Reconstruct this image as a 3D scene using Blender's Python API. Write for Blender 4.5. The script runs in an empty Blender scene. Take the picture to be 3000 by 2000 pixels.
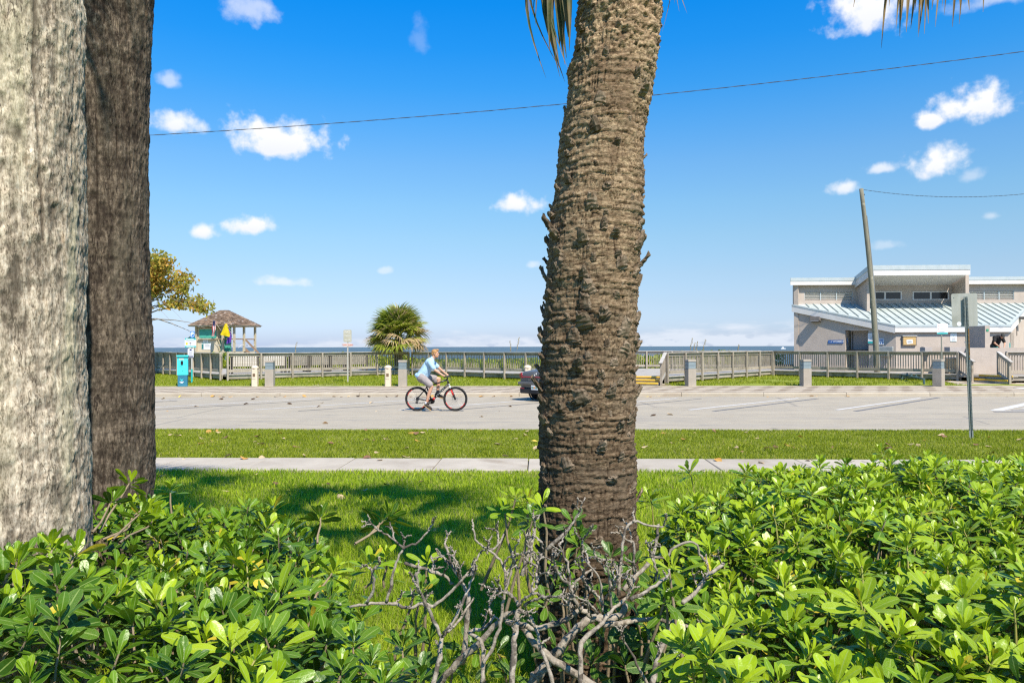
import bpy, bmesh, math, random
import numpy as np
from mathutils import Vector, Matrix, Euler, Quaternion

scene = bpy.context.scene
C = scene.collection
rnd = random.Random(11)
rng = np.random.default_rng(11)
R = math.radians

# ---------------------------------------------------------------- camera
F = 2200.0                                   # focal length in pixels of the 3000 px wide photograph
CAM = Vector((0, 0, 1.89))
MC = Matrix.Rotation(R(2.0), 3, 'Z') @ Matrix.Rotation(R(90.395), 3, 'X') @ Matrix.Rotation(R(-.155), 3, 'Z')
cam = bpy.data.objects.new('camera', bpy.data.cameras.new('camera'))
C.objects.link(cam)
cam.matrix_world = Matrix.Translation(CAM) @ MC.to_4x4()
cam.data.sensor_width = 36
cam.data.lens = 36 * F / 3000
cam.data.clip_start = .05
cam.data.clip_end = 60000
scene.camera = cam

# ---------------------------------------------------------------- sun, sky, exposure
SUN_EL, SUN_AZ = R(51), R(150)               # azimuth clockwise from +Y
SDIR = Vector((math.sin(SUN_AZ) * math.cos(SUN_EL), math.cos(SUN_AZ) * math.cos(SUN_EL), math.sin(SUN_EL)))
sun = bpy.data.objects.new('sun', bpy.data.lights.new('sun', 'SUN'))
C.objects.link(sun)
sun.data.energy = 5.0
sun.data.angle = R(.53)
sun.data.color = (1.0, .91, .77)
sun.rotation_euler = (-SDIR).to_track_quat('-Z', 'Y').to_euler()
scene.view_settings.view_transform = 'Standard'
scene.view_settings.look = 'None'
scene.view_settings.exposure = .6
scene.view_settings.gamma = 1
scene.view_settings.use_curve_mapping = False
scene.cycles.use_denoising = False
scene.cycles.filter_width = 1.3
scene.cycles.max_bounces = 8
scene.cycles.transparent_max_bounces = 8
scene.cycles.caustics_reflective = False
scene.cycles.caustics_refractive = False

world = bpy.data.worlds.new('World')
scene.world = world
world.use_nodes = True
wt = world.node_tree
wt.nodes.clear()


class NG:
    """small node graph helper"""
    def __init__(s, tree):
        s.t = tree

    def n(s, typ, **kw):
        nd = s.t.nodes.new(typ)
        for k, v in kw.items():
            setattr(nd, k, v)
        return nd

    def set(s, sock, v):
        if hasattr(v, 'is_linked'):
            s.t.links.new(v, sock)
        elif v is not None:
            try:
                sock.default_value = v
            except Exception:
                sock.default_value = (*v, 1) if len(v) == 3 else v

    def m(s, op, a, b=None, c=None, clamp=False):
        nd = s.n('ShaderNodeMath', operation=op, use_clamp=clamp)
        for i, v in enumerate((a, b, c)):
            if v is not None:
                s.set(nd.inputs[i], v)
        return nd.outputs[0]

    def mix(s, f, a, b, typ='MIX'):
        nd = s.n('ShaderNodeMix', data_type='RGBA', blend_type=typ)
        s.set(nd.inputs[0], f)
        s.set(nd.inputs[6], a if hasattr(a, 'is_linked') else (*a[:3], 1))
        s.set(nd.inputs[7], b if hasattr(b, 'is_linked') else (*b[:3], 1))
        return nd.outputs[2]

    def ss(s, v, a, b):
        nd = s.n('ShaderNodeMapRange', interpolation_type='SMOOTHSTEP')
        s.set(nd.inputs[0], v)
        nd.inputs[1].default_value = a
        nd.inputs[2].default_value = b
        return nd.outputs[0]

    def lin(s, v, a, b, c=0., d=1.):
        nd = s.n('ShaderNodeMapRange')
        s.set(nd.inputs[0], v)
        for i, q in enumerate((a, b, c, d)):
            nd.inputs[i + 1].default_value = q
        return nd.outputs[0]

    def ramp(s, v, stops):
        nd = s.n('ShaderNodeValToRGB')
        s.set(nd.inputs[0], v)
        e = nd.color_ramp.elements
        while len(e) < len(stops):
            e.new(.5)
        for el, (p, c) in zip(e, stops):
            el.position = p
            el.color = (*c[:3], 1)
        return nd.outputs[0]

    def noise(s, vec, scale, detail=4, rough=.55, dist=0):
        nd = s.n('ShaderNodeTexNoise')
        if vec is not None:
            s.set(nd.inputs['Vector'], vec)
        nd.inputs['Scale'].default_value = scale
        nd.inputs['Detail'].default_value = detail
        nd.inputs['Roughness'].default_value = rough
        nd.inputs['Distortion'].default_value = dist
        return nd.outputs[0]

    def mapping(s, vec, scale=(1, 1, 1), loc=(0, 0, 0), rot=(0, 0, 0)):
        nd = s.n('ShaderNodeMapping')
        s.set(nd.inputs[0], vec)
        nd.inputs[1].default_value = loc
        nd.inputs[2].default_value = rot
        nd.inputs[3].default_value = scale
        return nd.outputs[0]


def lin3(r, g, b):
    f = lambda c: (c / 255 / 12.92) if c / 255 <= .04045 else ((c / 255 + .055) / 1.055) ** 2.4
    return (f(r), f(g), f(b))


g = NG(wt)
sky = g.n('ShaderNodeTexSky', sky_type='NISHITA', sun_disc=False, sun_elevation=SUN_EL, sun_rotation=SUN_AZ,
          altitude=0, air_density=1.0, dust_density=.5, ozone_density=2.2)
tc = g.n('ShaderNodeTexCoord')
sep = g.n('ShaderNodeSeparateXYZ')
wt.links.new(tc.outputs['Generated'], sep.inputs[0])
X, Y, Z = sep.outputs
EL = g.m('ARCSINE', Z)
AZ = g.m('ARCTAN2', X, Y)
# deep tropical blue: the air of this sky is graded by elevation only (same all round)
tint = g.ramp(g.lin(EL, 0, R(60)), [(0, (.60, .735, 1.24)), (.024, (.635, .755, 1.14)), (.055, (.655, .735, .97)), (.09, (.69, .78, .92)), (.135, (.70, .87, .95)), (.175, (.66, .93, 1.03)), (.225, (.56, .945, 1.15)), (.27, (.38, .944, 1.28)), (.315, (.20, .927, 1.41)), (.36, (.09, .90, 1.52)), (.41, (.03, .89, 1.62)), (1, (.05, .80, 1.45))])
skyc = g.mix(1, sky.outputs[0], tint, 'MULTIPLY')
skyc = g.mix(1, skyc, (1, 1, 1), 'MULTIPLY')


def pix_dir(px, py):
    d = MC @ Vector(((px - 1500) / F, (1000 - py) / F, -1))
    d.normalize()
    return math.atan2(d.x, d.y), math.asin(d.z)


# clouds: (px, py, half width, half height, density)
CL = [(525, 368, 70, 32, .95), (815, 415, 140, 62, 1.15), (590, 680, 40, 26, 1.0), (725, 662, 66, 32, 1.15), (1520, 600, 70, 36, 1.0),
      (2740, 485, 75, 42, 1.15), (2745, 480, 40, 50, 1.0), (2860, 315, 95, 50, 1.25), (2720, 355, 38, 28, 1.2), (2470, 552, 42, 24, .85), (2585, 495, 42, 18, .75),
      (735, 35, 80, 45, .52), (495, 240, 32, 24, .5), (1230, 125, 30, 50, .13), (2560, 30, 110, 75, 1.05), (2650, -35, 120, 60, .8), (2930, -4, 110, 26, .45),
      (825, 828, 75, 16, .6), (2850, 515, 32, 20, .35), (1560, 778, 28, 14, .45), (1130, 795, 22, 12, .4), (2905, 632, 18, 12, .4), (2600, 720, 40, 16, .3)]
uv = g.n('ShaderNodeCombineXYZ')
wt.links.new(AZ, uv.inputs[0])
wt.links.new(EL, uv.inputs[1])
n1 = g.noise(uv.outputs[0], 42, 6, .55)
n2 = g.noise(g.mapping(uv.outputs[0], loc=(7, 3, 0)), 26, 3, .5)
wob = g.m('SUBTRACT', n1, .5)
wob2 = g.m('SUBTRACT', n2, .5)
cov, shade = None, None
for (px, py, a, b, dns) in CL:
    u0, v0 = pix_dir(px, py)
    du = g.m('MULTIPLY', g.m('SUBTRACT', AZ, u0), F / a * 1.0)
    dv0 = g.m('MULTIPLY', g.m('SUBTRACT', EL, v0), F / b)
    dv = g.m('MULTIPLY', dv0, g.lin(dv0, -.05, .05, 1.5, .95))
    rr = g.m('SQRT', g.m('ADD', g.m('MULTIPLY', du, du), g.m('MULTIPLY', dv, dv)))
    f = g.m('SUBTRACT', 1.0, rr)
    f = g.m('ADD', f, g.m('MULTIPLY', wob, 2.3))
    f = g.m('ADD', f, g.m('MULTIPLY', wob2, 1.0))
    mk = g.m('MULTIPLY', g.ss(f, -.22, .85), dns)
    cov = mk if cov is None else g.m('MAXIMUM', cov, mk)
    sh = g.m('MULTIPLY', mk, g.lin(dv0, -1.1, .5, 1, 0))
    shade = sh if shade is None else g.m('MAXIMUM', shade, sh)
# low bank of cloud over the sea, part of a belt right round the horizon
bn = g.noise(g.mapping(uv.outputs[0], scale=(5, 22, 1), loc=(.62, .2, 0)), 2.2, 6, .6)
belt = g.m('MULTIPLY', g.ss(g.m('ADD', g.m('ADD', bn, g.lin(AZ, -.35, .35, -.16, .12)), g.lin(EL, 0, R(4.5), .20, -.75)), .40, .66), .85)
bluepatch = g.ss(g.noise(g.mapping(uv.outputs[0], scale=(24, 60, 1)), 1.6, 4, .5), .56, .66)
belt = g.m('MULTIPLY', belt, g.m('SUBTRACT', 1, g.m('MULTIPLY', bluepatch, .55)))
skyc = g.mix(belt, skyc, (5.3, 5.75, 6.45))
cov = g.m('MINIMUM', cov, 1.0)
cloudc = g.mix(g.m('MULTIPLY', shade, .75), (6.9, 6.95, 7.1), (5.2, 5.5, 6.6))
skyc = g.mix(cov, skyc, cloudc)
bg = g.n('ShaderNodeBackground')
wt.links.new(skyc, bg.inputs[0])
bg.inputs[1].default_value = .1
wo = g.n('ShaderNodeOutputWorld')
wt.links.new(bg.outputs[0], wo.inputs[0])
world.cycles.sampling_method = 'MANUAL'
world.cycles.sample_map_resolution = 1024


# ---------------------------------------------------------------- geometry helpers
def ray(px, py):
    return MC @ Vector(((px - 1500) / F, (1000 - py) / F, -1))


def gp(px, py, z=0.):
    """where the sight line of a photograph pixel meets the level z"""
    d = ray(px, py)
    return CAM + d * ((z - CAM.z) / d.z)


def yp(px, py, Yv):
    """where it meets the upright plane y = Yv"""
    d = ray(px, py)
    return CAM + d * (Yv / d.y)


WM = {}                                      # world matrix of every thing built so far


def wmat(o):
    return WM.get(o.name, Matrix.Identity(4)) if o else Matrix.Identity(4)


def tag(o, label=None, cat=None, group=None, kind=None):
    if label: o['label'] = label
    if cat: o['category'] = cat
    if group: o['group'] = group
    if kind: o['kind'] = kind
    return o


def thing(name, label, cat, loc=(0, 0, 0), rz=0., group=None):
    o = bpy.data.objects.new(name, None)
    o.empty_display_size = .2
    C.objects.link(o)
    o.location = loc
    o.rotation_euler = (0, 0, rz)
    WM[o.name] = Matrix.Translation(loc) @ Matrix.Rotation(rz, 4, 'Z')
    return tag(o, label, cat, group)


def link(name, me, parent=None, local=None):
    """an object of mesh me; local = matrix relative to the parent"""
    o = bpy.data.objects.new(name, me)
    C.objects.link(o)
    if parent is not None:
        o.parent = parent
    local = local if local is not None else Matrix.Identity(4)
    o.matrix_local = local if parent is not None else local
    if parent is None:
        o.matrix_world = local
    WM[o.name] = wmat(parent) @ local
    return o


def linkw(name, me, parent, world_m):
    return link(name, me, parent, wmat(parent).inverted() @ world_m)


def dup(o, loc=None, rz=None, label=None):
    """copy a thing with its parts and sub-parts"""
    c = o.copy()
    C.objects.link(c)
    if loc is not None: c.location = loc
    if rz is not None: c.rotation_euler = (0, 0, rz)
    if label: c['label'] = label
    WM[c.name] = Matrix.Translation(c.location) @ c.rotation_euler.to_matrix().to_4x4()

    def rec(src, dst):
        for ch in list(src.children):
            d = ch.copy()
            C.objects.link(d)
            d.parent = dst
            rec(ch, d)
    rec(o, c)
    return c


def frame_m(d, up=Vector((0, 0, 1))):
    """3x3 with +Z along d"""
    d = Vector(d).normalized()
    x = Vector(up).cross(d)
    if x.length < 1e-5:
        x = Vector((1, 0, 0)).cross(d)
        if x.length < 1e-5:
            x = Vector((0, 1, 0)).cross(d)
    x.normalize()
    y = d.cross(x)
    return Matrix((x, y, d)).transposed()


class MB:
    """collects shapes (world coordinates unless the builder says otherwise) into one mesh"""
    def __init__(s):
        s.v, s.f, s.mi, s.cur = [], [], [], 0

    def add(s, vs, fs):
        b = len(s.v)
        s.v += [tuple(q) for q in vs]
        s.f += [tuple(i + b for i in q) for q in fs]
        s.mi += [s.cur] * len(fs)
        return s

    def box(s, c, size, rot=None, bev=0.):
        hx, hy, hz = (q / 2 for q in size)
        if bev > 0:
            b = min(bev, hx * .45, hy * .45, hz * .45)
            vs, idx = [], {}
            for sx in (-1, 1):
                for sy in (-1, 1):
                    for sz in (-1, 1):
                        for ax in range(3):
                            p = [sx * (hx - b), sy * (hy - b), sz * (hz - b)]
                            p[ax] += (sx, sy, sz)[ax] * b
                            idx[(sx, sy, sz, ax)] = len(vs)
                            vs.append(Vector(p))
            fs = []
            for ax in range(3):
                o1, o2 = [q for q in range(3) if q != ax]
                for sg in (-1, 1):
                    q = []
                    for (p1, p2) in ((-1, -1), (1, -1), (1, 1), (-1, 1)):
                        k = [0, 0, 0]; k[ax] = sg; k[o1] = p1; k[o2] = p2
                        q.append(idx[(*k, ax)])
                    fs.append(q)
            for ax in range(3):                       # edges along ax
                o1, o2 = [q for q in range(3) if q != ax]
                for p1 in (-1, 1):
                    for p2 in (-1, 1):
                        k0 = [0, 0, 0]; k0[ax] = -1; k0[o1] = p1; k0[o2] = p2
                        k1 = list(k0); k1[ax] = 1
                        fs.append([idx[(*k0, o1)], idx[(*k1, o1)], idx[(*k1, o2)], idx[(*k0, o2)]])
            for sx in (-1, 1):
                for sy in (-1, 1):
                    for sz in (-1, 1):
                        fs.append([idx[(sx, sy, sz, a)] for a in range(3)])
        else:
            vs = [Vector((x, y, z)) for x in (-hx, hx) for y in (-hy, hy) for z in (-hz, hz)]
            fs = [(0, 1, 3, 2), (4, 6, 7, 5), (0, 4, 5, 1), (2, 3, 7, 6), (0, 2, 6, 4), (1, 5, 7, 3)]
        if rot is not None:
            if not isinstance(rot, Matrix):
                rot = Matrix.Rotation(rot, 3, 'Z')
            vs = [rot @ q for q in vs]
        c = Vector(c)
        return s.add([q + c for q in vs], fs)

    def beam(s, a, b, w, h, up=(0, 0, 1), bev=0.):
        a, b = Vector(a), Vector(b)
        m = frame_m(b - a, Vector(up))
        return s.box((a + b) / 2, (w, h, (b - a).length), m, bev)

    def tube(s, pts, rad, n=8, cap=True):
        pts = [Vector(p) for p in pts]
        if not hasattr(rad, '__len__'):
            rad = [rad] * len(pts)
        vs, fs = [], []
        m = None
        for i, p in enumerate(pts):
            d = (pts[min(i + 1, len(pts) - 1)] - pts[max(i - 1, 0)])
            if d.length < 1e-9: d = Vector((0, 0, 1))
            d.normalize()
            if m is None:
                m = frame_m(d)
            else:
                q = (m @ Vector((0, 0, 1))).rotation_difference(d)
                m = q.to_matrix() @ m
            for k in range(n):
                a = 2 * math.pi * k / n
                vs.append(p + m @ Vector((math.cos(a) * rad[i], math.sin(a) * rad[i], 0)))
        for i in range(len(pts) - 1):
            for k in range(n):
                a, b = i * n + k, i * n + (k + 1) % n
                fs.append((a, b, b + n, a + n))
        if cap:
            fs.append(tuple(range(n - 1, -1, -1)))
            fs.append(tuple(range((len(pts) - 1) * n, len(pts) * n)))
        return s.add(vs, fs)

    def prism(s, poly, m, depth):
        """polygon (x,y) in frame m (4x4), extruded by depth along the frame's z"""
        n = len(poly)
        vs = [m @ Vector((x, y, 0)) for x, y in poly] + [m @ Vector((x, y, depth)) for x, y in poly]
        fs = [tuple(range(n - 1, -1, -1)), tuple(range(n, 2 * n))]
        fs += [(i, (i + 1) % n, n + (i + 1) % n, n + i) for i in range(n)]
        return s.add(vs, fs)

    def lathe(s, prof, c=(0, 0, 0), n=16, m=None):
        m = m if m is not None else Matrix.Identity(3)
        c = Vector(c)
        vs, fs = [], []
        for (r, z) in prof:
            for k in range(n):
                a = 2 * math.pi * k / n
                vs.append(c + m @ Vector((r * math.cos(a), r * math.sin(a), z)))
        for i in range(len(prof) - 1):
            for k in range(n):
                a, b = i * n + k, i * n + (k + 1) % n
                fs.append((a, b, b + n, a + n))
        fs.append(tuple(range(n - 1, -1, -1)))
        fs.append(tuple(range((len(prof) - 1) * n, len(prof) * n)))
        return s.add(vs, fs)

    def torus(s, c, r1, r2, m=None, n=32, k=8):
        m = m if m is not None else Matrix.Identity(3)
        c = Vector(c)
        vs, fs = [], []
        for i in range(n):
            a = 2 * math.pi * i / n
            for j in range(k):
                b = 2 * math.pi * j / k
                rr = r1 + r2 * math.cos(b)
                vs.append(c + m @ Vector((rr * math.cos(a), rr * math.sin(a), r2 * math.sin(b))))
        for i in range(n):
            for j in range(k):
                fs.append((i * k + j, ((i + 1) % n) * k + j, ((i + 1) % n) * k + (j + 1) % k, i * k + (j + 1) % k))
        return s.add(vs, fs)

    def sphere(s, c, r, n=12, m=None):
        rx, ry, rz = (r, r, r) if not hasattr(r, '__len__') else r
        prof = []
        c = Vector(c)
        m = m if m is not None else Matrix.Identity(3)
        vs, fs = [], []
        h = n // 2
        for i in range(h + 1):
            t = math.pi * i / h
            for k in range(n):
                a = 2 * math.pi * k / n
                vs.append(c + m @ Vector((rx * max(math.sin(t), 1e-4) * math.cos(a), ry * max(math.sin(t), 1e-4) * math.sin(a), -rz * math.cos(t))))
        for i in range(h):
            for k in range(n):
                a, b = i * n + k, i * n + (k + 1) % n
                fs.append((a, b, b + n, a + n))
        return s.add(vs, fs)

    def mesh(s, name, mats, smooth=False, inv=None):
        me = bpy.data.meshes.new(name)
        vs = s.v if inv is None else [tuple(inv @ Vector(q)) for q in s.v]
        me.from_pydata(vs, [], s.f)
        for mt in (mats if isinstance(mats, (list, tuple)) else [mats]):
            me.materials.append(mt)
        if any(s.mi):
            me.polygons.foreach_set('material_index', s.mi)
        if smooth:
            me.polygons.foreach_set('use_smooth', [True] * len(me.polygons))
        me.update()
        return me

    def build(s, name, mats, parent=None, smooth=False, at=None):
        """world-coordinate geometry to an object; at = world point for the object's own origin"""
        wp = wmat(parent)
        w = Matrix.Translation(at) if at is not None else (wp if parent is not None else Matrix.Identity(4))
        me = s.mesh(name, mats, smooth, w.inverted())
        return link(name, me, parent, wp.inverted() @ w)


def npmesh(name, V, Fq, mats, smooth=True, attrs=None, uv=None):
    """mesh from numpy arrays; Fq (n,4) or (n,3); attrs {name: per-vertex float}"""
    me = bpy.data.meshes.new(name)
    nv, nf, k = len(V), len(Fq), Fq.shape[1]
    me.vertices.add(nv)
    me.vertices.foreach_set('co', np.ascontiguousarray(V, dtype=np.float32).ravel())
    me.loops.add(nf * k)
    me.loops.foreach_set('vertex_index', np.ascontiguousarray(Fq, dtype=np.int32).ravel())
    me.polygons.add(nf)
    me.polygons.foreach_set('loop_start', np.arange(0, nf * k, k, dtype=np.int32))
    me.polygons.foreach_set('loop_total', np.full(nf, k, dtype=np.int32))
    me.polygons.foreach_set('use_smooth', np.full(nf, smooth, dtype=bool))
    for mt in (mats if isinstance(mats, (list, tuple)) else [mats]):
        me.materials.append(mt)
    for nme, a in (attrs or {}).items():
        at = me.attributes.new(nme, 'FLOAT', 'POINT')
        at.data.foreach_set('value', np.ascontiguousarray(a, dtype=np.float32))
    me.update(calc_edges=True)
    me.validate()
    return me


# ---------------------------------------------------------------- lattice noise in numpy
def _h(ix, iy, iz, seed):
    n = (ix * 374761393 + iy * 668265263 + iz * 2147483647 + seed * 974711) & 0x7fffffff
    n = ((n ^ (n >> 13)) * 1274126177) & 0x7fffffff
    n = (n ^ (n >> 16)) & 0x7fffffff
    return n / 0x7fffffff


def vn(x, y, z=0., seed=0, perx=None):
    x, y, z = np.broadcast_arrays(np.asarray(x, float), np.asarray(y, float), np.asarray(z, float))
    ix, iy, iz = np.floor(x).astype(np.int64), np.floor(y).astype(np.int64), np.floor(z).astype(np.int64)
    fx, fy, fz = x - ix, y - iy, z - iz
    fx, fy, fz = (q * q * (3 - 2 * q) for q in (fx, fy, fz))
    ix1 = ix + 1
    if perx:
        ix, ix1 = ix % perx, ix1 % perx
    def l(a, b, t): return a + (b - a) * t
    r = []
    for dz in (0, 1):
        a = l(_h(ix, iy, iz + dz, seed), _h(ix1, iy, iz + dz, seed), fx)
        b = l(_h(ix, iy + 1, iz + dz, seed), _h(ix1, iy + 1, iz + dz, seed), fx)
        r.append(l(a, b, fy))
    return l(r[0], r[1], fz)


def fbm(x, y, z=0., seed=0, oct=4, perx=None):
    s, a, t = 0, .5, 0
    for o in range(oct):
        s = s + a * vn(np.asarray(x) * 2 ** o, np.asarray(y) * 2 ** o, np.asarray(z) * 2 ** o, seed + o * 17, perx * 2 ** o if perx else None)
        t += a
        a *= .5
    return s / t


# ---------------------------------------------------------------- materials
MATS = {}


def mat(name, c1, c2=None, scale=6., rough=.7, bump=0., bscale=None, stretch=(1, 1, 1), metal=0., spec=.4, coords='Object', vary=0., detail=5,
        lo=.35, hi=.65, c3=None, s3=1.5, lo3=.5, hi3=.72, transl=0., bstretch=None, sheen=0.):
    if name in MATS:
        return MATS[name]
    m = bpy.data.materials.new(name)
    m.use_nodes = True
    t = m.node_tree
    t.nodes.clear()
    q = NG(t)
    out = q.n('ShaderNodeOutputMaterial')
    b = q.n('ShaderNodeBsdfPrincipled')
    t.links.new(b.outputs[0], out.inputs[0])
    tcn = q.n('ShaderNodeTexCoord')
    vec = tcn.outputs[coords]
    oi = q.n('ShaderNodeObjectInfo')
    if vary:
        off = q.n('ShaderNodeVectorMath', operation='ADD')
        t.links.new(vec, off.inputs[0])
        cmb = q.n('ShaderNodeCombineXYZ')
        for i in range(3):
            t.links.new(q.m('MULTIPLY', oi.outputs['Random'], 37. + 11 * i), cmb.inputs[i])
        t.links.new(cmb.outputs[0], off.inputs[1])
        vec = off.outputs[0]
    col = None
    if c2 is not None:
        nz = q.noise(q.mapping(vec, stretch), scale, detail, .6)
        col = q.mix(q.lin(nz, lo, hi), c1, c2)
    else:
        col = q.mix(0., c1, c1)
    if c3 is not None:
        n3 = q.noise(q.mapping(vec, stretch if s3 > 3 else (1, 1, 1), loc=(3, 5, 7)), s3, 4, .6)
        col = q.mix(q.ss(n3, lo3, hi3), col, c3)
    if vary:
        hsv = q.n('ShaderNodeHueSaturation')
        t.links.new(col, hsv.inputs['Color'])
        t.links.new(q.lin(oi.outputs['Random'], 0, 1, 1 - vary, 1 + vary), hsv.inputs['Value'])
        col = hsv.outputs[0]
    t.links.new(col, b.inputs['Base Color'])
    b.inputs['Roughness'].default_value = rough
    b.inputs['Metallic'].default_value = metal
    b.inputs['Specular IOR Level'].default_value = spec
    if bump:
        nb = q.noise(q.mapping(vec, bstretch or stretch), bscale or scale * 3, 5, .6)
        bn_ = q.n('ShaderNodeBump')
        bn_.inputs['Strength'].default_value = 1
        bn_.inputs['Distance'].default_value = bump
        t.links.new(nb, bn_.inputs['Height'])
        t.links.new(bn_.outputs[0], b.inputs['Normal'])
    if transl:
        tr = q.n('ShaderNodeBsdfTranslucent')
        t.links.new(col, tr.inputs[0])
        mx = q.n('ShaderNodeMixShader')
        mx.inputs[0].default_value = transl
        t.links.new(b.outputs[0], mx.inputs[1])
        t.links.new(tr.outputs[0], mx.inputs[2])
        t.links.new(mx.outputs[0], out.inputs[0])
    MATS[name] = m
    return m


def text_mesh(body, size, m, extrude=.002, align='CENTER', spacing=1.0, bold=0.):
    cu = bpy.data.curves.new('t', 'FONT')
    cu.body = body
    cu.size = size
    cu.align_x = align
    cu.align_y = 'CENTER'
    cu.extrude = extrude
    cu.offset = bold
    cu.space_character = spacing
    cu.resolution_u = 3
    o = bpy.data.objects.new('t', cu)
    C.objects.link(o)
    bpy.context.view_layer.update()
    me = bpy.data.meshes.new_from_object(o.evaluated_get(bpy.context.evaluated_depsgraph_get()))
    bpy.data.objects.remove(o)
    bpy.data.curves.remove(cu)
    me.materials.clear()
    me.materials.append(m)
    return me


def facing(loc, rz=0.):
    """frame of an upright board that faces the camera side (-Y) turned by rz: x right, y up, z towards the viewer"""
    return Matrix.Translation(loc) @ Matrix.Rotation(rz, 4, 'Z') @ Matrix(((1, 0, 0, 0), (0, 0, -1, 0), (0, 1, 0, 0), (0, 0, 0, 1)))
# ================================================================ SETTING
def sheet(name, xs, ys, zf, m, parent=None):
    xs, ys = np.array(xs, float), np.array(ys, float)
    gx, gy = np.meshgrid(xs, ys)
    gz = zf(gx, gy)
    V = np.stack([gx, gy, gz], -1).reshape(-1, 3)
    nx, ny = len(xs), len(ys)
    i = np.arange((nx - 1) * (ny - 1))
    r, c = i // (nx - 1), i % (nx - 1)
    a = r * nx + c
    me = npmesh(name, V, np.stack([a, a + 1, a + nx + 1, a + nx], 1), m)
    return tag(link(name, me), kind='structure')


Y_LAWN, Y_SW0, Y_SW1, Y_ROAD0, Y_KERB, Y_PAVE = -40., 10.9, 12.05, 16.85, 28.45, 33.3
SAND = mat('sand', (.42, .36, .27), (.50, .44, .34), 3, .95, .01)
SOIL = mat('lawn_soil', (.15, .20, .018), (.23, .25, .035), 5, 1, .02, 60, c3=(.16, .12, .06), s3=2.2, lo3=.56, hi3=.75)
FSOIL = mat('far_lawn_soil', (.19, .24, .02), (.27, .29, .03), 2, 1, .02, 60, c3=(.34, .29, .18), s3=.8, lo3=.62, hi3=.74)

sheet('ground', [-9000, -300, 0, 300, 9000], [-200, 56, 62, 75, 100], lambda x, y: np.interp(y, [-200, 56, 62, 75, 100], [-.1, -.1, -.5, -2.0, -3.6]), SAND)


def sea_mat():
    m = bpy.data.materials.new('sea_water')
    m.use_nodes = True
    q = NG(m.node_tree)
    b = m.node_tree.nodes['Principled BSDF']
    t_ = q.n('ShaderNodeTexCoord')
    v = q.mapping(t_.outputs['Object'], (.012, .05, 1))
    n = q.noise(v, 1.0, 8, .65)
    col = q.mix(q.lin(n, .3, .7), (.055, .092, .11), (.11, .155, .175))
    m.node_tree.links.new(col, b.inputs['Base Color'])
    b.inputs['Roughness'].default_value = .55
    b.inputs['Specular IOR Level'].default_value = .25
    bp = q.n('ShaderNodeBump')
    bp.inputs['Distance'].default_value = .5
    m.node_tree.links.new(q.noise(q.mapping(t_.outputs['Object'], (.15, .5, 1)), 1.0, 6, .6), bp.inputs['Height'])
    m.node_tree.links.new(bp.outputs[0], b.inputs['Normal'])
    return m


sheet('sea', [-30000, -2000, 0, 2000, 30000], [80, 200, 1000, 4000, 30000], lambda x, y: x * 0 - 2.5, sea_mat())


def road_mat():
    m = bpy.data.materials.new('pale_asphalt')
    m.use_nodes = True
    q = NG(m.node_tree)
    b = m.node_tree.nodes['Principled BSDF']
    v = q.n('ShaderNodeTexCoord').outputs['Object']
    c = q.mix(q.lin(q.noise(v, 1.1, 6, .6), .3, .7), (.36, .308, .222), (.425, .365, .263))
    c = q.mix(q.m('MULTIPLY', q.ss(q.noise(q.mapping(v, (.16, 1.5, 1)), 1.5, 6, .62), .48, .72), .5), c, (.25, .232, .21))
    c = q.mix(q.m('MULTIPLY', q.ss(q.noise(q.mapping(v, (.6, 3.2, 1), loc=(4, 2, 0)), 1.2, 6, .7), .56, .68), .75), c, (.20, .185, .165))
    c = q.mix(q.m('MULTIPLY', q.ss(q.noise(q.mapping(v, (.05, .5, 1), loc=(1, 8, 0)), 1.4, 3, .5), .5, .7), .35), c, (.46, .40, .308))
    c = q.mix(q.m('MULTIPLY', q.ss(q.noise(q.mapping(v, (.8, 1, 1), loc=(9, 1, 0)), .8, 5, .65), .57, .72), .45), c, (.21, .195, .175))
    c = q.mix(q.m('MULTIPLY', q.ss(q.noise(q.mapping(v, (.02, 1, 1), loc=(3, 4, 0)), .55, 2, .5), .52, .66), .22), c, (.24, .22, .2))
    sp = q.noise(v, 160, 2, .5)
    c = q.mix(q.lin(sp, .3, .7, 0, .35), c, (.26, .25, .24))
    # thin dark cracks
    vo = q.n('ShaderNodeTexVoronoi', feature='DISTANCE_TO_EDGE')
    m.node_tree.links.new(q.mapping(v, (.35, .9, 1)), vo.inputs['Vector'])
    vo.inputs['Scale'].default_value = .32
    crack = q.m('MULTIPLY', q.ss(vo.outputs[0], .006, .001), .4)
    c = q.mix(crack, c, (.12, .115, .11))
    m.node_tree.links.new(c, b.inputs['Base Color'])
    b.inputs['Roughness'].default_value = .9
    b.inputs['Specular IOR Level'].default_value = .25
    bp = q.n('ShaderNodeBump')
    bp.inputs['Distance'].default_value = .004
    m.node_tree.links.new(sp, bp.inputs['Height'])
    m.node_tree.links.new(bp.outputs[0], b.inputs['Normal'])
    return m


sheet('road', [-150, 150], [Y_ROAD0 - .25, Y_KERB + .02], lambda x, y: x * 0., road_mat())


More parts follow.
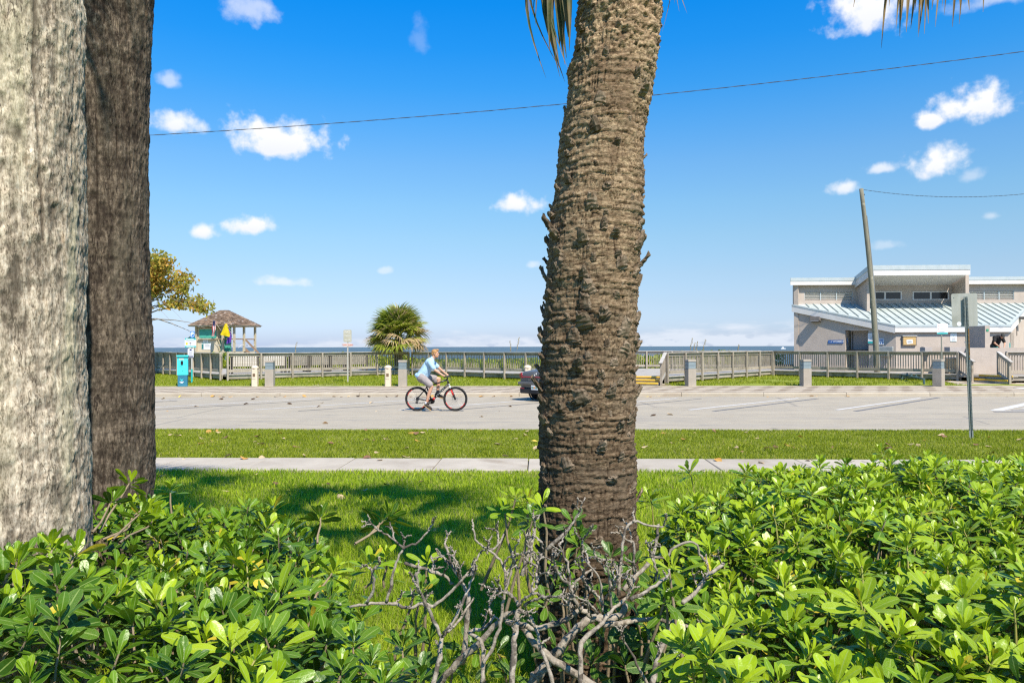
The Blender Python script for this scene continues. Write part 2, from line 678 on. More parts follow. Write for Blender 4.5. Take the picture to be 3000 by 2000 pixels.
def paver_mat():
    m = bpy.data.materials.new('wave_pavers')
    m.use_nodes = True
    q = NG(m.node_tree)
    b = m.node_tree.nodes['Principled BSDF']
    v = q.n('ShaderNodeTexCoord').outputs['Object']
    s = q.n('ShaderNodeSeparateXYZ')
    m.node_tree.links.new(v, s.inputs[0])
    x, y, _ = s.outputs
    br = q.n('ShaderNodeTexBrick')
    m.node_tree.links.new(v, br.inputs['Vector'])
    br.inputs['Scale'].default_value = 1
    br.inputs['Brick Width'].default_value = .2
    br.inputs['Row Height'].default_value = .1
    br.inputs['Mortar Size'].default_value = .005
    br.inputs['Color1'].default_value = (0, 0, 0, 1)
    br.inputs['Color2'].default_value = (1, 1, 1, 1)
    br.inputs['Mortar'].default_value = (.5, .5, .5, 1)
    ph = q.m('PINGPONG', q.m('ADD', q.m('MULTIPLY', x, 1.05), q.m('MULTIPLY', y, .35)), .5)
    w = q.m('SINE', q.m('MULTIPLY', q.m('ADD', q.m('DIVIDE', y, 1.2), q.m('MULTIPLY', ph, .62)), 6.2832))
    w = q.m('ADD', w, q.m('MULTIPLY', q.m('SUBTRACT', q.noise(v, 3.5, 3, .5), .5), 1.5))
    f = q.ss(w, .10, .50)
    c = q.mix(f, (.49, .415, .31), (.17, .12, .075))
    c = q.mix(q.lin(br.outputs[0], 0, 1, 0, .25), c, (.42, .35, .265))
    c = q.mix(q.m('MULTIPLY', br.outputs['Fac'], .6), c, (.22, .18, .14))
    m.node_tree.links.new(c, b.inputs['Base Color'])
    b.inputs['Roughness'].default_value = .9
    b.inputs['Specular IOR Level'].default_value = .2
    return m


sheet('pavement', [-60, 60], [Y_KERB + .3, Y_PAVE], lambda x, y: x * 0 + .145, paver_mat())
PV = bpy.data.materials['wave_pavers']
tag(MB().add([(3.2, Y_PAVE - .02, .147), (5.9, Y_PAVE - .02, .147), (5.9, 35.2, .205), (3.2, 35.2, .205)], [(0, 1, 2, 3)]).build('pavement', PV), kind='structure')
tag(MB().add([(18.4, Y_PAVE - .02, .147), (32, Y_PAVE - .02, .147), (32, 36.4, .225), (19.2, 36.4, .225)], [(0, 1, 2, 3)]).build('pavement', PV), kind='structure')
CONC = mat('kerb_concrete', (.37, .315, .235), (.43, .375, .29), 2, .9, .003, 40, c3=(.33, .27, .20), s3=.9, lo3=.56, hi3=.72, vary=.05, stretch=(1, 1, 2))
# kerb of cast stones
kerb = tag(thing('kerb', None, None, (0, Y_KERB, 0)), kind='structure')
mb = MB()
prof = [(0, -.05), (.0, .10), (.012, .13), (.035, .145), (.3, .147), (.3, -.05)]
mb.prism(prof, Matrix(((0, 0, 1, -1.52), (1, 0, 0, 0), (0, 1, 0, 0), (0, 0, 0, 1))), 3.04)
kme = mb.mesh('kerb_stone', CONC)
for i in range(-12, 13):
    link('kerb_stone', kme, kerb, Matrix.Translation((i * 3.055 + .8, 0, rnd.uniform(-.004, .003))))
PALE = mat('pale_concrete', (.60, .56, .50), (.66, .62, .56), 2, .9, .002)
tag(MB().box((20.7, 30.1, .150), (2.6, 2.6, .012)).build('kerb_ramp', PALE), kind='structure')

# concrete footpath in slabs
path = tag(thing('footpath', None, None, (0, Y_SW0, 0)), kind='structure')
SLAB = mat('slab_concrete', (.38, .33, .26), (.45, .395, .315), 2.2, .9, .002, 80, c3=(.31, .255, .19), s3=1.1, lo3=.52, hi3=.75, vary=.06)
sme = MB().box((0, .575, .05), (1.385, 1.15, .1), bev=.008).mesh('slab', SLAB)
for i in range(-16, 17):
    link('slab', sme, path, Matrix.Translation((-.86 + i * 1.40, 0, rnd.uniform(-.004, .004))) @ Matrix.Rotation(rnd.uniform(-.002, .002), 4, 'X'))
tag(MB().box((0, Y_SW0 + .575, -.02), (60, 1.15, .08)).build('path_bed', SOIL), kind='structure')


def lawn_z(x, y):
    return np.interp(y, [-40, 4, 8, 10.85, 10.9], [.22, .2, .15, .085, .06]) + .02 * (vn(x * .7, y * .7, 0, 5) - .5)


def verge_z(x, y):
    return np.interp(y, [12.05, 12.1, 14, 16.6, 16.9], [.06, .085, .07, .03, .0]) + .015 * (vn(x * .8, y * .8, 0, 6) - .5)


def far_z(x, y):
    return np.interp(y, [33.3, 34, 40, 56], [.15, .17, .2, .22]) + .04 * (vn(x * .3, y * .3, 0, 8) - .5) * (y > 33.5)


sheet('near_lawn', np.linspace(-45, 45, 91), np.r_[-40, -10, np.linspace(1, 10.9, 20)], lawn_z, SOIL)
sheet('verge', np.linspace(-45, 45, 91), np.linspace(12.05, 16.9, 11), verge_z, SOIL)
sheet('far_lawn', np.linspace(-60, 60, 121), np.linspace(33.3, 56, 40), far_z, FSOIL)

# painted lines
WHITE = mat('road_paint_white', (.60, .58, .55), (.50, .48, .45), 6, .8, c3=(.50, .47, .43), s3=9, lo3=.66, hi3=.8)
BLACK = mat('road_paint_black', (.11, .11, .115), (.16, .16, .165), 5, .8, c3=(.3, .29, .28), s3=7, lo3=.62, hi3=.78)


def road_line(name, a, b, w, m, z=.004):
    a, b = Vector((*a, z)), Vector((*b, z))
    n = Vector((-(b - a).y, (b - a).x, 0)).normalized() * w / 2
    mb = MB()
    mb.add([a - n, b - n, b + n, a + n], [(0, 1, 2, 3)])
    return tag(mb.build(name, m), kind='structure')


for x0, dx, lb in ((-17.4, .7, 4.2), (-13.0, 1.0, 4.9), (-8.6, 1.5, 3.7), (-4.2, 1.3, 4.6), (.1, .9, 5.2), (4.46, .62, 5.3), (8.77, .36, 5.8)):
    road_line('parking_line', (x0, 22.45), (x0 + 4.95, 27.5), .13, WHITE)
    road_line('old_parking_line', (x0 + dx, 22.0), (x0 + dx + lb * .93, 22.0 + lb), .13 if x0 > 2 else .085, BLACK, .0045)
road_line('crossing_line', (13.23, 22.25), (18.3, 27.4), .3, WHITE)
road_line('crossing_line', (13.1, 22.15), (22, 22.15), .14, WHITE, .008)
road_line('crossing_line', (12.9, 21.75), (22, 21.75), .14, BLACK)
for k in range(9):
    road_line('crossing_bar', (13.75 + k * .62, 22.3 + k * .62), (19 + k * .62, 22.3 + k * .62), .22, WHITE if k % 2 else BLACK, .006)


# ---------------------------------------------------------------- grass
def grass_mat(name, dark, light, straw):
    m = bpy.data.materials.new(name)
    m.use_nodes = True
    t = m.node_tree
    t.nodes.clear()
    q = NG(t)
    out = q.n('ShaderNodeOutputMaterial')
    at = q.n('ShaderNodeAttribute', attribute_name='tint')
    v = q.n('ShaderNodeTexCoord').outputs['Object']
    big = q.noise(v, .9, 4, .6)
    f = q.m('ADD', at.outputs['Fac'], q.lin(big, .3, .7, -.22, .22))
    c = q.ramp(f, [(0, dark), (.45, tuple((a + b) / 2 for a, b in zip(dark, light))), (.8, light), (1, straw)])
    d = q.n('ShaderNodeBsdfPrincipled')
    t.links.new(c, d.inputs['Base Color'])
    d.inputs['Roughness'].default_value = .5
    d.inputs['Specular IOR Level'].default_value = .15
    tr = q.n('ShaderNodeBsdfTranslucent')
    t.links.new(c, tr.inputs[0])
    mx = q.n('ShaderNodeMixShader')
    mx.inputs[0].default_value = .44
    t.links.new(d.outputs[0], mx.inputs[1])
    t.links.new(tr.outputs[0], mx.inputs[2])
    t.links.new(mx.outputs[0], out.inputs[0])
    return m


def blades(name, P, h, w, m, tint, lean=.5):
    n = len(P)
    a = rng.uniform(0, 2 * np.pi, n)
    b = a + rng.normal(0, .8, n)
    side = np.stack([np.cos(a), np.sin(a), 0 * a], 1) * (w / 2)[:, None]
    ld = np.stack([np.cos(b + 1.57), np.sin(b + 1.57), 0 * b], 1)
    ln = (rng.uniform(.05, 1, n) * lean * h)[:, None]
    up = np.zeros((n, 3)); up[:, 2] = 1
    hh = h[:, None]
    p1 = P + up * hh * .55 + ld * ln * .35
    p2 = P + up * hh * .95 + ld * ln * 1.1
    V = np.stack([P - side, P + side, p1 - side * .8, p1 + side * .8, p2], 1).reshape(-1, 3)
    i = np.arange(n) * 5
    T = np.concatenate([np.stack([i, i + 1, i + 3], 1), np.stack([i, i + 3, i + 2], 1), np.stack([i + 2, i + 3, i + 4], 1)])
    me = npmesh(name, V, T, m, True, {'tint': np.repeat(tint, 5)})
    return tag(link(name, me), kind='stuff')


GR = grass_mat('lawn_grass', (.125, .235, .006), (.47, .58, .032), (.48, .42, .16))
GV = grass_mat('verge_grass', (.125, .175, .006), (.36, .41, .025), (.50, .42, .17))


def frustum_pts(n, y0, y1, x0, x1, power=1.0):
    """points in the part of the strip around the sight of the camera, thinning with distance"""
    u = rng.uniform(0, 1, n)
    if power == 1.0:
        yy = y0 * (y1 / y0) ** u
    else:
        yy = y0 + (y1 - y0) * u
    xx = yy * (-.035) + yy * rng.uniform(-.80, .80, n)
    k = (xx > x0) & (xx < x1)
    return xx[k], yy[k]


x, y = frustum_pts(210000, 3.2, 10.97, -12, 12)
k = ~((x > .4) & (y < 3.8)) & ~((x < -.7) & (y < 3.4))
x, y = x[k], y[k]
P = np.stack([x, y, lawn_z(x, y) - .005], 1)
edge = np.clip((y - 10.6) / .3, 0, 1)
hh = rng.uniform(.035, .085, len(x)) * (1 - .3 * edge) * np.where(vn(x * 3, y * 3, 0, 3) > .45, 1.15, .85)
blades('lawn_grass', P, hh, rng.uniform(.003, .0065, len(x)) * np.clip(y / 5, .9, 1.9), GR, np.clip(rng.normal(.48, .2, len(x)), 0, 1), .9)
x, y = frustum_pts(150000, 12.02, 16.95, -17, 17, 2)
y = y + .05 * (vn(x * 5, y * 0, 0, 9) - .5) * (y > 16.6)
P = np.stack([x, y, verge_z(x, y) - .003], 1)
blades('verge_grass', P, rng.uniform(.03, .065, len(x)), rng.uniform(.006, .012, len(x)), GV, np.clip(rng.normal(.5, .22, len(x)), 0, 1), .9)
x, y = frustum_pts(120000, 33.32, 47, -40, 40, 2)
k = ((fbm(x * .8, y * .8, 0, 4, 3) < .60) | (x < 8)) & ~((x > 18.6) & (y < 36.2)) & ~((x > 3.6) & (x < 5.7) & (y < 35.2))
x, y = x[k], y[k]
P = np.stack([x, y, far_z(x, y) - .003], 1)
blades('far_lawn_grass', P, rng.uniform(.05, .12, len(x)), rng.uniform(.012, .025, len(x)), GV, np.clip(rng.normal(.55, .2, len(x)), 0, 1), .8)

# ---------------------------------------------------------------- dune plants beyond the boardwalk
def leaf_cloud(P, size, m, name, tint, parent=None, updir=.5, k=4):
    """many leaf-sized faces (quads bent into a shallow V)"""
    n = len(P)
    d = rng.normal(0, 1, (n, 3)); d[:, 2] = np.abs(d[:, 2]) * updir + .1
    d /= np.linalg.norm(d, axis=1)[:, None]
    a = rng.normal(0, 1, (n, 3))
    a -= (a * d).sum(1)[:, None] * d
    a /= np.linalg.norm(a, axis=1)[:, None]
    b = np.cross(d, a)
    s = size[:, None]
    V = np.stack([P - a * s, P - a * s * .15 + b * s * .55 + d * s * .14, P + a * s, P - a * s * .15 - b * s * .55 + d * s * .14], 1).reshape(-1, 3)
    i = np.arange(n) * 4
    return npmesh(name, V, np.stack([i, i + 1, i + 2, i + 3], 1), m, False, {'tint': np.repeat(tint, 4)})


DUNE = grass_mat('dune_leaves', (.10, .17, .015), (.40, .44, .05), (.42, .36, .12))
x = rng.uniform(-34, 16, 26000)
y = rng.uniform(49, 54, 26000)
hgt = .75 + .75 * np.clip(fbm(x * .28, y * .28, 0, 21, 3) * 1.8 - .45, 0, 1)
P = np.stack([x, y, .1 + hgt * rng.uniform(0, 1, len(x)) ** .6], 1)
tag(link('dune_foliage', leaf_cloud(P, rng.uniform(.08, .16, len(x)), DUNE, 'dune_foliage', np.clip(rng.normal(.55, .2, len(x)), 0, 1))), kind='stuff')
# ================================================================ BOARDWALK FENCES
ZR, ZD = 1.61, .52                            # rail top, deck top
WOOD = mat('weathered_wood', (.29, .245, .19), (.39, .335, .27), 3, .85, .003, 30, (8, 8, .6), c3=(.22, .19, .15), s3=2.5, vary=.13, spec=.2)
WOODH = mat('weathered_rail', (.36, .33, .29), (.47, .44, .40), 4, .85, .003, 30, (2, 2, 8), c3=(.27, .24, .20), s3=1.3, vary=.10, spec=.2)
WOODD = mat('weathered_skirt', (.27, .235, .18), (.36, .32, .26), 3, .9, .003, 30, (1, 1, 5), c3=(.13, .13, .08), s3=1.2, lo3=.5, hi3=.7, vary=.12, spec=.2)
HOLE = mat('dark_gap', (.02, .018, .015), rough=1)
bal_me = MB().box((0, 0, 0), (.036, .036, .78), bev=.004).mesh('baluster', WOOD)
post_me = {}


def fence(name, label, pts, solid=False, zr=ZR, zd=ZD, ground=.16, bay=1.6, group='boardwalk fences', spacing=.125, front=1):
    t = thing(name, label, 'fence', (*pts[0], 0), 0, group)
    for si in range(len(pts) - 1):
        a, b = Vector((*pts[si], 0)), Vector((*pts[si + 1], 0))
        d = (b - a)
        L = d.length
        d.normalize()
        nrm = Vector((d.y, -d.x, 0)) * front      # towards the viewer
        rot = Matrix.Rotation(math.atan2(d.y, d.x), 4, 'Z')
        nb = max(1, round(L / bay))
        for i in range(nb + 1):
            if si > 0 and i == 0: continue
            p = a + d * (L * i / nb)
            key = 'p'
            if key not in post_me:
                post_me[key] = MB().box((0, 0, (ZR - .04 - .1) / 2 + .05), (.09, .09, ZR - .04), bev=.006).mesh('post', WOOD)
            tw = rnd.uniform(-.02, .02)
            link('post', post_me[key], t, wmat(t).inverted() @ Matrix.Translation(p + nrm * .03 + Vector((0, 0, zr - ZR))) @ rot @ Matrix.Rotation(tw, 4, 'Z'))
        for i in range(nb):
            p, q = a + d * (L * i / nb), a + d * (L * (i + 1) / nb)
            m = (p + q) / 2
            w = L / nb
            e = rnd.uniform(-.006, .006)
            rm = Matrix.Rotation(math.atan2(d.y, d.x), 3, 'Z')
            def bd(nm, off, z, sy, sz, mt, cut=.004):
                o = MB().box((0, 0, 0), (w - cut, sy, sz), bev=.004).mesh(nm, mt)
                link(nm, o, t, wmat(t).inverted() @ Matrix.Translation(m + nrm * off + Vector((0, 0, z + e))) @ rot)
            bd('cap_rail', .0, zr - .019, .15, .038, WOODH)
            bd('upper_rail', -.035, zr - .115, .038, .14, WOOD)
            bd('lower_rail', -.035, zd + .17, .038, .14, WOOD)
            bd('deck_edge', -.06, zd - .02, .16, .04, WOODH)
            if ground < zd - .1:
                bd('skirt_board', -.07, (zd - .05 + ground) / 2 + .06, .04, max(.08, (zd - .05 - ground) * .62), WOODD)
            if solid:
                nb2 = max(1, int(w / .15))
                for k in range(nb2):
                    c = p + d * (w * (k + .5) / nb2)
                    if 'board' not in post_me:
                        post_me['board'] = MB().box((0, 0, 0), (.138, .02, .86), bev=.003).mesh('fence_board', WOOD)
                    link('fence_board', post_me['board'], t, wmat(t).inverted() @ Matrix.Translation(c - nrm * .068 + Vector((0, 0, zd + .57 + rnd.uniform(-.005, .005)))) @ rot)
            else:
                nb2 = max(1, round(w / spacing))
                for k in range(nb2):
                    c = p + d * (w * (k + .5) / nb2 + rnd.uniform(-.004, .004))
                    link('baluster', bal_me, t, wmat(t).inverted() @ Matrix.Translation(c - nrm * .075 + Vector((0, 0, zd + .565))) @ rot @ Matrix.Rotation(rnd.uniform(-.03, .03), 4, 'Z'))
    return t


fence('board_fence', 'weathered board fence with closed boards behind the turquoise pay station', [(-27.5, 50.9), (-16.15, 37.7)], solid=True)
fence('boardwalk_fence', 'grey baluster fence with the row of benches behind it', [(-15.75, 37.55), (-9.4, 43.5), (-7.7, 44.4)])
fence('boardwalk_fence', 'grey baluster fence passing behind the cyclist and the car', [(-7.45, 44.3), (3.95, 34.0)])
fence('boardwalk_fence', 'distant grey fence seen above the steps with yellow edges beside the palm', [(2.0, 46.5), (16.0, 46.5)])
fence('boardwalk_fence', 'grey baluster fence climbing from the steps to the bend by the toilet building', [(5.85, 34.4), (13.2, 43.0)])
fence('boardwalk_fence', 'grey baluster fence with the leaning wooden pole in front of the toilet building', [(13.3, 42.95), (19.75, 36.1)])

deckm = mat('deck_boards', (.33, .30, .26), (.42, .39, .34), 3, .85, .003, 20, (1, 12, 1), c3=(.26, .23, .19), s3=2)
mb = MB()
P_ = [(-29, 52.4), (-16.0, 37.85), (-15.6, 37.75), (-9.3, 43.65), (-7.55, 44.5), (4.1, 34.15), (5.65, 34.5), (13.2, 43.2), (19.8, 36.2), (21.6, 34.9), (30, 34.9), (30, 44), (13, 47), (-20, 48), (-27, 55)]
mb.prism(P_, Matrix.Translation((0, 0, ZD - .12)), .11)
tag(mb.build('boardwalk_deck', deckm), kind='structure')

YEL = mat('yellow_nosing', (.72, .42, .03), (.80, .50, .06), 8, .6)


def steps(label, A, B, n, z0=.145):
    """n risers between A (left foot) and B (right foot), climbing away from the viewer"""
    A, B = Vector((*A, 0)), Vector((*B, 0))
    d = (B - A).normalized()
    back = Vector((-d.y, d.x, 0))
    t = thing('wooden_steps', label, 'steps', A, 0, 'steps up to the boardwalk')
    rise = (ZD - z0) / n
    rm = Matrix.Rotation(math.atan2(d.y, d.x), 3, 'Z')
    L = (B - A).length
    for i in range(n):
        c = (A + B) / 2 + back * (.3 * i + .02)
        z = z0 + rise * (i + .5)
        MB().box(c + Vector((0, 0, z)), (L - .01, .03, rise - .045), rm).build('riser', WOOD, t)
        MB().box(c + back * .16 + Vector((0, 0, z0 + rise * (i + 1) - .02)), (L - .01, .30, .04), rm).build('tread', WOOD, t)
        MB().box(c + back * (-.012) + Vector((0, 0, z0 + rise * (i + 1) - .0125)), (L - .012, .05, .075), rm, bev=.008).build('nosing', YEL, t)
    return t, A, B, d, back


def step_rail(t, foot, back, n):
    """sloping hand rail beside the steps"""
    up = foot + back * (.3 * n + .25)
    h = Vector((0, 0, 1))
    MB().box(foot + h * .62, (.09, .09, 1.0), math.atan2(back.y, back.x)).build('post', WOOD, t)
    MB().box(up + h * .86, (.09, .09, 1.42), math.atan2(back.y, back.x)).build('post', WOOD, t)
    a, b = foot + h * 1.14 - back * .16, up + h * 1.60
    MB().beam(a - h * .0, b, .15, .038).build('hand_rail', WOODH, t)
    MB().beam(foot + h * 1.10, up + h * 1.50, .036, .10).build('upper_rail', WOODH, t)
    MB().beam(foot + h * .34, up + h * .66, .036, .12).build('lower_rail', WOODH, t)
    for k in range(1, 6):
        p = foot.lerp(up, k / 6)
        z0_, z1_ = .34 + .32 * k / 6, 1.10 + .4 * k / 6
        MB().box(p + h * (z0_ + z1_) / 2, (.036, .036, z1_ - z0_), math.atan2(back.y, back.x)).build('baluster', WOOD, t)


t, A, B, d, bk = steps('wooden steps with yellow edges to the right of the central palm trunk', (4.05, 33.72), (5.28, 33.3), 3)
step_rail(t, Vector((5.42, 33.36, 0)), bk, 3)
LA, LB = gp(2853, 1122, .145), gp(2953, 1127, .145)
t, A, B, d, bk = steps('wooden steps with two yellow edges below the low white wall', (LA.x, LA.y), (LB.x, LB.y), 2, .16)
step_rail(t, Vector((LA.x - .08, LA.y, 0)), Vector((-.1, 1, 0)).normalized(), 2)
step_rail(t, Vector((LB.x + .08, LB.y, 0)), Vector((.02, 1, 0)).normalized(), 2)
fence('boardwalk_fence', 'short piece of grey fence at the right edge beyond the yellow steps', [(LB.x + .45, LB.y + .85), (LB.x + 6.2, LB.y + .75)])

# ================================================================ TOILET BUILDING
STUC = mat('pink_white_stucco', (.425, .36, .305), (.475, .405, .345), 2.5, .92, .006, 9, spec=.2, c3=(.39, .325, .275), s3=.5, lo3=.5, hi3=.8)
TRIM = mat('white_trim', (.60, .58, .555), (.64, .62, .595), 3, .6)
DRIP = mat('grey_metal_edge', (.42, .47, .47), (.48, .52, .52), 3, .45, metal=.2)
ROOFM = mat('pale_metal_roof', (.38, .42, .40), (.43, .47, .45), 2, .5, c3=(.34, .38, .36), s3=.8)
SEAM = mat('roof_seam', (.28, .33, .31), (.32, .365, .345), 4, .5)
SOFF = mat('soffit_boards', (.60, .57, .54), (.66, .63, .60), 3, .8)
DARKG = mat('dark_glass', (.012, .012, .013), rough=.15, spec=.5)
LOUV = mat('louvre_slat', (.62, .61, .58), (.68, .67, .64), 3, .6)
GREYP = mat('grey_painted_door', (.33, .29, .27), (.36, .32, .30), 2, .7)

YF, YC = 41.0, 44.3
C1, C2 = yp(2624.4, 948, YF), yp(2953, 948, YF)
LBk, RBk = yp(2326, 891, YC), yp(3012, 889, YC)
ZEAVE = (C1.z + C2.z) / 2
ZCL = LBk.z
ZB = ZD                                       # building stands on the deck level
ZTOP = yp(2400, 814.9, YC).z
tb = thing('toilet_building', 'pinkish white stucco toilet building with a pale ribbed metal roof', 'building', ((C1.x + C2.x) / 2, YF, ZB))


def wall_poly(poly, a, b, thick, name='wall', m=STUC, mats=None):
    """poly in (s along a->b, z) coordinates; the wall's outer face runs through a and b; thickness goes inward (away from the viewer)"""
    a, b = Vector(a), Vector(b)
    d = (b - a); d.z = 0; d.normalize()
    back = Vector((-d.y, d.x, 0))
    M = Matrix(((d.x, 0, back.x, a.x), (d.y, 0, back.y, a.y), (0, 1, 0, 0), (0, 0, 0, 1)))
    return MB().prism(poly, M, thick).build(name, m, tb)


c1, c2, lb_, rb_ = (Vector((p.x, p.y, 0)) for p in (C1, C2, LBk, RBk))
LF = (c2 - c1).length
wall_poly([(0, ZB), (LF, ZB), (LF, ZEAVE - .28), (0, ZEAVE - .28)], c1, c2, .25)
LL = (c1 - lb_).length
zs = lambda s, dz=-.28: ZCL + (ZEAVE - ZCL) * s / LL + dz
dl = (c1 - lb_).normalized()


def s_at(px, py, a=lb_, dirv=dl):
    """distance along the left slanting wall where a pixel's sight line meets it"""
    r_ = ray(px, py)
    n = Vector((-dirv.y, dirv.x, 0))
    t_ = (a - CAM).dot(n) / r_.dot(n)
    p = CAM + r_ * t_
    return (Vector((p.x, p.y, 0)) - a).dot(dirv), p.z


s0, zt = s_at(2476, 967)
s1, _ = s_at(2544.5, 967)
zt = s_at(2510, 966.5)[1]
wall_poly([(0, ZB), (s0, ZB), (s0, zs(s0)), (0, zs(0))], lb_, c1, .25)
wall_poly([(s0, zt), (s1, zt), (s1, zs(s1)), (s0, zs(s0))], lb_, c1, .25)
wall_poly([(s1, ZB), (LL, ZB), (LL, zs(LL)), (s1, zs(s1))], lb_, c1, .25)
bk2 = Vector((-dl.y, dl.x, 0))
# recessed doorway: dark gap, open grey door
p0, p1 = lb_ + dl * s0, lb_ + dl * s1
MB().beam(p0 + bk2 * 1.2 + Vector((0, 0, (ZB + zt) / 2)), p1 + bk2 * 1.2 + Vector((0, 0, (ZB + zt) / 2)), .05, zt - ZB, up=bk2).build('entrance_back', HOLE, tb)
mdoor = (p0 * .62 + p1 * .38)
dr = MB().box((p0 * .40 + p1 * .60) + bk2 * .62 + Vector((0, 0, (ZB + zt) / 2)), ((s1 - s0) * .95, .05, zt - ZB - .02), math.atan2(dl.y, dl.x)).build('door', GREYP, tb)
MB().box((p0 * .80 + p1 * .20) + bk2 * .58 + Vector((0, 0, (ZB + zt) / 2 + .03)), (.025, .04, zt - ZB - .1), math.atan2(dl.y, dl.x)).build('door_edge', HOLE, dr)
MB().box((p0 + p1) / 2 + bk2 * .45 + Vector((0, 0, zt + .03)), (s1 - s0 + .3, .5, .06), math.atan2(dl.y, dl.x)).build('door_head', SOFF, tb)
MB().box(p0 - dl * .05 + bk2 * .7 + Vector((0, 0, (ZB + zt) / 2)), (.10, 1.0, zt - ZB), math.atan2(dl.y, dl.x)).build('entrance_side', STUC, tb)
MB().box(p1 + dl * .05 + bk2 * .7 + Vector((0, 0, (ZB + zt) / 2)), (.10, 1.0, zt - ZB), math.atan2(dl.y, dl.x)).build('entrance_side', STUC, tb)
# right slanting wall
LR = (rb_ - c2).length
zr_ = lambda s, dz=-.28: ZEAVE + (ZCL - ZEAVE) * s / LR + dz
wall_poly([(0, ZB), (LR, ZB), (LR, zr_(LR)), (0, zr_(0))], c2, rb_, .25)
dr_ = (rb_ - c2).normalized()
nr_ = Vector((dr_.y, -dr_.x, 0))
cdoor = c2 + dr_ * .75 + nr_ * .012
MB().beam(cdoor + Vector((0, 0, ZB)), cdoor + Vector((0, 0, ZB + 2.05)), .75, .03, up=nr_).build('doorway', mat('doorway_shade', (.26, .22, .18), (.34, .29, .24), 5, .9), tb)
# end and back walls
XR = RBk.x + 9
wall_poly([(0, ZB), (9, ZB), (9, ZCL - .25), (0, ZCL - .25)], rb_, rb_ + Vector((9, 0, 0)), .25)
wall_poly([(0, ZB), (8.6, ZB), (8.6, ZTOP - .4), (0, ZTOP - .4)], lb_ + Vector((4.6, 7.2, 0)), lb_ + Vector((.02, .02, 0)), .25)
# ------- metal roof
sl = (ZCL - ZEAVE) / (YC - YF)
nrm = Vector((0, -sl, 1)).normalized()
mb = MB()
o = .06
poly = [Vector((C1.x - .12, YF - .14, ZEAVE - sl * .14)), Vector((C2.x + .05, YF - .14, ZEAVE - sl * .14)), Vector((RBk.x + .1, YC, ZCL)), Vector((LBk.x - .12, YC, ZCL))]
vs = poly + [p - Vector((0, 0, .05)) for p in poly]
mb.add(vs, [(0, 1, 2, 3), (7, 6, 5, 4), (0, 4, 5, 1), (1, 5, 6, 2), (2, 6, 7, 3), (3, 7, 4, 0)])
roof = mb.build('roof', ROOFM, tb)
fr = lambda x_, a_, b_: a_ + (b_ - a_) * 0
x_ = LBk.x + .25
while x_ < RBk.x:
    y0 = YF - .12
    if x_ < C1.x - .12:
        y0 = YC + (YF - YC) * (x_ - LBk.x) / (C1.x - LBk.x) - .05
    if x_ > C2.x:
        y0 = YF + (YC - YF) * (x_ - C2.x) / (RBk.x - C2.x) - .05
    if YC - y0 > .3:
        zz = lambda yy: ZEAVE + sl * (yy - YF) + .03
        MB().beam((x_, y0, zz(y0)), (x_, YC - .02, zz(YC - .02)), .038, .045, up=(0, 0, 1)).build('roof_seam', SEAM, roof)
    x_ += .425


def fascia(a, b, h, name='fascia', m=TRIM, th=.05, drop=0.):
    a, b = Vector(a), Vector(b)
    d = (b - a)
    side = Vector((d.y, -d.x, 0)).normalized()
    c = [a, b, b - Vector((0, 0, h)), a - Vector((0, 0, h))]
    off = side * th
    vs = [p + Vector((0, 0, -drop)) for p in c] + [p + off + Vector((0, 0, -drop)) for p in c]
    return MB().add(vs, [(0, 3, 2, 1), (4, 5, 6, 7), (0, 1, 5, 4), (1, 2, 6, 5), (2, 3, 7, 6), (3, 0, 4, 7)]).build(name, m, tb)


ev = lambda p: Vector((p.x, p.y, p.z))
e0, e1, e2, e3 = poly[3], poly[0], poly[1], poly[2]
fascia(e1, e2, .10, 'roof_edge', DRIP, .05, .03)
fascia(e1, e2, .30, 'fascia', TRIM, .03, .10)
fascia(e0, e1, .07, 'roof_edge', DRIP, .045, .02)
fascia(e0, e1, .38, 'fascia', TRIM, .03, .06)
fascia(e2, e3, .07, 'roof_edge', DRIP, .045, .02)
fascia(e2, e3, .36, 'fascia', TRIM, .03, .06)
# ------- clerestory walls, left and right of the raised bay
XB0, XB1 = yp(2509.6, 850, YC).x, yp(2789.6, 850, YC).x


def opening_wall(xa, xb, z0, z1, ox0, ox1, oz0, oz1, th=.2, y=YC):
    """upright wall with one rectangular opening, in four pieces joined into one mesh"""
    mb = MB()
    def bx(x0, x1, za, zb):
        if x1 - x0 > .001 and zb - za > .001:
            mb.box(((x0 + x1) / 2, y + th / 2, (za + zb) / 2), (x1 - x0, th, zb - za))
    bx(xa, ox0, z0, z1); bx(ox1, xb, z0, z1); bx(ox0, ox1, z0, oz0); bx(ox0, ox1, oz1, z1)
    return mb.build('wall', STUC, tb)


def louvres(px0, px1, pyt, pyb, n=3):
    a, b = yp(px0, pyb, YC), yp(px1, pyt, YC)
    lv = MB().box(((a.x + b.x) / 2, YC + .16, (a.z + b.z) / 2), (b.x - a.x, .02, b.z - a.z)).build('louvre', HOLE, tb)
    for k in range(n + 1):
        xx = a.x + (b.x - a.x) * k / n
        MB().box((xx, YC + .06, (a.z + b.z) / 2), (.05, .10, b.z - a.z)).build('frame', DRIP, lv)
    for k in range(5):
        zz = a.z + (b.z - a.z) * (k + .5) / 5
        MB().box(((a.x + b.x) / 2, YC + .08, zz), (b.x - a.x, .10, .012), Matrix.Rotation(R(-38), 3, 'X')).build('slat', LOUV, lv)
    return a, b


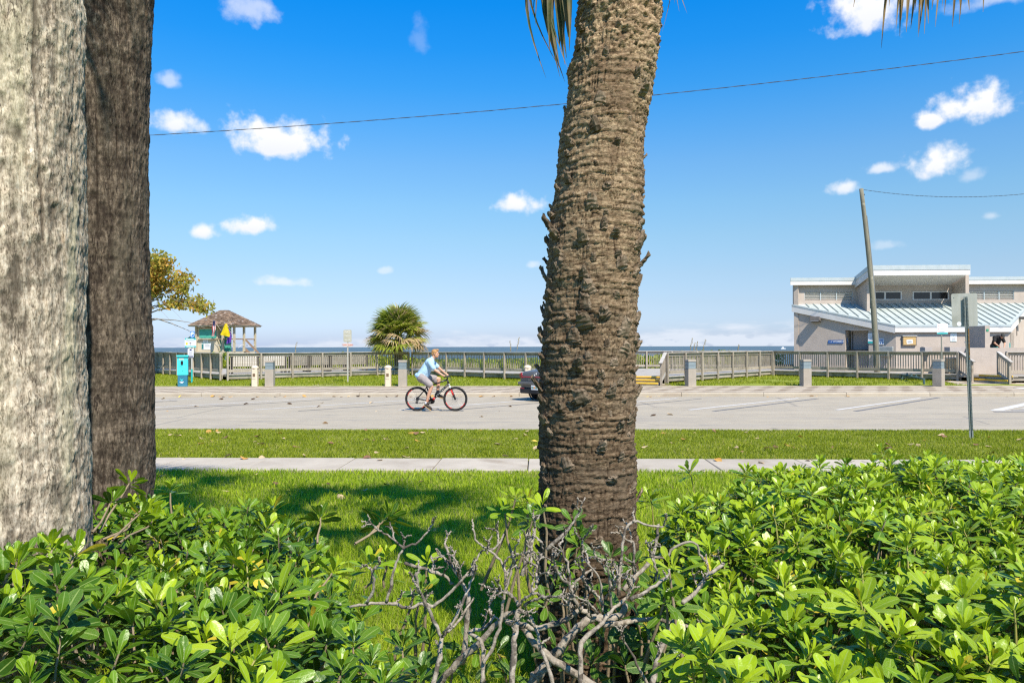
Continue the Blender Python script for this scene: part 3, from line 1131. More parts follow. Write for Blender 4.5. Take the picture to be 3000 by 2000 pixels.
a, b = louvres(2357, 2498, 855, 879)
opening_wall(LBk.x, XB0, ZCL - .1, ZTOP - .35, a.x, b.x, a.z, b.z)
a, b = louvres(2840, 2971, 852, 878)
opening_wall(XB1, XR, ZCL - .1, ZTOP - .35, a.x, b.x, a.z, b.z)
zt0 = ZTOP
for (xa, xb) in ((LBk.x - .3, XB0 + .02), (XB1 + .02, XR)):
    fascia((xa, YC - .28, zt0), (xb, YC - .28, zt0), .19, 'roof_edge', DRIP, .05)
    fascia((xa, YC - .28, zt0), (xb, YC - .28, zt0), .25, 'fascia', TRIM, .03, .17)
    MB().prism([(xa, YC - .27), (xb, YC - .27), (xb + 3, YC + 5), (xa + 3, YC + 5)], Matrix.Translation((0, 0, zt0 - .3)), .06).build('upper_roof', ROOFM, tb)
# ------- raised bay with deep overhang
dn = 1.36                                     # the side walls come forward by this much
YB = YC - dn
z_sf, z_sb = yp(2700, 799.6, YC - 2.0).z, yp(2700, 835, YC).z
ztb = yp(2700, 776.6, YC - 2.0).z
for xw, sgn in ((XB0, 1), (XB1, -1)):
    zlow = ZCL + sl * (-dn) - .02
    zf = z_sb + (z_sf - z_sb) * dn / 2.0
    M = Matrix(((0, 0, 1, xw if sgn > 0 else xw), (1, 0, 0, YB), (0, 1, 0, 0), (0, 0, 0, 1)))
    MB().prism([(0, zlow), (dn + .1, ZCL), (dn + .1, z_sb + .15), (0, zf + .1)], M, .16 if sgn > 0 else .19).build('bay_side', STUC, tb)
w0, w1 = yp(2543, 858, YC), yp(2642, 879, YC)
MB().box(((XB0 + XB1) / 2, YC + .12, (ZCL + z_sb) / 2), (XB1 - XB0 + .3, .2, z_sb - ZCL + .4)).build('bay_wall', STUC, tb)
for (pa, pb) in ((2543, 2642), (2673, 2780)):
    a, b = yp(pa, 879, YC), yp(pb, 853, YC)
    wn = MB().box(((a.x + b.x) / 2, YC + .005, (a.z + b.z) / 2), (b.x - a.x, .05, b.z - a.z)).build('window', TRIM, tb)
    mx_ = (a.x + b.x) / 2
    for (xa, xb) in ((a.x + .08, mx_ - .05), (mx_ + .05, b.x - .08)):
        MB().box(((xa + xb) / 2, YC - .018, (a.z + b.z) / 2), (xb - xa, .012, b.z - a.z - .12)).build('pane', DARKG, wn)
x0, x1 = XB0 - .12, yp(2841.7, 790, YC - 2.0).x
YO = YC - 2.0
# sloping soffit / roof slab of the bay
vs = [(x0, YO, z_sf), (x1, YO, z_sf), (x1, YC + 3, z_sb - (z_sf - z_sb) * 1.5), (x0, YC + 3, z_sb - (z_sf - z_sb) * 1.5)]
vt = [(x, y, z + (ztb - z_sf) - .04) for x, y, z in vs]
MB().add(vs + vt, [(0, 3, 2, 1), (4, 5, 6, 7), (0, 1, 5, 4), (1, 2, 6, 5), (2, 3, 7, 6), (3, 0, 4, 7)]).build('bay_roof', SOFF, tb)
for k in range(9):                            # soffit board joints, seen on edge
    yy = YO + .22 + k * .2
    zz = z_sf + (z_sb - z_sf) * (yy - YO) / 2.0
    MB().box(((x0 + x1) / 2, yy, zz - .004), (x1 - x0 - .3, .185, .012), Matrix.Rotation(math.atan2(z_sb - z_sf, 2.0), 3, 'X')).build('soffit_board', SOFF, tb)
fascia((x0, YO, ztb), (x1, YO, ztb), .26, 'roof_edge', DRIP, .06)
fascia((x0, YO, ztb), (x1, YO, ztb), .36, 'fascia', TRIM, .035, .2)
fascia((x0 - .01, YC - .1, ZTOP + .03), (x0 - .01, YO, ztb), .26, 'roof_edge', DRIP, .06)
fascia((x0 - .01, YC - .1, ZTOP + .03), (x0 - .01, YO, ztb), .42, 'fascia', TRIM, .035, .2)

# ------- things fixed to the building (each its own thing)
BLUE = mat('sign_blue', (.015, .10, .33), rough=.45)
WHT = mat('sign_white', (.74, .75, .76), rough=.45)
TEAL = mat('sign_teal', (.02, .40, .39), rough=.45)
INK = mat('sign_ink', (.03, .035, .05), rough=.5)
NAVY = mat('sign_navy', (.02, .03, .12), rough=.5)
REDI = mat('sign_red', (.55, .05, .05), rough=.5)
STEEL = mat('galvanised_steel', (.36, .38, .37), (.44, .46, .45), 5, .45, metal=.6)
DKB = mat('dark_bronze', (.10, .09, .08), (.14, .12, .10), 5, .5)
CORK = mat('cork_board', (.46, .30, .12), (.54, .37, .16), 30, .9)
az_l = math.atan2(dl.y, dl.x)


def on_left(px, py, off=.03):
    s_, z_ = s_at(px, py)
    p = lb_ + dl * s_ - bk2 * off
    return Vector((p.x, p.y, z_))


def panel(name, label, cat, M, w, h, m, th=.012, group=None):
    """a sign board: M = its frame (x right, y up, z to the viewer), front at z=0"""
    t_ = thing(name, label, cat, M.translation, 0, group)
    b_ = MB()
    r_ = min(w, h) * .08
    pl = []
    for (cx, cy, a0) in ((w / 2 - r_, h / 2 - r_, 0), (-w / 2 + r_, h / 2 - r_, 90), (-w / 2 + r_, -h / 2 + r_, 180), (w / 2 - r_, -h / 2 + r_, 270)):
        for k in range(4):
            a_ = R(a0 + 30 * k)
            pl.append((cx + r_ * math.cos(a_), cy + r_ * math.sin(a_)))
    b_.prism(pl, M @ Matrix.Translation((0, 0, -th)), th)
    b_.build('board', m, t_)
    return t_


def put(me, name, t_, M, x=0, y=0, z=.004):
    return linkw(name, me, t_, M @ Matrix.Translation((x, y, z)))


def bar(t_, M, x, y, w, h, m, name='print', z=.003, th=.002):
    b_ = MB()
    b_.prism([(x - w / 2, y - h / 2), (x + w / 2, y - h / 2), (x + w / 2, y + h / 2), (x - w / 2, y + h / 2)], M @ Matrix.Translation((0, 0, z - th)), th)
    return b_.build(name, m, t_)


def lines_block(t_, M, x, y, w, n, dy, m, h=.012, rag=.3):
    for k in range(n):
        ww = w * (1 - rag * rnd.random())
        bar(t_, M, x - (w - ww) / 2 * 0, y - k * dy, ww, h, m, 'print')


M = facing(on_left(2449, 1001), az_l)
t = panel('women_sign', 'small blue WOMEN sign on the wall left of the doorway', 'sign', M, .82, .19, BLUE)
put(text_mesh('WOMEN', .15, WHT, bold=.002), 'lettering', t, M, .13, .005)
put(text_mesh('i', .12, WHT, bold=.004), 'symbol', t, M, -.31, 0)
bar(t, M, -.22, -.02, .05, .012, WHT, 'symbol'); bar(t, M, -.235, .02, .015, .08, WHT, 'symbol')
M = facing(lb_ + dl * (s0 - .0) + bk2 * .35 + Vector((.035, 0, on_left(2482, 998).z)), az_l + R(90))
t = panel('door_plate', 'narrow blue plate inside the jamb of the womens doorway', 'sign', M, .12, .30, BLUE)
bar(t, M, 0, .03, .05, .12, WHT)
M = facing(on_left(2553, 991), az_l)
t = panel('notice_sign', 'white notice with a teal foot partly behind the leaning pole', 'sign', M, .34, .56, WHT)
bar(t, M, 0, -.22, .33, .11, TEAL); lines_block(t, M, 0, .16, .22, 4, .07, INK, .014)
M = facing(on_left(2583, 1000), az_l)
t = panel('notice_sign', 'small white notice with blue print above the drinking fountain', 'sign', M, .24, .34, WHT)
bar(t, M, 0, .10, .20, .05, BLUE); bar(t, M, 0, .02, .16, .03, BLUE); bar(t, M, -.05, -.09, .05, .09, BLUE); bar(t, M, .06, -.08, .06, .11, BLUE)
# drinking fountain
p = on_left(2597, 1021, 0)
t = thing('drinking_fountain', 'grey steel drinking fountain on the wall between leaning pole and notice board', 'drinking fountain', p)
rmt = Matrix.Rotation(az_l, 3, 'Z')
MB().box(p - bk2 * .20 + Vector((0, 0, -.02)), (.78, .40, .26), rmt, .02).build('basin', STEEL, t)
MB().box(p - bk2 * .12 + Vector((0, 0, -.28)), (.62, .24, .24), rmt, .02).build('shroud', STEEL, t)
MB().sphere(p - bk2 * .41 + Vector((.16, 0, .0)), .045, 10).build('button', INK, t)
MB().tube([p - bk2 * .2 + Vector((-.1, 0, .1)), p - bk2 * .24 + Vector((-.1, 0, .18)), p - bk2 * .3 + Vector((-.08, 0, .17))], .015, 8).build('spout', STEEL, t)
# bulletin board
bc = yp(2662, 998, YF)
M = facing(Vector((bc.x, YF - .10, bc.z)))
t = thing('bulletin_board', 'tan cork bulletin board with one white paper under glass frame', 'bulletin board', M.translation)
MB().box((bc.x, YF - .05, bc.z), (.74, .10, .52)).build('case', DKB, t)
MB().box((bc.x, YF - .105, bc.z), (.66, .012, .44)).build('cork', CORK, t)
MB().box((bc.x, YF - .08, bc.z + .265), (.76, .14, .03)).build('top_edge', TRIM, t)
Mp = facing(Vector((bc.x, YF - .116, bc.z - .05))) @ Matrix.Rotation(R(6), 4, 'Z')
tp = panel('paper_notice', 'white sheet of paper pinned to the cork board', 'paper', Mp @ Matrix.Translation((.0, .0, 0)), .32, .22, WHT, .003)
lines_block(tp, Mp, 0, .06, .25, 4, .04, INK, .008)
bar(tp, Mp, 0, -.01, .25, .012, INK)
# notice with chevron on the front wall
bc = yp(2793, 987.5, YF)
M = facing(Vector((bc.x, YF - .02, bc.z)))
t = panel('notice_sign', 'white rounded notice with a pale chevron on the front wall of the building', 'sign', M, .34, .46, WHT)


def chevron(t_, M_, x, y, s, m):
    b_ = MB()
    pl = [(-.5, .42), (-.30, .0), (0, -.42), (.30, 0), (.5, .42), (.36, .2), (.12, -.02), (0, -.06), (-.12, -.02), (-.36, .2)]
    b_.prism([(x + a_ * s, y + c_ * s) for a_, c_ in pl], M_ @ Matrix.Translation((0, 0, .001)), .003)
    return b_.build('emblem', m, t_)


chevron(t, M, 0, .10, .14, TEAL)
lines_block(t, M, 0, -.06, .24, 3, .055, INK, .018)
for zz, hh in ((.2205, .012), (-.2205, .012)):
    bar(t, M, 0, zz, .30, hh, TEAL)
# flood light on the left wall
p = on_left(2393, 936, 0)
t = thing('flood_light', 'dark wall mounted flood light under the sloping roof edge', 'lamp', p)
MB().box(p - bk2 * .22 + Vector((0, 0, 0)), (.55, .36, .24), rmt @ Matrix.Rotation(R(-18), 3, 'X'), .02).build('housing', DKB, t)
MB().box(p - bk2 * .40 + Vector((0, 0, -.03)), (.46, .02, .17), rmt @ Matrix.Rotation(R(-18), 3, 'X')).build('lens', mat('lamp_glass', (.18, .18, .18), rough=.2), t)
MB().box(p - bk2 * .03, (.16, .06, .16), rmt).build('bracket', DKB, t)
# bracket lamp on the right slanting wall
p = c2 + dr_ * 1.9 + Vector((0, 0, yp(2998, 932, YF + 1.5).z))
t = thing('wall_bracket', 'dark metal bracket on the slanted wall at the right edge', 'bracket', p)
MB().box(p + nr_ * .25, (.5, .5, .14), math.atan2(dr_.y, dr_.x)).build('head', DKB, t)
MB().box(p + nr_ * .05 + Vector((-.1, 0, -.5)), (.07, .1, .9), math.atan2(dr_.y, dr_.x)).build('arm', DKB, t)
for off, zz, nm, w in ((.35, 1.45, 'blue wall plate left of the mens doorway', .2), (1.3, 1.2, 'blue wall plate right of the mens doorway', .2)):
    p = c2 + dr_ * off + nr_ * .02 + Vector((0, 0, ZB + zz - .35))
    M = facing(p, math.atan2(dr_.y, dr_.x))
    t = panel('wall_plate', nm, 'sign', M, w, .3 if off > 1 else .8, BLUE if off > 1 else TEAL)
    bar(t, M, 0, .05, w * .6, .05, WHT)

# ------- low white wall with outdoor shower
YW = 36.6
wl, wr_ = yp(2746, 1018, YW), yp(3120, 1018, YW)
zt = yp(2900, 1018.5, YW).z
LOWW = STUC
t = thing('low_wall', 'low stucco wall in front of the toilet building above the yellow edged steps', 'wall', ((wl.x + wr_.x) / 2, YW, ZD))
sx = yp(2838, 1000, YW).x
MB().box(((sx + wr_.x) / 2, YW + .12, (ZD + zt) / 2), (wr_.x - sx, .24, zt - ZD)).build('front', LOWW, t)
MB().box(((wl.x + sx) / 2, YW + 1.4, (ZD + zt) / 2 + .02), (sx - wl.x, .24, zt - ZD + .06)).build('rear', LOWW, t)
MB().box((wl.x + .1, YW + 1.25, zt - .12), (.34, .5, .3)).build('pier', mat('brown_pier', (.40, .35, .32), (.45, .40, .37), 4, .9), t)
MB().box((sx - .35, YW + .5, zt - .1), (.8, .5, .28)).build('pier', MATS['brown_pier'], t)
# shower wall standing at 45 degrees
a, b = yp(2836, 1000, YW + .5), yp(2886, 1000, YW + .28)
ztw = yp(2880, 954, YW + .3).z
t = thing('shower_wall', 'tall stucco shower wall beside the crouching man in black', 'wall', (b.x, b.y, ZD))
pl = [(yp(2836, 1000, YW + 1.5).x, YW + 1.5), (b.x, YW + .28), (yp(2900, 1000, YW + .28).x, YW + .28), (yp(2900, 1000, YW + .28).x, YW + 1.5)]
MB().prism(pl, Matrix.Translation((0, 0, ZD)), ztw - ZD).build('wall_block', LOWW, t)
MB().tube([(b.x - .45, YW + .85, ztw - .75), (b.x - .62, YW + .66, ztw - .70), (b.x - .78, YW + .6, ztw - .8)], .03, 8).build('shower_head', STEEL, t)
gq = yp(2893, 967, YW + .27)
MB().box((gq.x, YW + .268, gq.z), (.11, .012, .11)).build('plate', mat('green_plate', (.05, .28, .16), rough=.5), t)
MB().tube([(b.x - .35, YW + 1.4, ztw), (b.x - .35, YW + 1.4, ztw + .25)], .05, 8).build('vent_pipe', TRIM, t)
# beige litter bins behind the rail
for k, px in enumerate((2781, 2798)):
    q = yp(px, 1075, 37.6)
    t = thing('litter_bin', ('beige litter bin behind the rail, the left one' if k == 0 else 'beige litter bin behind the rail, the right one next to the sign post foot'), 'bin', (q.x, 37.6, ZD), 0, 'beige bins behind the rail')
    bm_ = mat('beige_bin', (.52, .40, .24), (.58, .46, .29), 4, .7)
    MB().box((q.x, 37.6, ZD + .36), (.22, .4, .72), bev=.02).build('bin_body', bm_, t)
    MB().box((q.x, 37.6, ZD + .76), (.24, .44, .08), bev=.02).build('lid', TRIM, t)
# ================================================================ LIFEGUARD HUT
HY = 59.0
TAN = mat('hut_tan_boards', (.50, .43, .305), (.57, .50, .37), 2, .85, .004, 8, (14, 14, .3))
GREEN = mat('hut_green', (.055, .32, .24), (.07, .38, .29), 3, .7)
SHING = mat('shingle', (.12, .075, .045), (.27, .19, .13), 2.0, .95, .006, 20, c3=(.30, .26, .23), s3=2.0, lo3=.58, hi3=.66, vary=.45)
POSTM = mat('hut_post', (.40, .345, .24), (.47, .41, .30), 3, .85)
BROWN = mat('brown_rail', (.20, .13, .09), (.26, .18, .12), 4, .85)
s_h = HY / F                                  # metres per photo pixel at the hut
FL = yp(565, 1028, HY + .8)                   # floor at the left front corner
ZH = 1.56
# plan: front-right corner P, front runs left, side runs back to the right
Pq = yp(686, 1000, HY); P = Vector((Pq.x, HY, 0))
Lq = yp(572, 1000, HY + .7); Lc = Vector((Lq.x, HY + .7, 0))
Rq = yp(746, 1000, HY + 2.6); Rc = Vector((Rq.x, HY + 2.6, 0))
Bc = Lc + (Rc - P)
ht = thing('lifeguard_hut', 'tan and green lifeguard hut with a brown shingle roof', 'hut', (P.x, P.y, 0))
h_ = Vector((0, 0, 1))
ze = yp(686, 955, HY).z
# platform and stilts
MB().prism([(q.x, q.y) for q in (Lc, P, Rc, Bc)], Matrix.Translation((0, 0, ZH - .2)), .2).build('platform', POSTM, ht)
for q in (Lc, P, Rc, Bc):
    MB().box(q + h_ * (ZH / 2 - .5), (.2, .2, ZH + .6)).build('stilt', POSTM, ht)
fd = (P - Lc).normalized(); fL = (P - Lc).length
sd = (Rc - P).normalized(); sL = (Rc - P).length
az_f = math.atan2(fd.y, fd.x)
for q in (P - fd * .04, P - fd * (fL * .30), Rc, P + sd * sL * .45, Lc + fd * .05):
    MB().box(q + h_ * (ZH + ze) / 2 + sd * .06, (.15, .15, ze - ZH), az_f).build('post', POSTM, ht)
cab = MB()
cw = fL * .55                                  # closed cabin part of the front
cab.prism([(q.x, q.y) for q in (Lc + fd * .05 + sd * .12, Lc + fd * cw + sd * .12, Lc + fd * cw + sd * sL * .7, Lc + fd * .05 + sd * sL * .7)], Matrix.Translation((0, 0, ZH)), ze - ZH - .05)
cabin = cab.build('cabin_wall', TAN, ht)
fr_ = facing(Lc + fd * cw * .52 + sd * .10 + h_ * 0, az_f)
MB().box(Lc + fd * cw * .56 + sd * .09 + h_ * (ze - .58), (cw * .78, .06, .72), az_f).build('shutter', GREEN, cabin)
MB().box(Lc + fd * cw * .55 + sd * .02 + h_ * (ze - 1.0), (cw * .86, .16, .07), az_f).build('sill', POSTM, cabin)
MB().box(Lc + fd * cw * .55 + sd * .06 + h_ * (ze - .20), (cw * .86, .10, .06), az_f).build('lintel', POSTM, cabin)
gw = MB()
gw.prism([(q.x, q.y) for q in (Lc + fd * (cw + .003) + sd * .55, Lc + fd * (fL * .86) + sd * .55, Lc + fd * (fL * .86) + sd * .7, Lc + fd * (cw + .003) + sd * .7)], Matrix.Translation((0, 0, ZH)), ze - ZH - .1)
MB().box(Lc + fd * (cw + fL * .13) + sd * .6 + h_ * (ZH + ze) / 2, (fL * .22, .1, ze - ZH - .05), az_f).build('green_wall', GREEN, ht)
MB().box(Lc + fd * (cw + .12) + sd * .50 + h_ * (ZH + .7), (.5, .04, 1.4), az_f).build('door', GREEN, ht)
# two white notices on the cabin
for px, py, w, h, lab in ((600.5, 996, .46, .62, 'small white notice high on the hut wall'), (602, 1013.5, .86, .55, 'wider white and teal notice low on the hut wall')):
    q = Lc + fd * ((px - 572) / 114 * fL) + sd * .10
    M = facing(Vector((q.x, q.y, yp(px, py, HY + .5).z)), az_f)
    t = panel('hut_notice', lab, 'sign', M, w, h, WHT)
    if w > .5:
        bar(t, M, -.33, -.04, .18, .42, mat('dark_teal', (.03, .17, .17))); bar(t, M, 0, .25, .82, .05, MATS['dark_teal'])
        lines_block(t, M, .1, .1, .5, 3, .1, INK, .02)
    else:
        lines_block(t, M, 0, .18, .28, 4, .11, mat('olive_ink', (.25, .22, .08)), .03)
# rails, ladder, rope
for a_, b_ in ((Lc + fd * cw, P), (P, Rc)):
    for zz in (1.0, .5):
        MB().beam(a_ + h_ * (ZH + zz) + sd * .06, b_ + h_ * (ZH + zz) + sd * .06, .06 if zz > .6 else .03, .09 if zz > .6 else .03).build('rail', BROWN if zz > .6 else TRIM, ht)
MB().tube([P + h_ * (ZH + .95), P + sd * .5 + h_ * (ZH + .3), P + sd * 1.0 + h_ * (ZH + .55), Rc + h_ * (ZH + .3)], .014, 6).build('rope', TRIM, ht)
MB().beam(P + sd * sL * .52 + h_ * (ZH + 1.0), P + sd * (sL * .52) + Vector((1.5, .2, 0)) + h_ * (ZH - .6), .08, .14).build('stair_rail', BROWN, ht)
MB().beam(P + sd * sL * .52 + h_ * (ZH + .2), P + sd * (sL * .52) + Vector((1.5, .2, 0)) + h_ * (ZH - 1.4), .08, .22).build('stair_stringer', BROWN, ht)
# hip roof of shingle courses
ov = .42
cs = [Lc - fd * ov - sd * ov, P + fd * ov - sd * ov, Rc + fd * ov + sd * ov, Bc - fd * ov + sd * ov]
zb, zr2 = ze - .02, yp(660, 908, HY + 1.5).z
mid = sum(cs, Vector()) / 4
r0, r1 = mid - fd * .45, mid + fd * .25
roofp = tag(MB().prism([(q.x, q.y) for q in [c.lerp(mid, .03) for c in cs]], Matrix.Translation((0, 0, zb)), .10).build('roof', POSTM, ht))
slopes = [(cs[0], cs[1], r0, r1), (cs[1], cs[2], r1, r1), (cs[2], cs[3], r1, r0), (cs[3], cs[0], r0, r0)]
sh_me = {}
rest = MB()
nsh = 0
for si, (a_, b_, ra, rb) in enumerate(slopes):
    a3, b3 = a_ + h_ * (zb + .08), b_ + h_ * (zb + .08)
    ra3, rb3 = ra + h_ * zr2, rb + h_ * zr2
    L = ((ra3 + rb3) / 2 - (a3 + b3) / 2).length
    nc = 13
    for c_ in range(nc):
        t0, t1 = c_ / nc, (c_ + 1.25) / nc
        e0_, e1_ = a3.lerp(ra3, t0), b3.lerp(rb3, t0)
        f0_, f1_ = a3.lerp(ra3, min(t1, 1)), b3.lerp(rb3, min(t1, 1))
        w = (e1_ - e0_).length
        n = max(1, round(w / .26))
        nn = (e1_ - e0_).cross(f0_ - e0_)
        if nn.length < 1e-6: continue
        nn.normalize()
        u = 0
        for k in range(n):
            u0, u1 = (k + .02 + rnd.uniform(0, .05)) / n, (k + .98) / n
            lift = .03 + rnd.uniform(0, .018)
            jl = rnd.uniform(-.03, .02)
            q0, q1 = e0_.lerp(e1_, u0), e0_.lerp(e1_, u1)
            g0, g1 = f0_.lerp(f1_, u0), f0_.lerp(f1_, u1)
            dn_ = (q0 - g0).normalized() * jl
            vs = [q0 + dn_ + nn * lift, q1 + dn_ + nn * lift, g1 + nn * .006, g0 + nn * .006, q0 + dn_ + nn * (lift - .025), q1 + dn_ + nn * (lift - .025), g1 - nn * .015, g0 - nn * .015]
            fs = [(0, 1, 2, 3), (7, 6, 5, 4), (0, 4, 5, 1), (1, 5, 6, 2), (3, 2, 6, 7), (0, 3, 7, 4)]
            if si in (0, 1) and nsh < 295:
                nsh += 1
                m_ = MB(); m_.add(vs, fs)
                m_.build('shingle', SHING, roofp, at=q0)
            else:
                rest.add(vs, fs)
if rest.v:
    tag(rest.build('shingles', SHING, roofp), kind='stuff')
# little side roof at the left
MB().add([Lc - fd * .1 + sd * .3 + h_ * (ze - .45), Lc - fd * .1 + sd * 1.6 + h_ * (ze - .45), Lc - fd * 1.0 + sd * 1.6 + h_ * (ze - .95), Lc - fd * 1.0 + sd * .3 + h_ * (ze - .95)], [(0, 1, 2, 3)]).add([Lc - fd * .1 + sd * .3 + h_ * (ze - .52), Lc - fd * .1 + sd * 1.6 + h_ * (ze - .52), Lc - fd * 1.0 + sd * 1.6 + h_ * (ze - 1.02), Lc - fd * 1.0 + sd * .3 + h_ * (ze - 1.02)], [(3, 2, 1, 0)]).build('lean_to_roof', SHING, ht)
MB().box(Lc - fd * .5 + sd * 1.0 + h_ * (ze - 2), (.9, 1.2, 2.1), az_f).build('lean_to_wall', TAN, ht)


# ---------------------------------------------------------------- flags on slanting staffs
def flag(name, label, p0, p1, w, h, mats, folds, fn):
    """p0->p1 the staff (p1 outer end); the cloth hangs from the outer end"""
    t = thing(name, label, 'flag', p0)
    p0, p1 = Vector(p0), Vector(p1)
    MB().tube([p0, p1], .014, 6).build('staff', POSTM, t)
    nu, nv = 14, 12
    vs, fs, mi = [], [], []
    along = (p0 - p1).normalized()
    for j in range(nv + 1):
        for i in range(nu + 1):
            u, v = i / nu, j / nv
            x = fn(u, v)
            vs.append(p1 + along * (u * w * .9) * 0 + x)
    mb = MB()
    base = len(mb.v)
    mb.v += [tuple(q) for q in vs]
    for j in range(nv):
        for i in range(nu):
            a = j * (nu + 1) + i
            mb.f.append((a, a + 1, a + nu + 2, a + nu + 1))
            mb.mi.append(folds(i / nu, j / nv))
    mb.build('cloth', mats, t, smooth=True)
    return t


FR, FW, FB = mat('flag_red', (.50, .04, .06), rough=.8, transl=.2), mat('flag_white', (.66, .64, .64), rough=.8, transl=.2), mat('flag_blue', (.03, .035, .12), rough=.8, transl=.2)
FY, FP = mat('flag_yellow', (.80, .62, .01), rough=.8, transl=.25), mat('flag_purple', (.14, .05, .42), rough=.8, transl=.2)
FYp = HY - .6
a0, a1 = yp(648, 968, FYp), yp(623, 935, FYp)


def fn_us(u, v):        # v along the hang, u across
    return Vector((-.12 * v + .30 * u + .03 * math.sin(9 * v + 4 * u), .10 * math.sin(u * 9 + 2 * v), -1.34 * v + .0 * u - .22 * u * (1 - v)))


flag('flag', 'hanging red and white striped flag with a dark blue corner', a0, a1, 1, 1.3, [FR, FW, FB], lambda u, v: 2 if v < .32 and u < .7 else (int(u * 7.99) % 2), fn_us)
a0, a1 = yp(684, 972, FYp), yp(659, 948, FYp)


def fn_y(u, v):
    # kite shape: narrow at the top, widening then a slanted foot
    wdt = .15 + .62 * min(1, v * 1.25)
    return Vector((-.36 * v + wdt * u - .02, .09 * math.sin(u * 8 + v * 3), -.86 * v - .20 * u * v))


flag('flag', 'yellow flag hanging in front of the hut posts', a0, a1, 1, 1, [FY], lambda u, v: 0, fn_y)
a0, a1 = yp(690, 985, FYp + .25), yp(668, 966, FYp + .25)


def fn_p(u, v):
    wdt = .06 + .34 * math.sin(min(1, v * 1.1) * 2.2)
    return Vector((-.12 * v + wdt * u + .0, .07 * math.sin(u * 8 + v * 4), -1.12 * v + .10 * u))


flag('flag', 'purple flag hanging below and behind the yellow flag', a0, a1, 1, 1, [FP], lambda u, v: 0, fn_p)

# ================================================================ STREET FURNITURE
CREAM = mat('cream_stone', (.60, .50, .365), (.66, .56, .42), 9, .9, .004, 30, c3=(.52, .42, .29), s3=2)
GBOL = mat('grey_bollard', (.32, .28, .22), (.37, .325, .265), 4, .85, .002, 40)
LENS = mat('bollard_lens', (.30, .36, .37), (.38, .44, .45), 4, .3)
LENSD = mat('bollard_fin', (.14, .18, .19), rough=.5)
BRONZ = mat('bronze_plate', (.16, .11, .06), rough=.5)


def cream_bollard(px, label):
    q = gp(px, 1130.5, .15)
    z0 = far_z(np.array(q.x), np.array(q.y)).item()
    t = thing('stone_bollard', label, 'bollard', (q.x, q.y, .13), 0, 'cream stone bollards along the pavement')
    H = .86
    pl = [(-.13, -.09), (-.09, -.13), (.09, -.13), (.13, -.09), (.13, .09), (.09, .13), (-.09, .13), (-.13, .09)]
    MB().prism([(x + q.x, y + q.y) for x, y in pl], Matrix.Translation((0, 0, .13)), H - .05).build('shaft', CREAM, t)
    MB().lathe([(.16, 0), (.165, .05), (.15, .08), (.09, .125), (.02, .14)], (q.x, q.y, .13 + H - .05), 12).build('cap', CREAM, t)
    MB().box((q.x, q.y - .132, .13 + H * .60), (.11, .012, .14)).build('plate', BRONZ, t)
    MB().box((q.x, q.y - .132, .13 + H * .42), (.16, .02, .02)).build('ledge', CREAM, t)
    return t


cream_bollard(747, 'cream stone bollard left of the grey lamp bollard near the corner of the board fence')
cream_bollard(1137, 'cream stone bollard in front of the small cabbage palm')
cream_bollard(1546, 'cream stone bollard showing above the boot of the grey car')


def lamp_bollard(px, py, label, rz):
    q = gp(px, py, .15)
    t = thing('lamp_bollard', label, 'bollard lamp', (q.x, q.y, .13), rz, 'grey lamp bollards along the pavement')
    W_, H = .37, 1.17
    L_ = wmat(t)
    def b(nm, z, w, h, m, par=t):
        return link(nm, MB().box((0, 0, z), (w, w, h), bev=.008).mesh(nm, m), par)
    b('shaft', .385, W_, .77, GBOL)
    ln = b('lens', .925, W_ - .03, .31, LENS)
    for k in range(7):
        b('fin', .785 + k * .045, W_ - .005, .012 if k not in (3,) else .03, LENSD, ln)
    b('cap', 1.125, W_ + .004, .09, GBOL)
    return t


lamp_bollard(791, 1130.5, 'grey lamp bollard right next to a cream stone bollard below the benches', .1)
lamp_bollard(1180, 1130.5, 'grey lamp bollard left of the cyclist', .08)
lamp_bollard(2023, 1130, 'grey lamp bollard near the wooden steps with three yellow edges', .25)
lamp_bollard(2360, 1130, 'grey lamp bollard in the grass left of the leaning wooden pole', .15)
lamp_bollard(2750, 1131, 'grey lamp bollard below the white sign with red marks', .75)

# pay station
TQ = mat('turquoise_paint', (.05, .60, .60), (.07, .65, .64), 3, .4)
DBL = mat('petrol_blue_paint', (.025, .15, .23), (.035, .18, .26), 3, .4)
q = gp(536, 1131, .15)
PYy = q.y
t = thing('pay_station', 'turquoise and petrol blue parking pay station on the grass', 'pay station', (q.x, PYy, .13), R(18))
M = facing((0, 0, 0))
def pb(nm, c, s, m, par=t, bev=.012):
    return link(nm, MB().box(c, s, bev=bev).mesh(nm, m), par)
zb0 = .52
pb('pedestal', (0, 0, zb0 / 2), (.40, .30, zb0), DBL)
bdy = pb('cabinet', (0, 0, zb0 + .42), (.44, .34, .84), TQ)
pb('hood', (0, -.03, zb0 + .86), (.48, .42, .07), TQ)
pb('label', (-.04, -.172, zb0 + .72), (.20, .012, .07), mat('pale_label', (.45, .5, .42), rough=.5), bdy, .002)
pb('screen', (-.02, -.175, zb0 + .55), (.10, .012, .18), mat('screen_black', (.015, .012, .02), rough=.2), bdy, .002)
pb('slot', (-.07, -.173, zb0 + .40), (.12, .012, .02), mat('slot_green', (.02, .22, .2), rough=.5), bdy, .002)
pb('coin_slot', (.06, -.173, zb0 + .37), (.03, .012, .04), STEEL, bdy, .002)
pb('keyhole', (.0, -.173, zb0 + .19), (.04, .012, .02), MATS['slot_green'], bdy, .002)
Mt = wmat(t)
chevron(t, Mt @ facing((-.03, -.153, .33)), 0, 0, .18, TQ)
for k, ww in enumerate((.17, .10)):
    bar(t, Mt @ facing((-.03, -.154, .225 - .045 * k)), 0, 0, ww, .026, WHT)
sm = Matrix.Translation((.222, -.02, zb0 + .72)) @ Matrix.Rotation(R(90), 4, 'Z') @ facing((0, 0, 0))
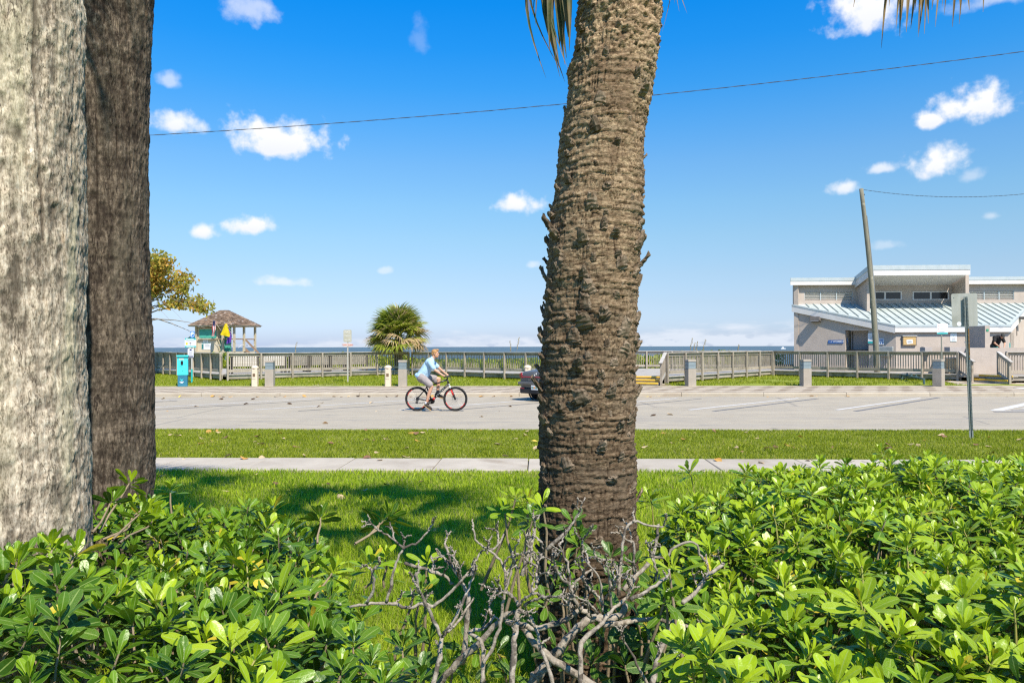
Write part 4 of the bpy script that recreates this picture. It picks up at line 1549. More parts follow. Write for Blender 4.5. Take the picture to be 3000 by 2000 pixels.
lg = link('badge', MB().lathe([(.07, 0), (.07, .006)], n=20).mesh('badge', NAVY), bdy, sm)
link('lettering', text_mesh('P', .11, WHT, bold=.002), bdy, sm @ Matrix.Translation((0, 0, .010)))
for k, ch in enumerate('PARKING'):
    link('lettering', text_mesh(ch, .075, NAVY, bold=.002), bdy, sm @ Matrix.Translation((0, -.11 - .07 * k, .003)))

# parking sign post
q = gp(562, 1124, .15)
t = thing('parking_sign', 'grey and teal post with a stack of parking signs beside the pay station', 'sign', (q.x, q.y, .14))
zz = lambda py: yp(562, py, q.y).z
MB().tube([(q.x, q.y, .1), (q.x, q.y, zz(1081))], .042, 10).build('sleeve', TEAL, t)
MB().tube([(q.x, q.y, zz(1081)), (q.x, q.y, zz(968))], .032, 10).build('post', mat('sign_post_grey', (.48, .47, .44), rough=.5), t)


def board(px, pyc, wpx, hpx, m, off=.05, nm='sign_panel'):
    p = yp(px, pyc, q.y - off)
    k = (q.y - off) / F * 1.0
    M_ = facing(Vector((p.x, q.y - off, p.z)))
    b_ = MB()
    w, h = wpx * k, hpx * k
    r_ = .03
    b_.prism([(-w / 2 + r_, -h / 2), (w / 2 - r_, -h / 2), (w / 2, -h / 2 + r_), (w / 2, h / 2 - r_), (w / 2 - r_, h / 2), (-w / 2 + r_, h / 2), (-w / 2, h / 2 - r_), (-w / 2, -h / 2 + r_)], M_ @ Matrix.Translation((0, 0, -.012)), .012)
    return b_.build(nm, m, t), M_, w, h


pn, M, w, h = board(563.5, 979.5, 13.5, 19, mat('parking_blue', (.02, .20, .55), rough=.4))
ring = MB().lathe([(w * .48, 0), (w * .48, .004)], n=24).mesh('disc', WHT)
linkw('disc', ring, pn, M @ Matrix.Scale(1.18, 4, (0, 1, 0)))
linkw('disc', MB().lathe([(w * .40, 0), (w * .40, .004)], n=24).mesh('disc', MATS['parking_blue']), pn, M @ Matrix.Translation((0, 0, .003)) @ Matrix.Scale(1.18, 4, (0, 1, 0)))
linkw('lettering', text_mesh('P', h * .72, WHT, bold=.006), pn, M @ Matrix.Translation((0, 0, .010)))
pn, M, w, h = board(558, 1004, 34, 28, WHT, .06)
bar(pn, M, 0, h * .41, w * .98, h * .18, TEAL); bar(pn, M, 0, -h * .41, w * .98, h * .18, TEAL)
bar(pn, M, -w * .32, -h * .09, w * .17, h * .24, mat('sign_yellow', (.75, .5, .02)))
bar(pn, M, 0, -h * .02, w * .18, h * .07, INK); bar(pn, M, 0, -h * .17, w * .18, h * .07, INK)
bar(pn, M, 0, h * .23, w * .8, h * .03, INK)
bar(pn, M, -w * .05, h * .41, w * .7, h * .05, WHT, 'print', .006); bar(pn, M, 0, -h * .41, w * .7, h * .05, WHT, 'print', .006)
pn, M, w, h = board(558.5, 1034, 18, 27, mat('sign_offwhite', (.62, .62, .66), rough=.5))
bar(pn, M, 0, h * .36, w * .34, h * .16, NAVY)
lines_block(pn, M, 0, h * .16, w * .7, 5, h * .09, mat('grey_ink', (.35, .35, .38)), h * .025)
bar(pn, M, 0, -h * .34, w * .84, h * .05, NAVY); bar(pn, M, 0, -h * .43, w * .84, h * .07, NAVY)

# NO PARKING sign, seen from its weathered side
q = gp(1019, 1122, .15)
t = thing('no_parking_sign', 'faded NO sign with a red lettered plate on a rusty post in the grass', 'sign', (q.x, q.y, .14))
RUSTP = mat('rusty_galvanised', (.36, .34, .30), (.44, .42, .38), 6, .6, c3=(.26, .13, .05), s3=2.5, lo3=.58, hi3=.7)
MB().box((q.x, q.y, (.1 + yp(1019, 968, q.y).z) / 2), (.06, .03, yp(1019, 968, q.y).z - .1)).build('post', RUSTP, t)
FADE = mat('faded_sign', (.36, .345, .27), (.42, .40, .32), 4, .7, c3=(.34, .20, .09), s3=2.2, lo3=.64, hi3=.76)
pn, M, w, h = board(1018, 984, 24, 36, FADE, .03)
FWH = mat('faded_white', (.58, .57, .52), rough=.7)
for tx, yy, sz in (('NO', .32, .30), ('PARKING', .02, .12), ('ANY TIME', -.34, .105)):
    linkw('lettering', text_mesh(tx, h * sz, FWH, bold=.003), pn, M @ Matrix.Translation((0, h * yy, .003)))
pn, M, w, h = board(1018, 1010.5, 27, 10.5, mat('faded_pink', (.55, .47, .43), rough=.7), .03)
linkw('lettering', text_mesh('TOW ZONE', h * .6, mat('faded_red', (.50, .14, .10), rough=.7), bold=.002), pn, M @ Matrix.Translation((0, 0, .003)))
q2 = gp(1019, 1122, .15)

# white sign with red marks behind the right lamp bollard
q = yp(2759, 1100, 35.4); q = Vector((q.x, 35.4, .15))
t = thing('beach_rules_sign', 'white rules sign with red marks and teal foot on a thin grey post', 'sign', q)
MB().tube([(q.x, q.y, .1), (q.x, q.y, yp(2759, 950, q.y).z)], .03, 8).build('post', mat('olive_grey_post', (.26, .255, .21), rough=.5), t)
pn, M, w, h = board(2761, 963, 31, 30, WHT, .045)
b_ = MB(); bar(pn, M, 0, -h * .43, w * .97, h * .13, TEAL)
for k in range(5):
    bar(pn, M, -w * .38, h * (.28 - k * .14), w * .06, h * .06, REDI)
    bar(pn, M, -w * .05 + (k % 2) * .02, h * (.28 - k * .14), w * (.36 + .12 * (k > 2)), h * .035, mat('grey_ink', (.35, .35, .38)))
bar(pn, M, w * .02, -h * .33, w * .66, h * .04, MATS['grey_ink'])

# sign seen from behind in the verge
base = gp(2846, 1281, .08)
top = yp(2829, 868, base.y + .05)
t = thing('road_sign', 'back of a grey metal road sign on a leaning rusty channel post in the verge', 'sign', base)
d_ = (top - base).normalized()
side = Vector((1, 0, 0)); side = (side - d_ * side.dot(d_)).normalized()
side = (Matrix.Rotation(R(-32), 3, d_) @ side)
fw = d_.cross(side)
M = Matrix(((side.x, fw.x, d_.x, base.x), (side.y, fw.y, d_.y, base.y), (side.z, fw.z, d_.z, base.z), (0, 0, 0, 1)))
if (M.to_3x3() @ Vector((0, 1, 0))).y > 0: pass
Lp = (top - base).length
GALV = mat('channel_post_steel', (.27, .29, .265), (.34, .36, .33), 5, .6, c3=(.20, .22, .19), s3=3)
RUST = mat('rust_streak', (.34, .15, .03), (.42, .22, .05), 25, .9, c3=(.30, .30, .26), s3=14, lo3=.5, hi3=.6)
mbp = MB()
pr = [(-.036, .0), (-.016, .0), (-.010, .030), (.010, .030), (.016, 0), (.036, 0), (.036, -.004), (.013, -.004), (.007, .025), (-.007, .025), (-.013, -.004), (-.036, -.004)]
mbp.prism(pr, M @ Matrix.Translation((0, 0, -.1)), Lp + .1)
pst = mbp.build('channel_post', GALV, t)
hole_me = MB().box((0, 0, 0), (.009, .004, .012)).mesh('hole', HOLE)
nh = 100
mbh = MB()
for k in range(nh):
    z = Lp - .04 - k * .0262
    mbh.box(M @ Vector((.026, -.0052, z)), (.010, .003, .013), M.to_3x3())
    mbh.box(M @ Vector((-.026, -.0052, z)), (.010, .003, .013), M.to_3x3())
tag(mbh.build('holes', HOLE, pst), kind='stuff')
mbr = MB()
mbr.box(M @ Vector((.0262, -.0048, Lp * .66)), (.019, .0022, Lp * .22), M.to_3x3())
mbr.build('rust', RUST, pst)
c = yp(2826.5, 907.5, base.y + .1)
Ms = Matrix.Translation(c) @ Matrix.Rotation(R(-1.5), 4, 'Y') @ facing((0, 0, 0), R(-6))
k_ = (base.y + .1) / F
w, h = 69 * k_, 95 * k_
pl = []
for (cx, cy, a0) in ((w / 2 - .03, h / 2 - .03, 0), (-w / 2 + .03, h / 2 - .03, 90), (-w / 2 + .03, -h / 2 + .03, 180), (w / 2 - .03, -h / 2 + .03, 270)):
    for k in range(5):
        pl.append((cx + .03 * math.cos(R(a0 + 22.5 * k)), cy + .03 * math.sin(R(a0 + 22.5 * k))))
pn = MB().prism(pl, Ms @ Matrix.Translation((0, 0, -.012)), .003).build('sign_panel', mat('raw_aluminium', (.34, .34, .30), (.40, .40, .36), 2, .55, stretch=(6, 6, .5), c3=(.30, .30, .26), s3=2, metal=.2), t)
linkw('sticker', MB().lathe([(.043, 0), (.043, .003)], n=24).mesh('sticker', WHT), pn, Ms @ Matrix.Translation((-.11, -h * .42, -.009)))
linkw('bolt', MB().lathe([(.012, 0), (.008, .008)], n=8).mesh('bolt', STEEL), pn, Ms @ Matrix.Translation((-.19, h * .38, -.009)))

# leaning wooden pole with wires
b0, b1 = gp(2571, 1110, .15), yp(2523, 553, 39.7)
WPOLE = mat('pole_wood', (.165, .155, .11), (.24, .225, .165), 3, .9, .006, 20, (6, 6, .5), c3=(.36, .33, .25), s3=2, lo3=.55, hi3=.7)
t = thing('wooden_pole', 'tall leaning weathered wooden pole in front of the toilet building', 'pole', b0)
dirp = (b1 - b0)
pts = [b0 + dirp * (k / 14) + Vector((.10 * math.sin(math.pi * k / 14), 0, 0)) for k in range(15)]
pts[0] = b0 - Vector((0, 0, .1))
MB().tube(pts, [.145 - .045 * k / 14 for k in range(15)], 14).build('shaft', WPOLE, t, smooth=True)
cnd = [p + Vector((.125 - .035 * k / 14, -.06, 0)) for k, p in enumerate(pts[:-2])]
MB().tube(cnd, .03, 8).build('conduit', mat('conduit_grey', (.20, .21, .21), rough=.5), t)
MB().box(b1 + Vector((.13, -.02, -.32)), (.06, .06, .07)).build('insulator', INK, t)
CABLE = mat('cable', (.05, .045, .04), (.08, .07, .06), 20, .6)


def twisted(name, label, A, B, sag, rad, turns, n=220):
    A, B = Vector(A), Vector(B)
    t = thing(name, label, 'cable', A)
    d = (B - A).normalized()
    m = frame_m(d)
    for ph in (0, math.pi):
        pts = []
        for k in range(n + 1):
            u = k / n
            p = A.lerp(B, u) - Vector((0, 0, sag * 4 * u * (1 - u)))
            a = turns * 2 * math.pi * u + ph
            pts.append(p + m @ Vector((math.cos(a) * rad, math.sin(a) * rad, 0)))
        MB().tube(pts, rad * (1 if ph == 0 else .7), 5).build('strand', CABLE, t)
    return t


YWI = 24.0
A, Mi, B = yp(300, 404, YWI), yp(1640, 306, YWI), yp(3250, 117, YWI)
u = (Mi.x - A.x) / (B.x - A.x)
sg = (A.z + (B.z - A.z) * u - Mi.z) / (4 * u * (1 - u))
twisted('overhead_cable', 'long twisted overhead cable crossing the sky behind the palm trunks', A, B, sg, .008, 30, 420)
p1_ = b1 + Vector((.1, 0, -.05))
B2 = yp(3300, 520, 36)
twisted('service_cable', 'thin sagging cable from the top of the leaning wooden pole', p1_, B2, .62, .008, 26, 300)

# irrigation pipework
PIPE = mat('green_pipe', (.045, .085, .085), (.06, .11, .11), 5, .5)
q0, q1 = gp(2643, 1112, .2), gp(2707, 1124, .18)
t = thing('irrigation_pipe', 'dark green valve pipework standing in the grass before the grey fence', 'pipe', q0)
zt = .44
MB().tube([q0 - h_ * .1, Vector((q0.x, q0.y, zt)), Vector((q1.x, q1.y, zt - .05)), q1 - h_ * .1], .05, 8).build('pipe', PIPE, t)
for k in (.25, .45, .66):
    p = Vector((q0.x, q0.y, zt)).lerp(Vector((q1.x, q1.y, zt - .05)), k)
    MB().sphere(p, .085, 8).build('valve_body', PIPE, t)
    MB().tube([p, p + h_ * .15], .035, 8).build('valve_handle', PIPE, t)

# ---------------------------------------------------------------- benches on the deck
BW, BG = mat('cream_bench', (.60, .55, .48), (.66, .61, .54), 4, .7, vary=.05), mat('grey_bench', (.24, .22, .19), (.30, .275, .24), 4, .8, vary=.08)
BLK = mat('bench_black', (.02, .02, .022), rough=.5)


def bench(m, label, loc, rz, L):
    t = thing('bench', label, 'bench', loc, rz, 'benches on the boardwalk')
    for k in range(5):
        link('back_slat', MB().box((0, 0, 0), (L, .035, .115), bev=.006).mesh('back_slat', m), t, Matrix.Translation((0, 0, .42 + k * .128)) @ Matrix.Rotation(R(8), 4, 'X'))
    for k in range(3):
        link('seat_slat', MB().box((0, 0, 0), (L, .14, .035), bev=.006).mesh('seat_slat', m), t, Matrix.Translation((0, .12 + k * .155, .42)))
    for s_ in (-1, 1):
        x = s_ * (L / 2 - .05)
        mb = MB()
        for yy in (.0, .48):
            mb.box((x, yy, .21), (.09, .09, .42))
        mb.box((x, -.02, .68), (.10, .08, .62)); mb.box((x, .24, .60), (.09, .55, .05)); mb.box((x, .46, .5), (.06, .06, .2))
        link('end_frame', mb.mesh('end_frame', BLK), t)
    return t


bd = Vector((-9.4 + 15.75, 43.5 - 37.55, 0)).normalized()
bb = Vector((-bd.y, bd.x, 0))
azb = math.atan2(bd.y, bd.x)
names = [('cream', .155, 1.5, 'cream slatted bench nearest to the corner of the board fence'), ('cream', .335, 1.5, 'second cream slatted bench right of the first one'),
         ('grey', .50, 1.25, 'grey slatted bench next to the cream bench'), ('grey', .645, 1.25, 'grey slatted bench left of the faded NO sign'),
         ('grey', .79, 1.25, 'grey slatted bench right of the faded NO sign'), ('grey', .93, 1.2, 'grey slatted bench just left of the cabbage palm')]
for col, u, L, lab in names:
    p = Vector((-15.75, 37.55, ZD)).lerp(Vector((-9.4, 43.5, ZD)), u) + bb * 1.1
    bench(BW if col == 'cream' else BG, lab, p, azb + rnd.uniform(-.05, .05), L)

# ---------------------------------------------------------------- motor boat far out
q = yp(2294, 1014.6, 1100)
t = thing('motor_boat', 'tiny white motor boat on the horizon left of the toilet building', 'boat', (q.x, 1100, -2.5), R(8))
hull = [(-3.6, -.9), (2.4, -.9), (3.9, 0), (2.4, .9), (-3.6, .9)]
link('hull', MB().prism(hull, Matrix.Translation((0, 0, 0)), 1.1).mesh('hull', WHT), t)
link('cabin', MB().box((-.3, 0, 1.9), (2.6, 1.5, 1.6), bev=.2).mesh('cabin', WHT), t)
link('windscreen', MB().box((1.05, 0, 2.1), (.1, 1.3, .8)).mesh('windscreen', DARKG), t)

# ---------------------------------------------------------------- sea oats behind the fences
OAT = mat('oat_straw', (.27, .22, .12), (.36, .30, .17), 5, .9)


def oat(px0, py0, px1, py1, Yv, lab):
    a, b = yp(px0, py0, Yv), yp(px1, py1, Yv)
    a.z = min(a.z, .3)
    t = thing('sea_oat', lab, 'plant', a, 0, 'sea oats behind the fence')
    pts = [a.lerp(b, k / 6) + Vector(((k / 6) ** 2 * .06, 0, 0)) for k in range(7)]
    MB().tube(pts, [.012 - .001 * k for k in range(7)], 5).build('stalk', OAT, t)
    mb = MB()
    for k in range(14):
        p = pts[4].lerp(pts[6], k / 13)
        mb.sphere(p + Vector((rnd.uniform(-.03, .05), rnd.uniform(-.03, .03), -.02)), (.022, .022, .05), 6)
    mb.build('seed_head', OAT, t)


for a_, lb in (((2015, 1030, 2025, 990), 'tallest left stalk of the sea oat clump right of the palm trunk'), ((2028, 1030, 2032, 1004), 'shortest stalk inside the sea oat clump right of the palm trunk'), ((2039, 1030, 2040, 1000), 'upright middle stalk of the sea oat clump right of the palm trunk'),
              ((2046, 1030, 2064, 994), 'stalk leaning right at the right side of the sea oat clump'), ((2155, 1030, 2162, 1009), 'lone short sea oat stalk between the clump and the toilet building'), ((1505, 1030, 1518, 988), 'sea oat stalk leaning right just left of the middle palm trunk'),
              ((1497, 1030, 1492, 998), 'sea oat stalk leaning left just left of the middle palm trunk'), ((858, 1028, 866, 1002), 'lone sea oat stalk between the hut and the faded NO sign')):
    oat(*a_, 48.5, lb)
# ================================================================ PALM TRUNKS
def attr_bark(name, cols, crack, bscale, stretch, bdist, patch=None, rough=.95, fibre=None, gash=None, bands=None):
    """bark: base tone by noise, dark in the displaced grooves (attribute 'groove' = depth of the real relief)"""
    m = bpy.data.materials.new(name)
    m.use_nodes = True
    t = m.node_tree
    q = NG(t)
    b = t.nodes['Principled BSDF']
    v = q.n('ShaderNodeTexCoord').outputs['Object']
    n1 = q.noise(q.mapping(v, stretch), bscale, 6, .65)
    if fibre:
        acc = q.m('MULTIPLY', n1, 1 - sum(f_[2] for f_ in fibre))
        for st_, sc_, wt_ in fibre:
            acc = q.m('ADD', acc, q.m('MULTIPLY', q.noise(q.mapping(v, st_, loc=(2 + sc_, 9, 4)), sc_, 3, .55), wt_))
        n1 = q.m('ADD', q.m('MULTIPLY', q.m('SUBTRACT', acc, .5), 2.1), .5)
    n2 = q.noise(q.mapping(v, tuple(s_ * .35 for s_ in stretch), loc=(5, 2, 8)), bscale * .5, 4, .6)
    c = q.ramp(n1, [(.28, cols[0]), (.45, cols[1]), (.58, cols[2]), (.74, cols[3])])
    c = q.mix(q.m('MULTIPLY', q.ss(n2, .5, .68), .55), c, cols[4])
    if patch:
        c = q.mix(q.m('MULTIPLY', q.ss(q.noise(q.mapping(v, patch[1]), patch[2], 5, .6), patch[3], patch[4]), patch[5]), c, patch[0])
    if bands:
        bn_ = q.noise(q.mapping(v, bands[0]), bands[1], 4, .6)
        c = q.mix(1, c, q.mix(q.lin(bn_, .32, .68), (bands[2],) * 3, (bands[3],) * 3), 'MULTIPLY')
    if gash:
        gn = q.noise(q.mapping(v, gash[0]), gash[1], 3, .55)
        ln_ = q.m('ABSOLUTE', q.m('SUBTRACT', gn, .5))
        msk = q.ss(q.noise(q.mapping(v, (1, 1, .4), loc=(8, 1, 3)), 9, 3, .5), .42, .56)
        c = q.mix(q.m('MULTIPLY', q.m('MULTIPLY', q.ss(ln_, gash[2], .0), msk), gash[3]), c, crack)
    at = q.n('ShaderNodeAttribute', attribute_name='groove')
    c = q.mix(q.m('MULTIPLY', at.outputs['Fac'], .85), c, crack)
    t.links.new(c, b.inputs['Base Color'])
    b.inputs['Roughness'].default_value = rough
    b.inputs['Specular IOR Level'].default_value = .15
    bp = q.n('ShaderNodeBump')
    bp.inputs['Distance'].default_value = bdist
    t.links.new(q.noise(q.mapping(v, stretch), bscale * 1.7, 6, .7), bp.inputs['Height'])
    t.links.new(bp.outputs[0], b.inputs['Normal'])
    return m


def trunk_mesh(name, cl, nu, nv, disp, m, zs=None):
    """cl: list of (x, y, z, r); disp(u in 0..1, z) -> (displacement, groove)"""
    cl = np.array(cl, float)
    z = np.linspace(cl[0, 2], cl[-1, 2], nv) if zs is None else zs
    nv = len(z)
    cx, cy, r = (np.interp(z, cl[:, 2], cl[:, k]) for k in (0, 1, 3))
    # smooth the axis
    ker = np.hanning(max(3, nv // 12)); ker /= ker.sum()
    sm = lambda a: np.convolve(np.pad(a, len(ker) // 2, 'edge'), ker, 'valid')[:nv]
    cx, cy, r = sm(cx), sm(cy), sm(r)
    u = np.arange(nu) / nu
    U, Zg = np.meshgrid(u, z)
    d, gr = disp(U, Zg)
    rr = r[:, None] + d
    a = U * 2 * np.pi
    V = np.stack([cx[:, None] + rr * np.cos(a), cy[:, None] + rr * np.sin(a), Zg], -1).reshape(-1, 3)
    i = np.arange((nv - 1) * nu)
    row, c = i // nu, i % nu
    a0, a1 = row * nu + c, row * nu + (c + 1) % nu
    Q = np.stack([a0, a1, a1 + nu, a0 + nu], 1)
    return npmesh(name, V, Q, m, True, {'groove': np.clip(gr, 0, 1).ravel()}), (lambda zz: (np.interp(zz, z, cx), np.interp(zz, z, cy), np.interp(zz, z, r)))


# ---- central palm
PD = 3.8
def pc(py, pxl, pxr, k=1.0):
    p = yp((pxl + pxr) / 2, py, PD)
    return (p.x, PD, p.z, (pxr - pxl) / 2 / F * PD * 1.0 * k)


clc = [(pc(1900, 1580, 1862)[0], PD, -.15, .27)] + [pc(*a) for a in ((1900, 1580, 1864), (1700, 1580, 1862), (1500, 1582, 1860), (1250, 1584, 1858), (1000, 1592, 1858), (800, 1602, 1868), (650, 1615, 1873), (500, 1638, 1880), (400, 1645, 1886), (250, 1668, 1908), (130, 1688, 1926), (0, 1700, 1934))]
ptop = pc(-260, 1722, 1960)
clc += [ptop, (ptop[0] + .08, PD, 5.4, .22), (ptop[0] + .10, PD, 5.9, .10)]
ring_edges = None


def disp_c(U, Zg):
    # irregular fibrous growth rings that wander, merge and break into little blocks
    w = .050 * (fbm(U * 4, Zg * 3, 0, 31, 3, 4) - .5) + .016 * (vn(U * 22, Zg * 18, 0, 32, 22) - .5)
    ph = (Zg + w + .02 * np.sin(Zg * 3.1)) / .034 + 1.6 * vn(0 * U, Zg * 4, 0, 33)
    f = ph - np.floor(ph)
    rid = np.floor(ph)
    strength = np.clip(vn(U * 6 + rid * 7.3, rid * 1.7, 0, 34) * 1.9 - .35, .05, 1.4)
    d = .0075 * strength * (1 - f) ** 1.4
    ph2 = ph * 2.7 + 1.2 * vn(U * 16, Zg * 12, 0, 44, 16)
    f2 = ph2 - np.floor(ph2)
    s2 = vn(U * 14 + np.floor(ph2) * 3.1, np.floor(ph2), 0, 45)
    d += .0042 * s2 * (1 - f2)
    # short upright splits, about 2 cm apart
    r2 = np.floor(ph2 / 3)
    cu = U * 58 + 5.5 * vn(U * 14, Zg * 7, 0, 36, 14) + 7.3 * vn(r2 * 1.37, 0 * U, 0, 47)
    cell = np.abs(cu - np.floor(cu) - .5)
    mask = vn(U * 26, Zg * 16, 0, 37, 26)
    split = np.clip(1 - cell / .11, 0, 1) * np.clip((mask - .40) * 4, 0, 1)
    d -= .0075 * split
    fine = fbm(U * 110, Zg * 150, 0, 38, 3, 110) - .5
    coarse = fbm(U * 10, Zg * 7, 0, 39, 4, 10) - .5
    shag = np.clip((Zg - 3.1) / .3, 0, 1)
    clump = fbm(U * 34, Zg * 26, 0, 48, 3, 34) - .5
    d = d * (1 - .6 * shag) + fine * (.010 + .010 * shag) + clump * (.006 + .030 * shag) + coarse * .030
    groove = split * .85 + np.clip((f - .70) / .30, 0, 1) * .55 * strength + np.clip((f2 - .75) / .25, 0, 1) * .35 * s2 + np.clip(-fine * 2.4, 0, .5)
    return d * 1.15, groove * 1.15


BARKC = attr_bark('ringed_palm_bark', [(.12, .088, .06), (.235, .182, .13), (.34, .278, .205), (.50, .42, .32), (.25, .22, .175)], (.035, .024, .016), 26, (1, 1, 2.6), .006,
                  patch=((.13, .095, .07), (1, 1, .7), 3.0, .50, .66, .7), fibre=(((.20, .20, 1), 120, .35), ((.5, .5, 1), 230, .3)), gash=((1, 1, .35), 34, .022, .85))
# stem tone by height: paler towards the crown, darker brown towards the foot
def height_tone(m, z0, z1, young, low_tone):
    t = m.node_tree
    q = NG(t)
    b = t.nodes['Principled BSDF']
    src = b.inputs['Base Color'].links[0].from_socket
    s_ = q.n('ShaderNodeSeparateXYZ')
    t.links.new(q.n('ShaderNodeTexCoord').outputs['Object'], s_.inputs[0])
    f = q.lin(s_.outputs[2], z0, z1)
    c = q.mix(1, src, q.mix(f, low_tone, young), 'MULTIPLY')  # young is the tone at the upper end of the stem
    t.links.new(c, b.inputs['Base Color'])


height_tone(BARKC, .9, 3.35, (1.28, 1.14, .93), (.37, .315, .265))
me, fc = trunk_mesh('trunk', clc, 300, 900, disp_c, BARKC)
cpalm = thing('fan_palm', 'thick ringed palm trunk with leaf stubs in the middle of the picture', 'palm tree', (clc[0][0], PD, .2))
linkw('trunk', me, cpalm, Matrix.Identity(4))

# leaf-base stubs
STUB = mat('leaf_stub', (.12, .085, .055), (.26, .20, .14), 90, .95, .004, 90, (1, 1, .3), c3=(.10, .07, .045), s3=22, lo3=.52, hi3=.66, vary=.3, spec=.1)


def stub_mesh(seed):
    """torn, thick leaf foot: a blunt wedge that curves up and out of the bark"""
    r_ = random.Random(seed)
    n, k_ = 9, 12
    L = r_.uniform(.045, .072)
    w = r_.uniform(.020, .029)
    th = r_.uniform(.010, .015)
    curl = r_.uniform(.15, .55)
    vs, fs = [], []
    for i in range(n):
        t_ = i / (n - 1)
        yo = -.014 + L * (.66 * t_ - curl * .28 * t_ * t_) + .006
        zo = -.012 + L * (.35 * t_ + .62 * t_ ** 1.6)
        ww = w * (1.15 - .25 * t_ - .35 * t_ ** 3)
        tt = th * (1.35 - .75 * t_)
        for k in range(k_):
            a = 2 * math.pi * k / k_
            cx, cy = math.cos(a), math.sin(a)
            rg = 1 + r_.uniform(-.22, .22)
            tear = r_.uniform(-.012, .010) if i == n - 1 else (r_.uniform(-.003, .003))
            vs.append((cx * abs(cx) ** -.25 * ww * rg if abs(cx) > .01 else 0, yo + cy * tt * rg * (1 if cy > 0 else .6) - .006 * cx * cx * t_, zo + tear - (cy > 0) * .004 * t_))
    for i in range(n - 1):
        for k in range(k_):
            a, b = i * k_ + k, i * k_ + (k + 1) % k_
            fs.append((a, b, b + k_, a + k_))
    fs.append(tuple(range((n - 1) * k_, n * k_)))
    mb = MB(); mb.add(vs, fs)
    return mb.mesh('leaf_stub', STUB, False)


stubs = [stub_mesh(k) for k in range(9)]
zz = .35
k = 0
GA = 2.39996
while zz < 3.75:
    dens = np.interp(zz, [.35, 1.2, 1.6, 2.3, 2.7, 3.1, 3.7], [.035, .026, .0135, .0125, .019, .034, .05])
    a = k * GA + rnd.uniform(-.35, .35)
    x, y, r_ = fc(zz)
    big = float(np.interp(zz, [.4, 1.1, 1.6, 2.5, 3, 3.6], [.72, .72, .95, .98, .8, .6])) * rnd.choice((.5, .7, .9, 1.1, 1.3))
    rot = Matrix.Rotation(a - math.pi / 2, 4, 'Z') @ Matrix.Rotation(rnd.uniform(-.35, .35), 4, 'Y') @ Matrix.Rotation(rnd.uniform(-.35, .15), 4, 'X')
    linkw('leaf_stub', stubs[k % 9], cpalm, Matrix.Translation((x + math.cos(a) * (r_ - .004), y + math.sin(a) * (r_ - .004), zz)) @ rot @ Matrix.Diagonal((big * rnd.uniform(.8, 1.25), big, big * rnd.uniform(.8, 1.2), 1)))
    zz += dens * .52 * rnd.uniform(.6, 1.4)
    k += 1
print('stubs', k)

# fan leaves
PGREEN = grass_mat('palm_leaf', (.03, .075, .012), (.12, .19, .03), (.40, .31, .12))
PDEAD = mat('dead_palm_leaf', (.17, .105, .035), (.27, .185, .075), 9, .7, transl=.25, vary=.1)


def fan(seed, Lp, Rb, nseg, spread, droop, width, tint, m, drooptip=1.0, rowz=6):
    """a fan leaf in local space: petiole along +X from the origin, drooping under gravity (-Z)"""
    r_ = np.random.default_rng(seed)
    V, Q, T = [], [], []
    def path(s):                              # petiole arc
        return np.array([s, 0, .20 * s - .22 * s * s * droop / max(Lp, .1)])
    n = 5
    for i in range(n):
        s = Lp * i / (n - 1)
        p = path(s)
        w = .016 * (1 - .4 * i / (n - 1)) * (Rb / .9)
        V += [p + (0, -w, 0), p + (0, 0, -w * .9), p + (0, w, 0), p + (0, 0, w * .5)]
        T += [.55] * 4
    for i in range(n - 1):
        for k in range(4):
            a, b = i * 4 + k, i * 4 + (k + 1) % 4
            Q.append((a, b, b + 4, a + 4))
    hub = path(Lp)
    d = path(Lp) - path(Lp * .9)
    d /= np.linalg.norm(d)
    e = np.array([0, 1.0, 0])
    nrm = np.cross(d, e)
    for k in range(nseg):
        an = (k / (nseg - 1) - .5) * spread
        dirv = d * math.cos(an) + e * math.sin(an)
        L = Rb * (.72 + .28 * math.cos(an * .75)) * r_.uniform(.9, 1.05)
        wd = np.cross(dirv, nrm)
        base = len(V)
        tt = np.clip(tint + r_.normal(0, .12), 0, 1)
        kink = r_.uniform(.6, 1.3)
        sidek = r_.normal(0, .05)
        for j in range(rowz):
            s = j / (rowz - 1)
            w = width * min(1, s * 3.2 + .12) * (1 - max(0, s - .45) / .55 * .94)
            fall = (max(0, s - .35) / .65) ** 1.7 * drooptip * kink
            p = hub + dirv * L * (s * (1 - .30 * min(fall, 1.2))) + np.array([0, 0, -1]) * L * .5 * fall + nrm * (-.10 * L * math.sin(s * 2.4)) * (abs(an) / spread) + wd * sidek * s * s * L
            fold = .35 * w
            V += [p - wd * w + nrm * fold * .4, p - nrm * fold * .6 * 0, p + wd * w + nrm * fold * .4]
            T += [tt + .18 * max(0, s - .6)] * 3
        for j in range(rowz - 1):
            a = base + j * 3
            Q += [(a, a + 1, a + 4, a + 3), (a + 1, a + 2, a + 5, a + 4)]
    return npmesh('frond', np.array(V), np.array(Q), m, True, {'tint': np.clip(T, 0, 1)})


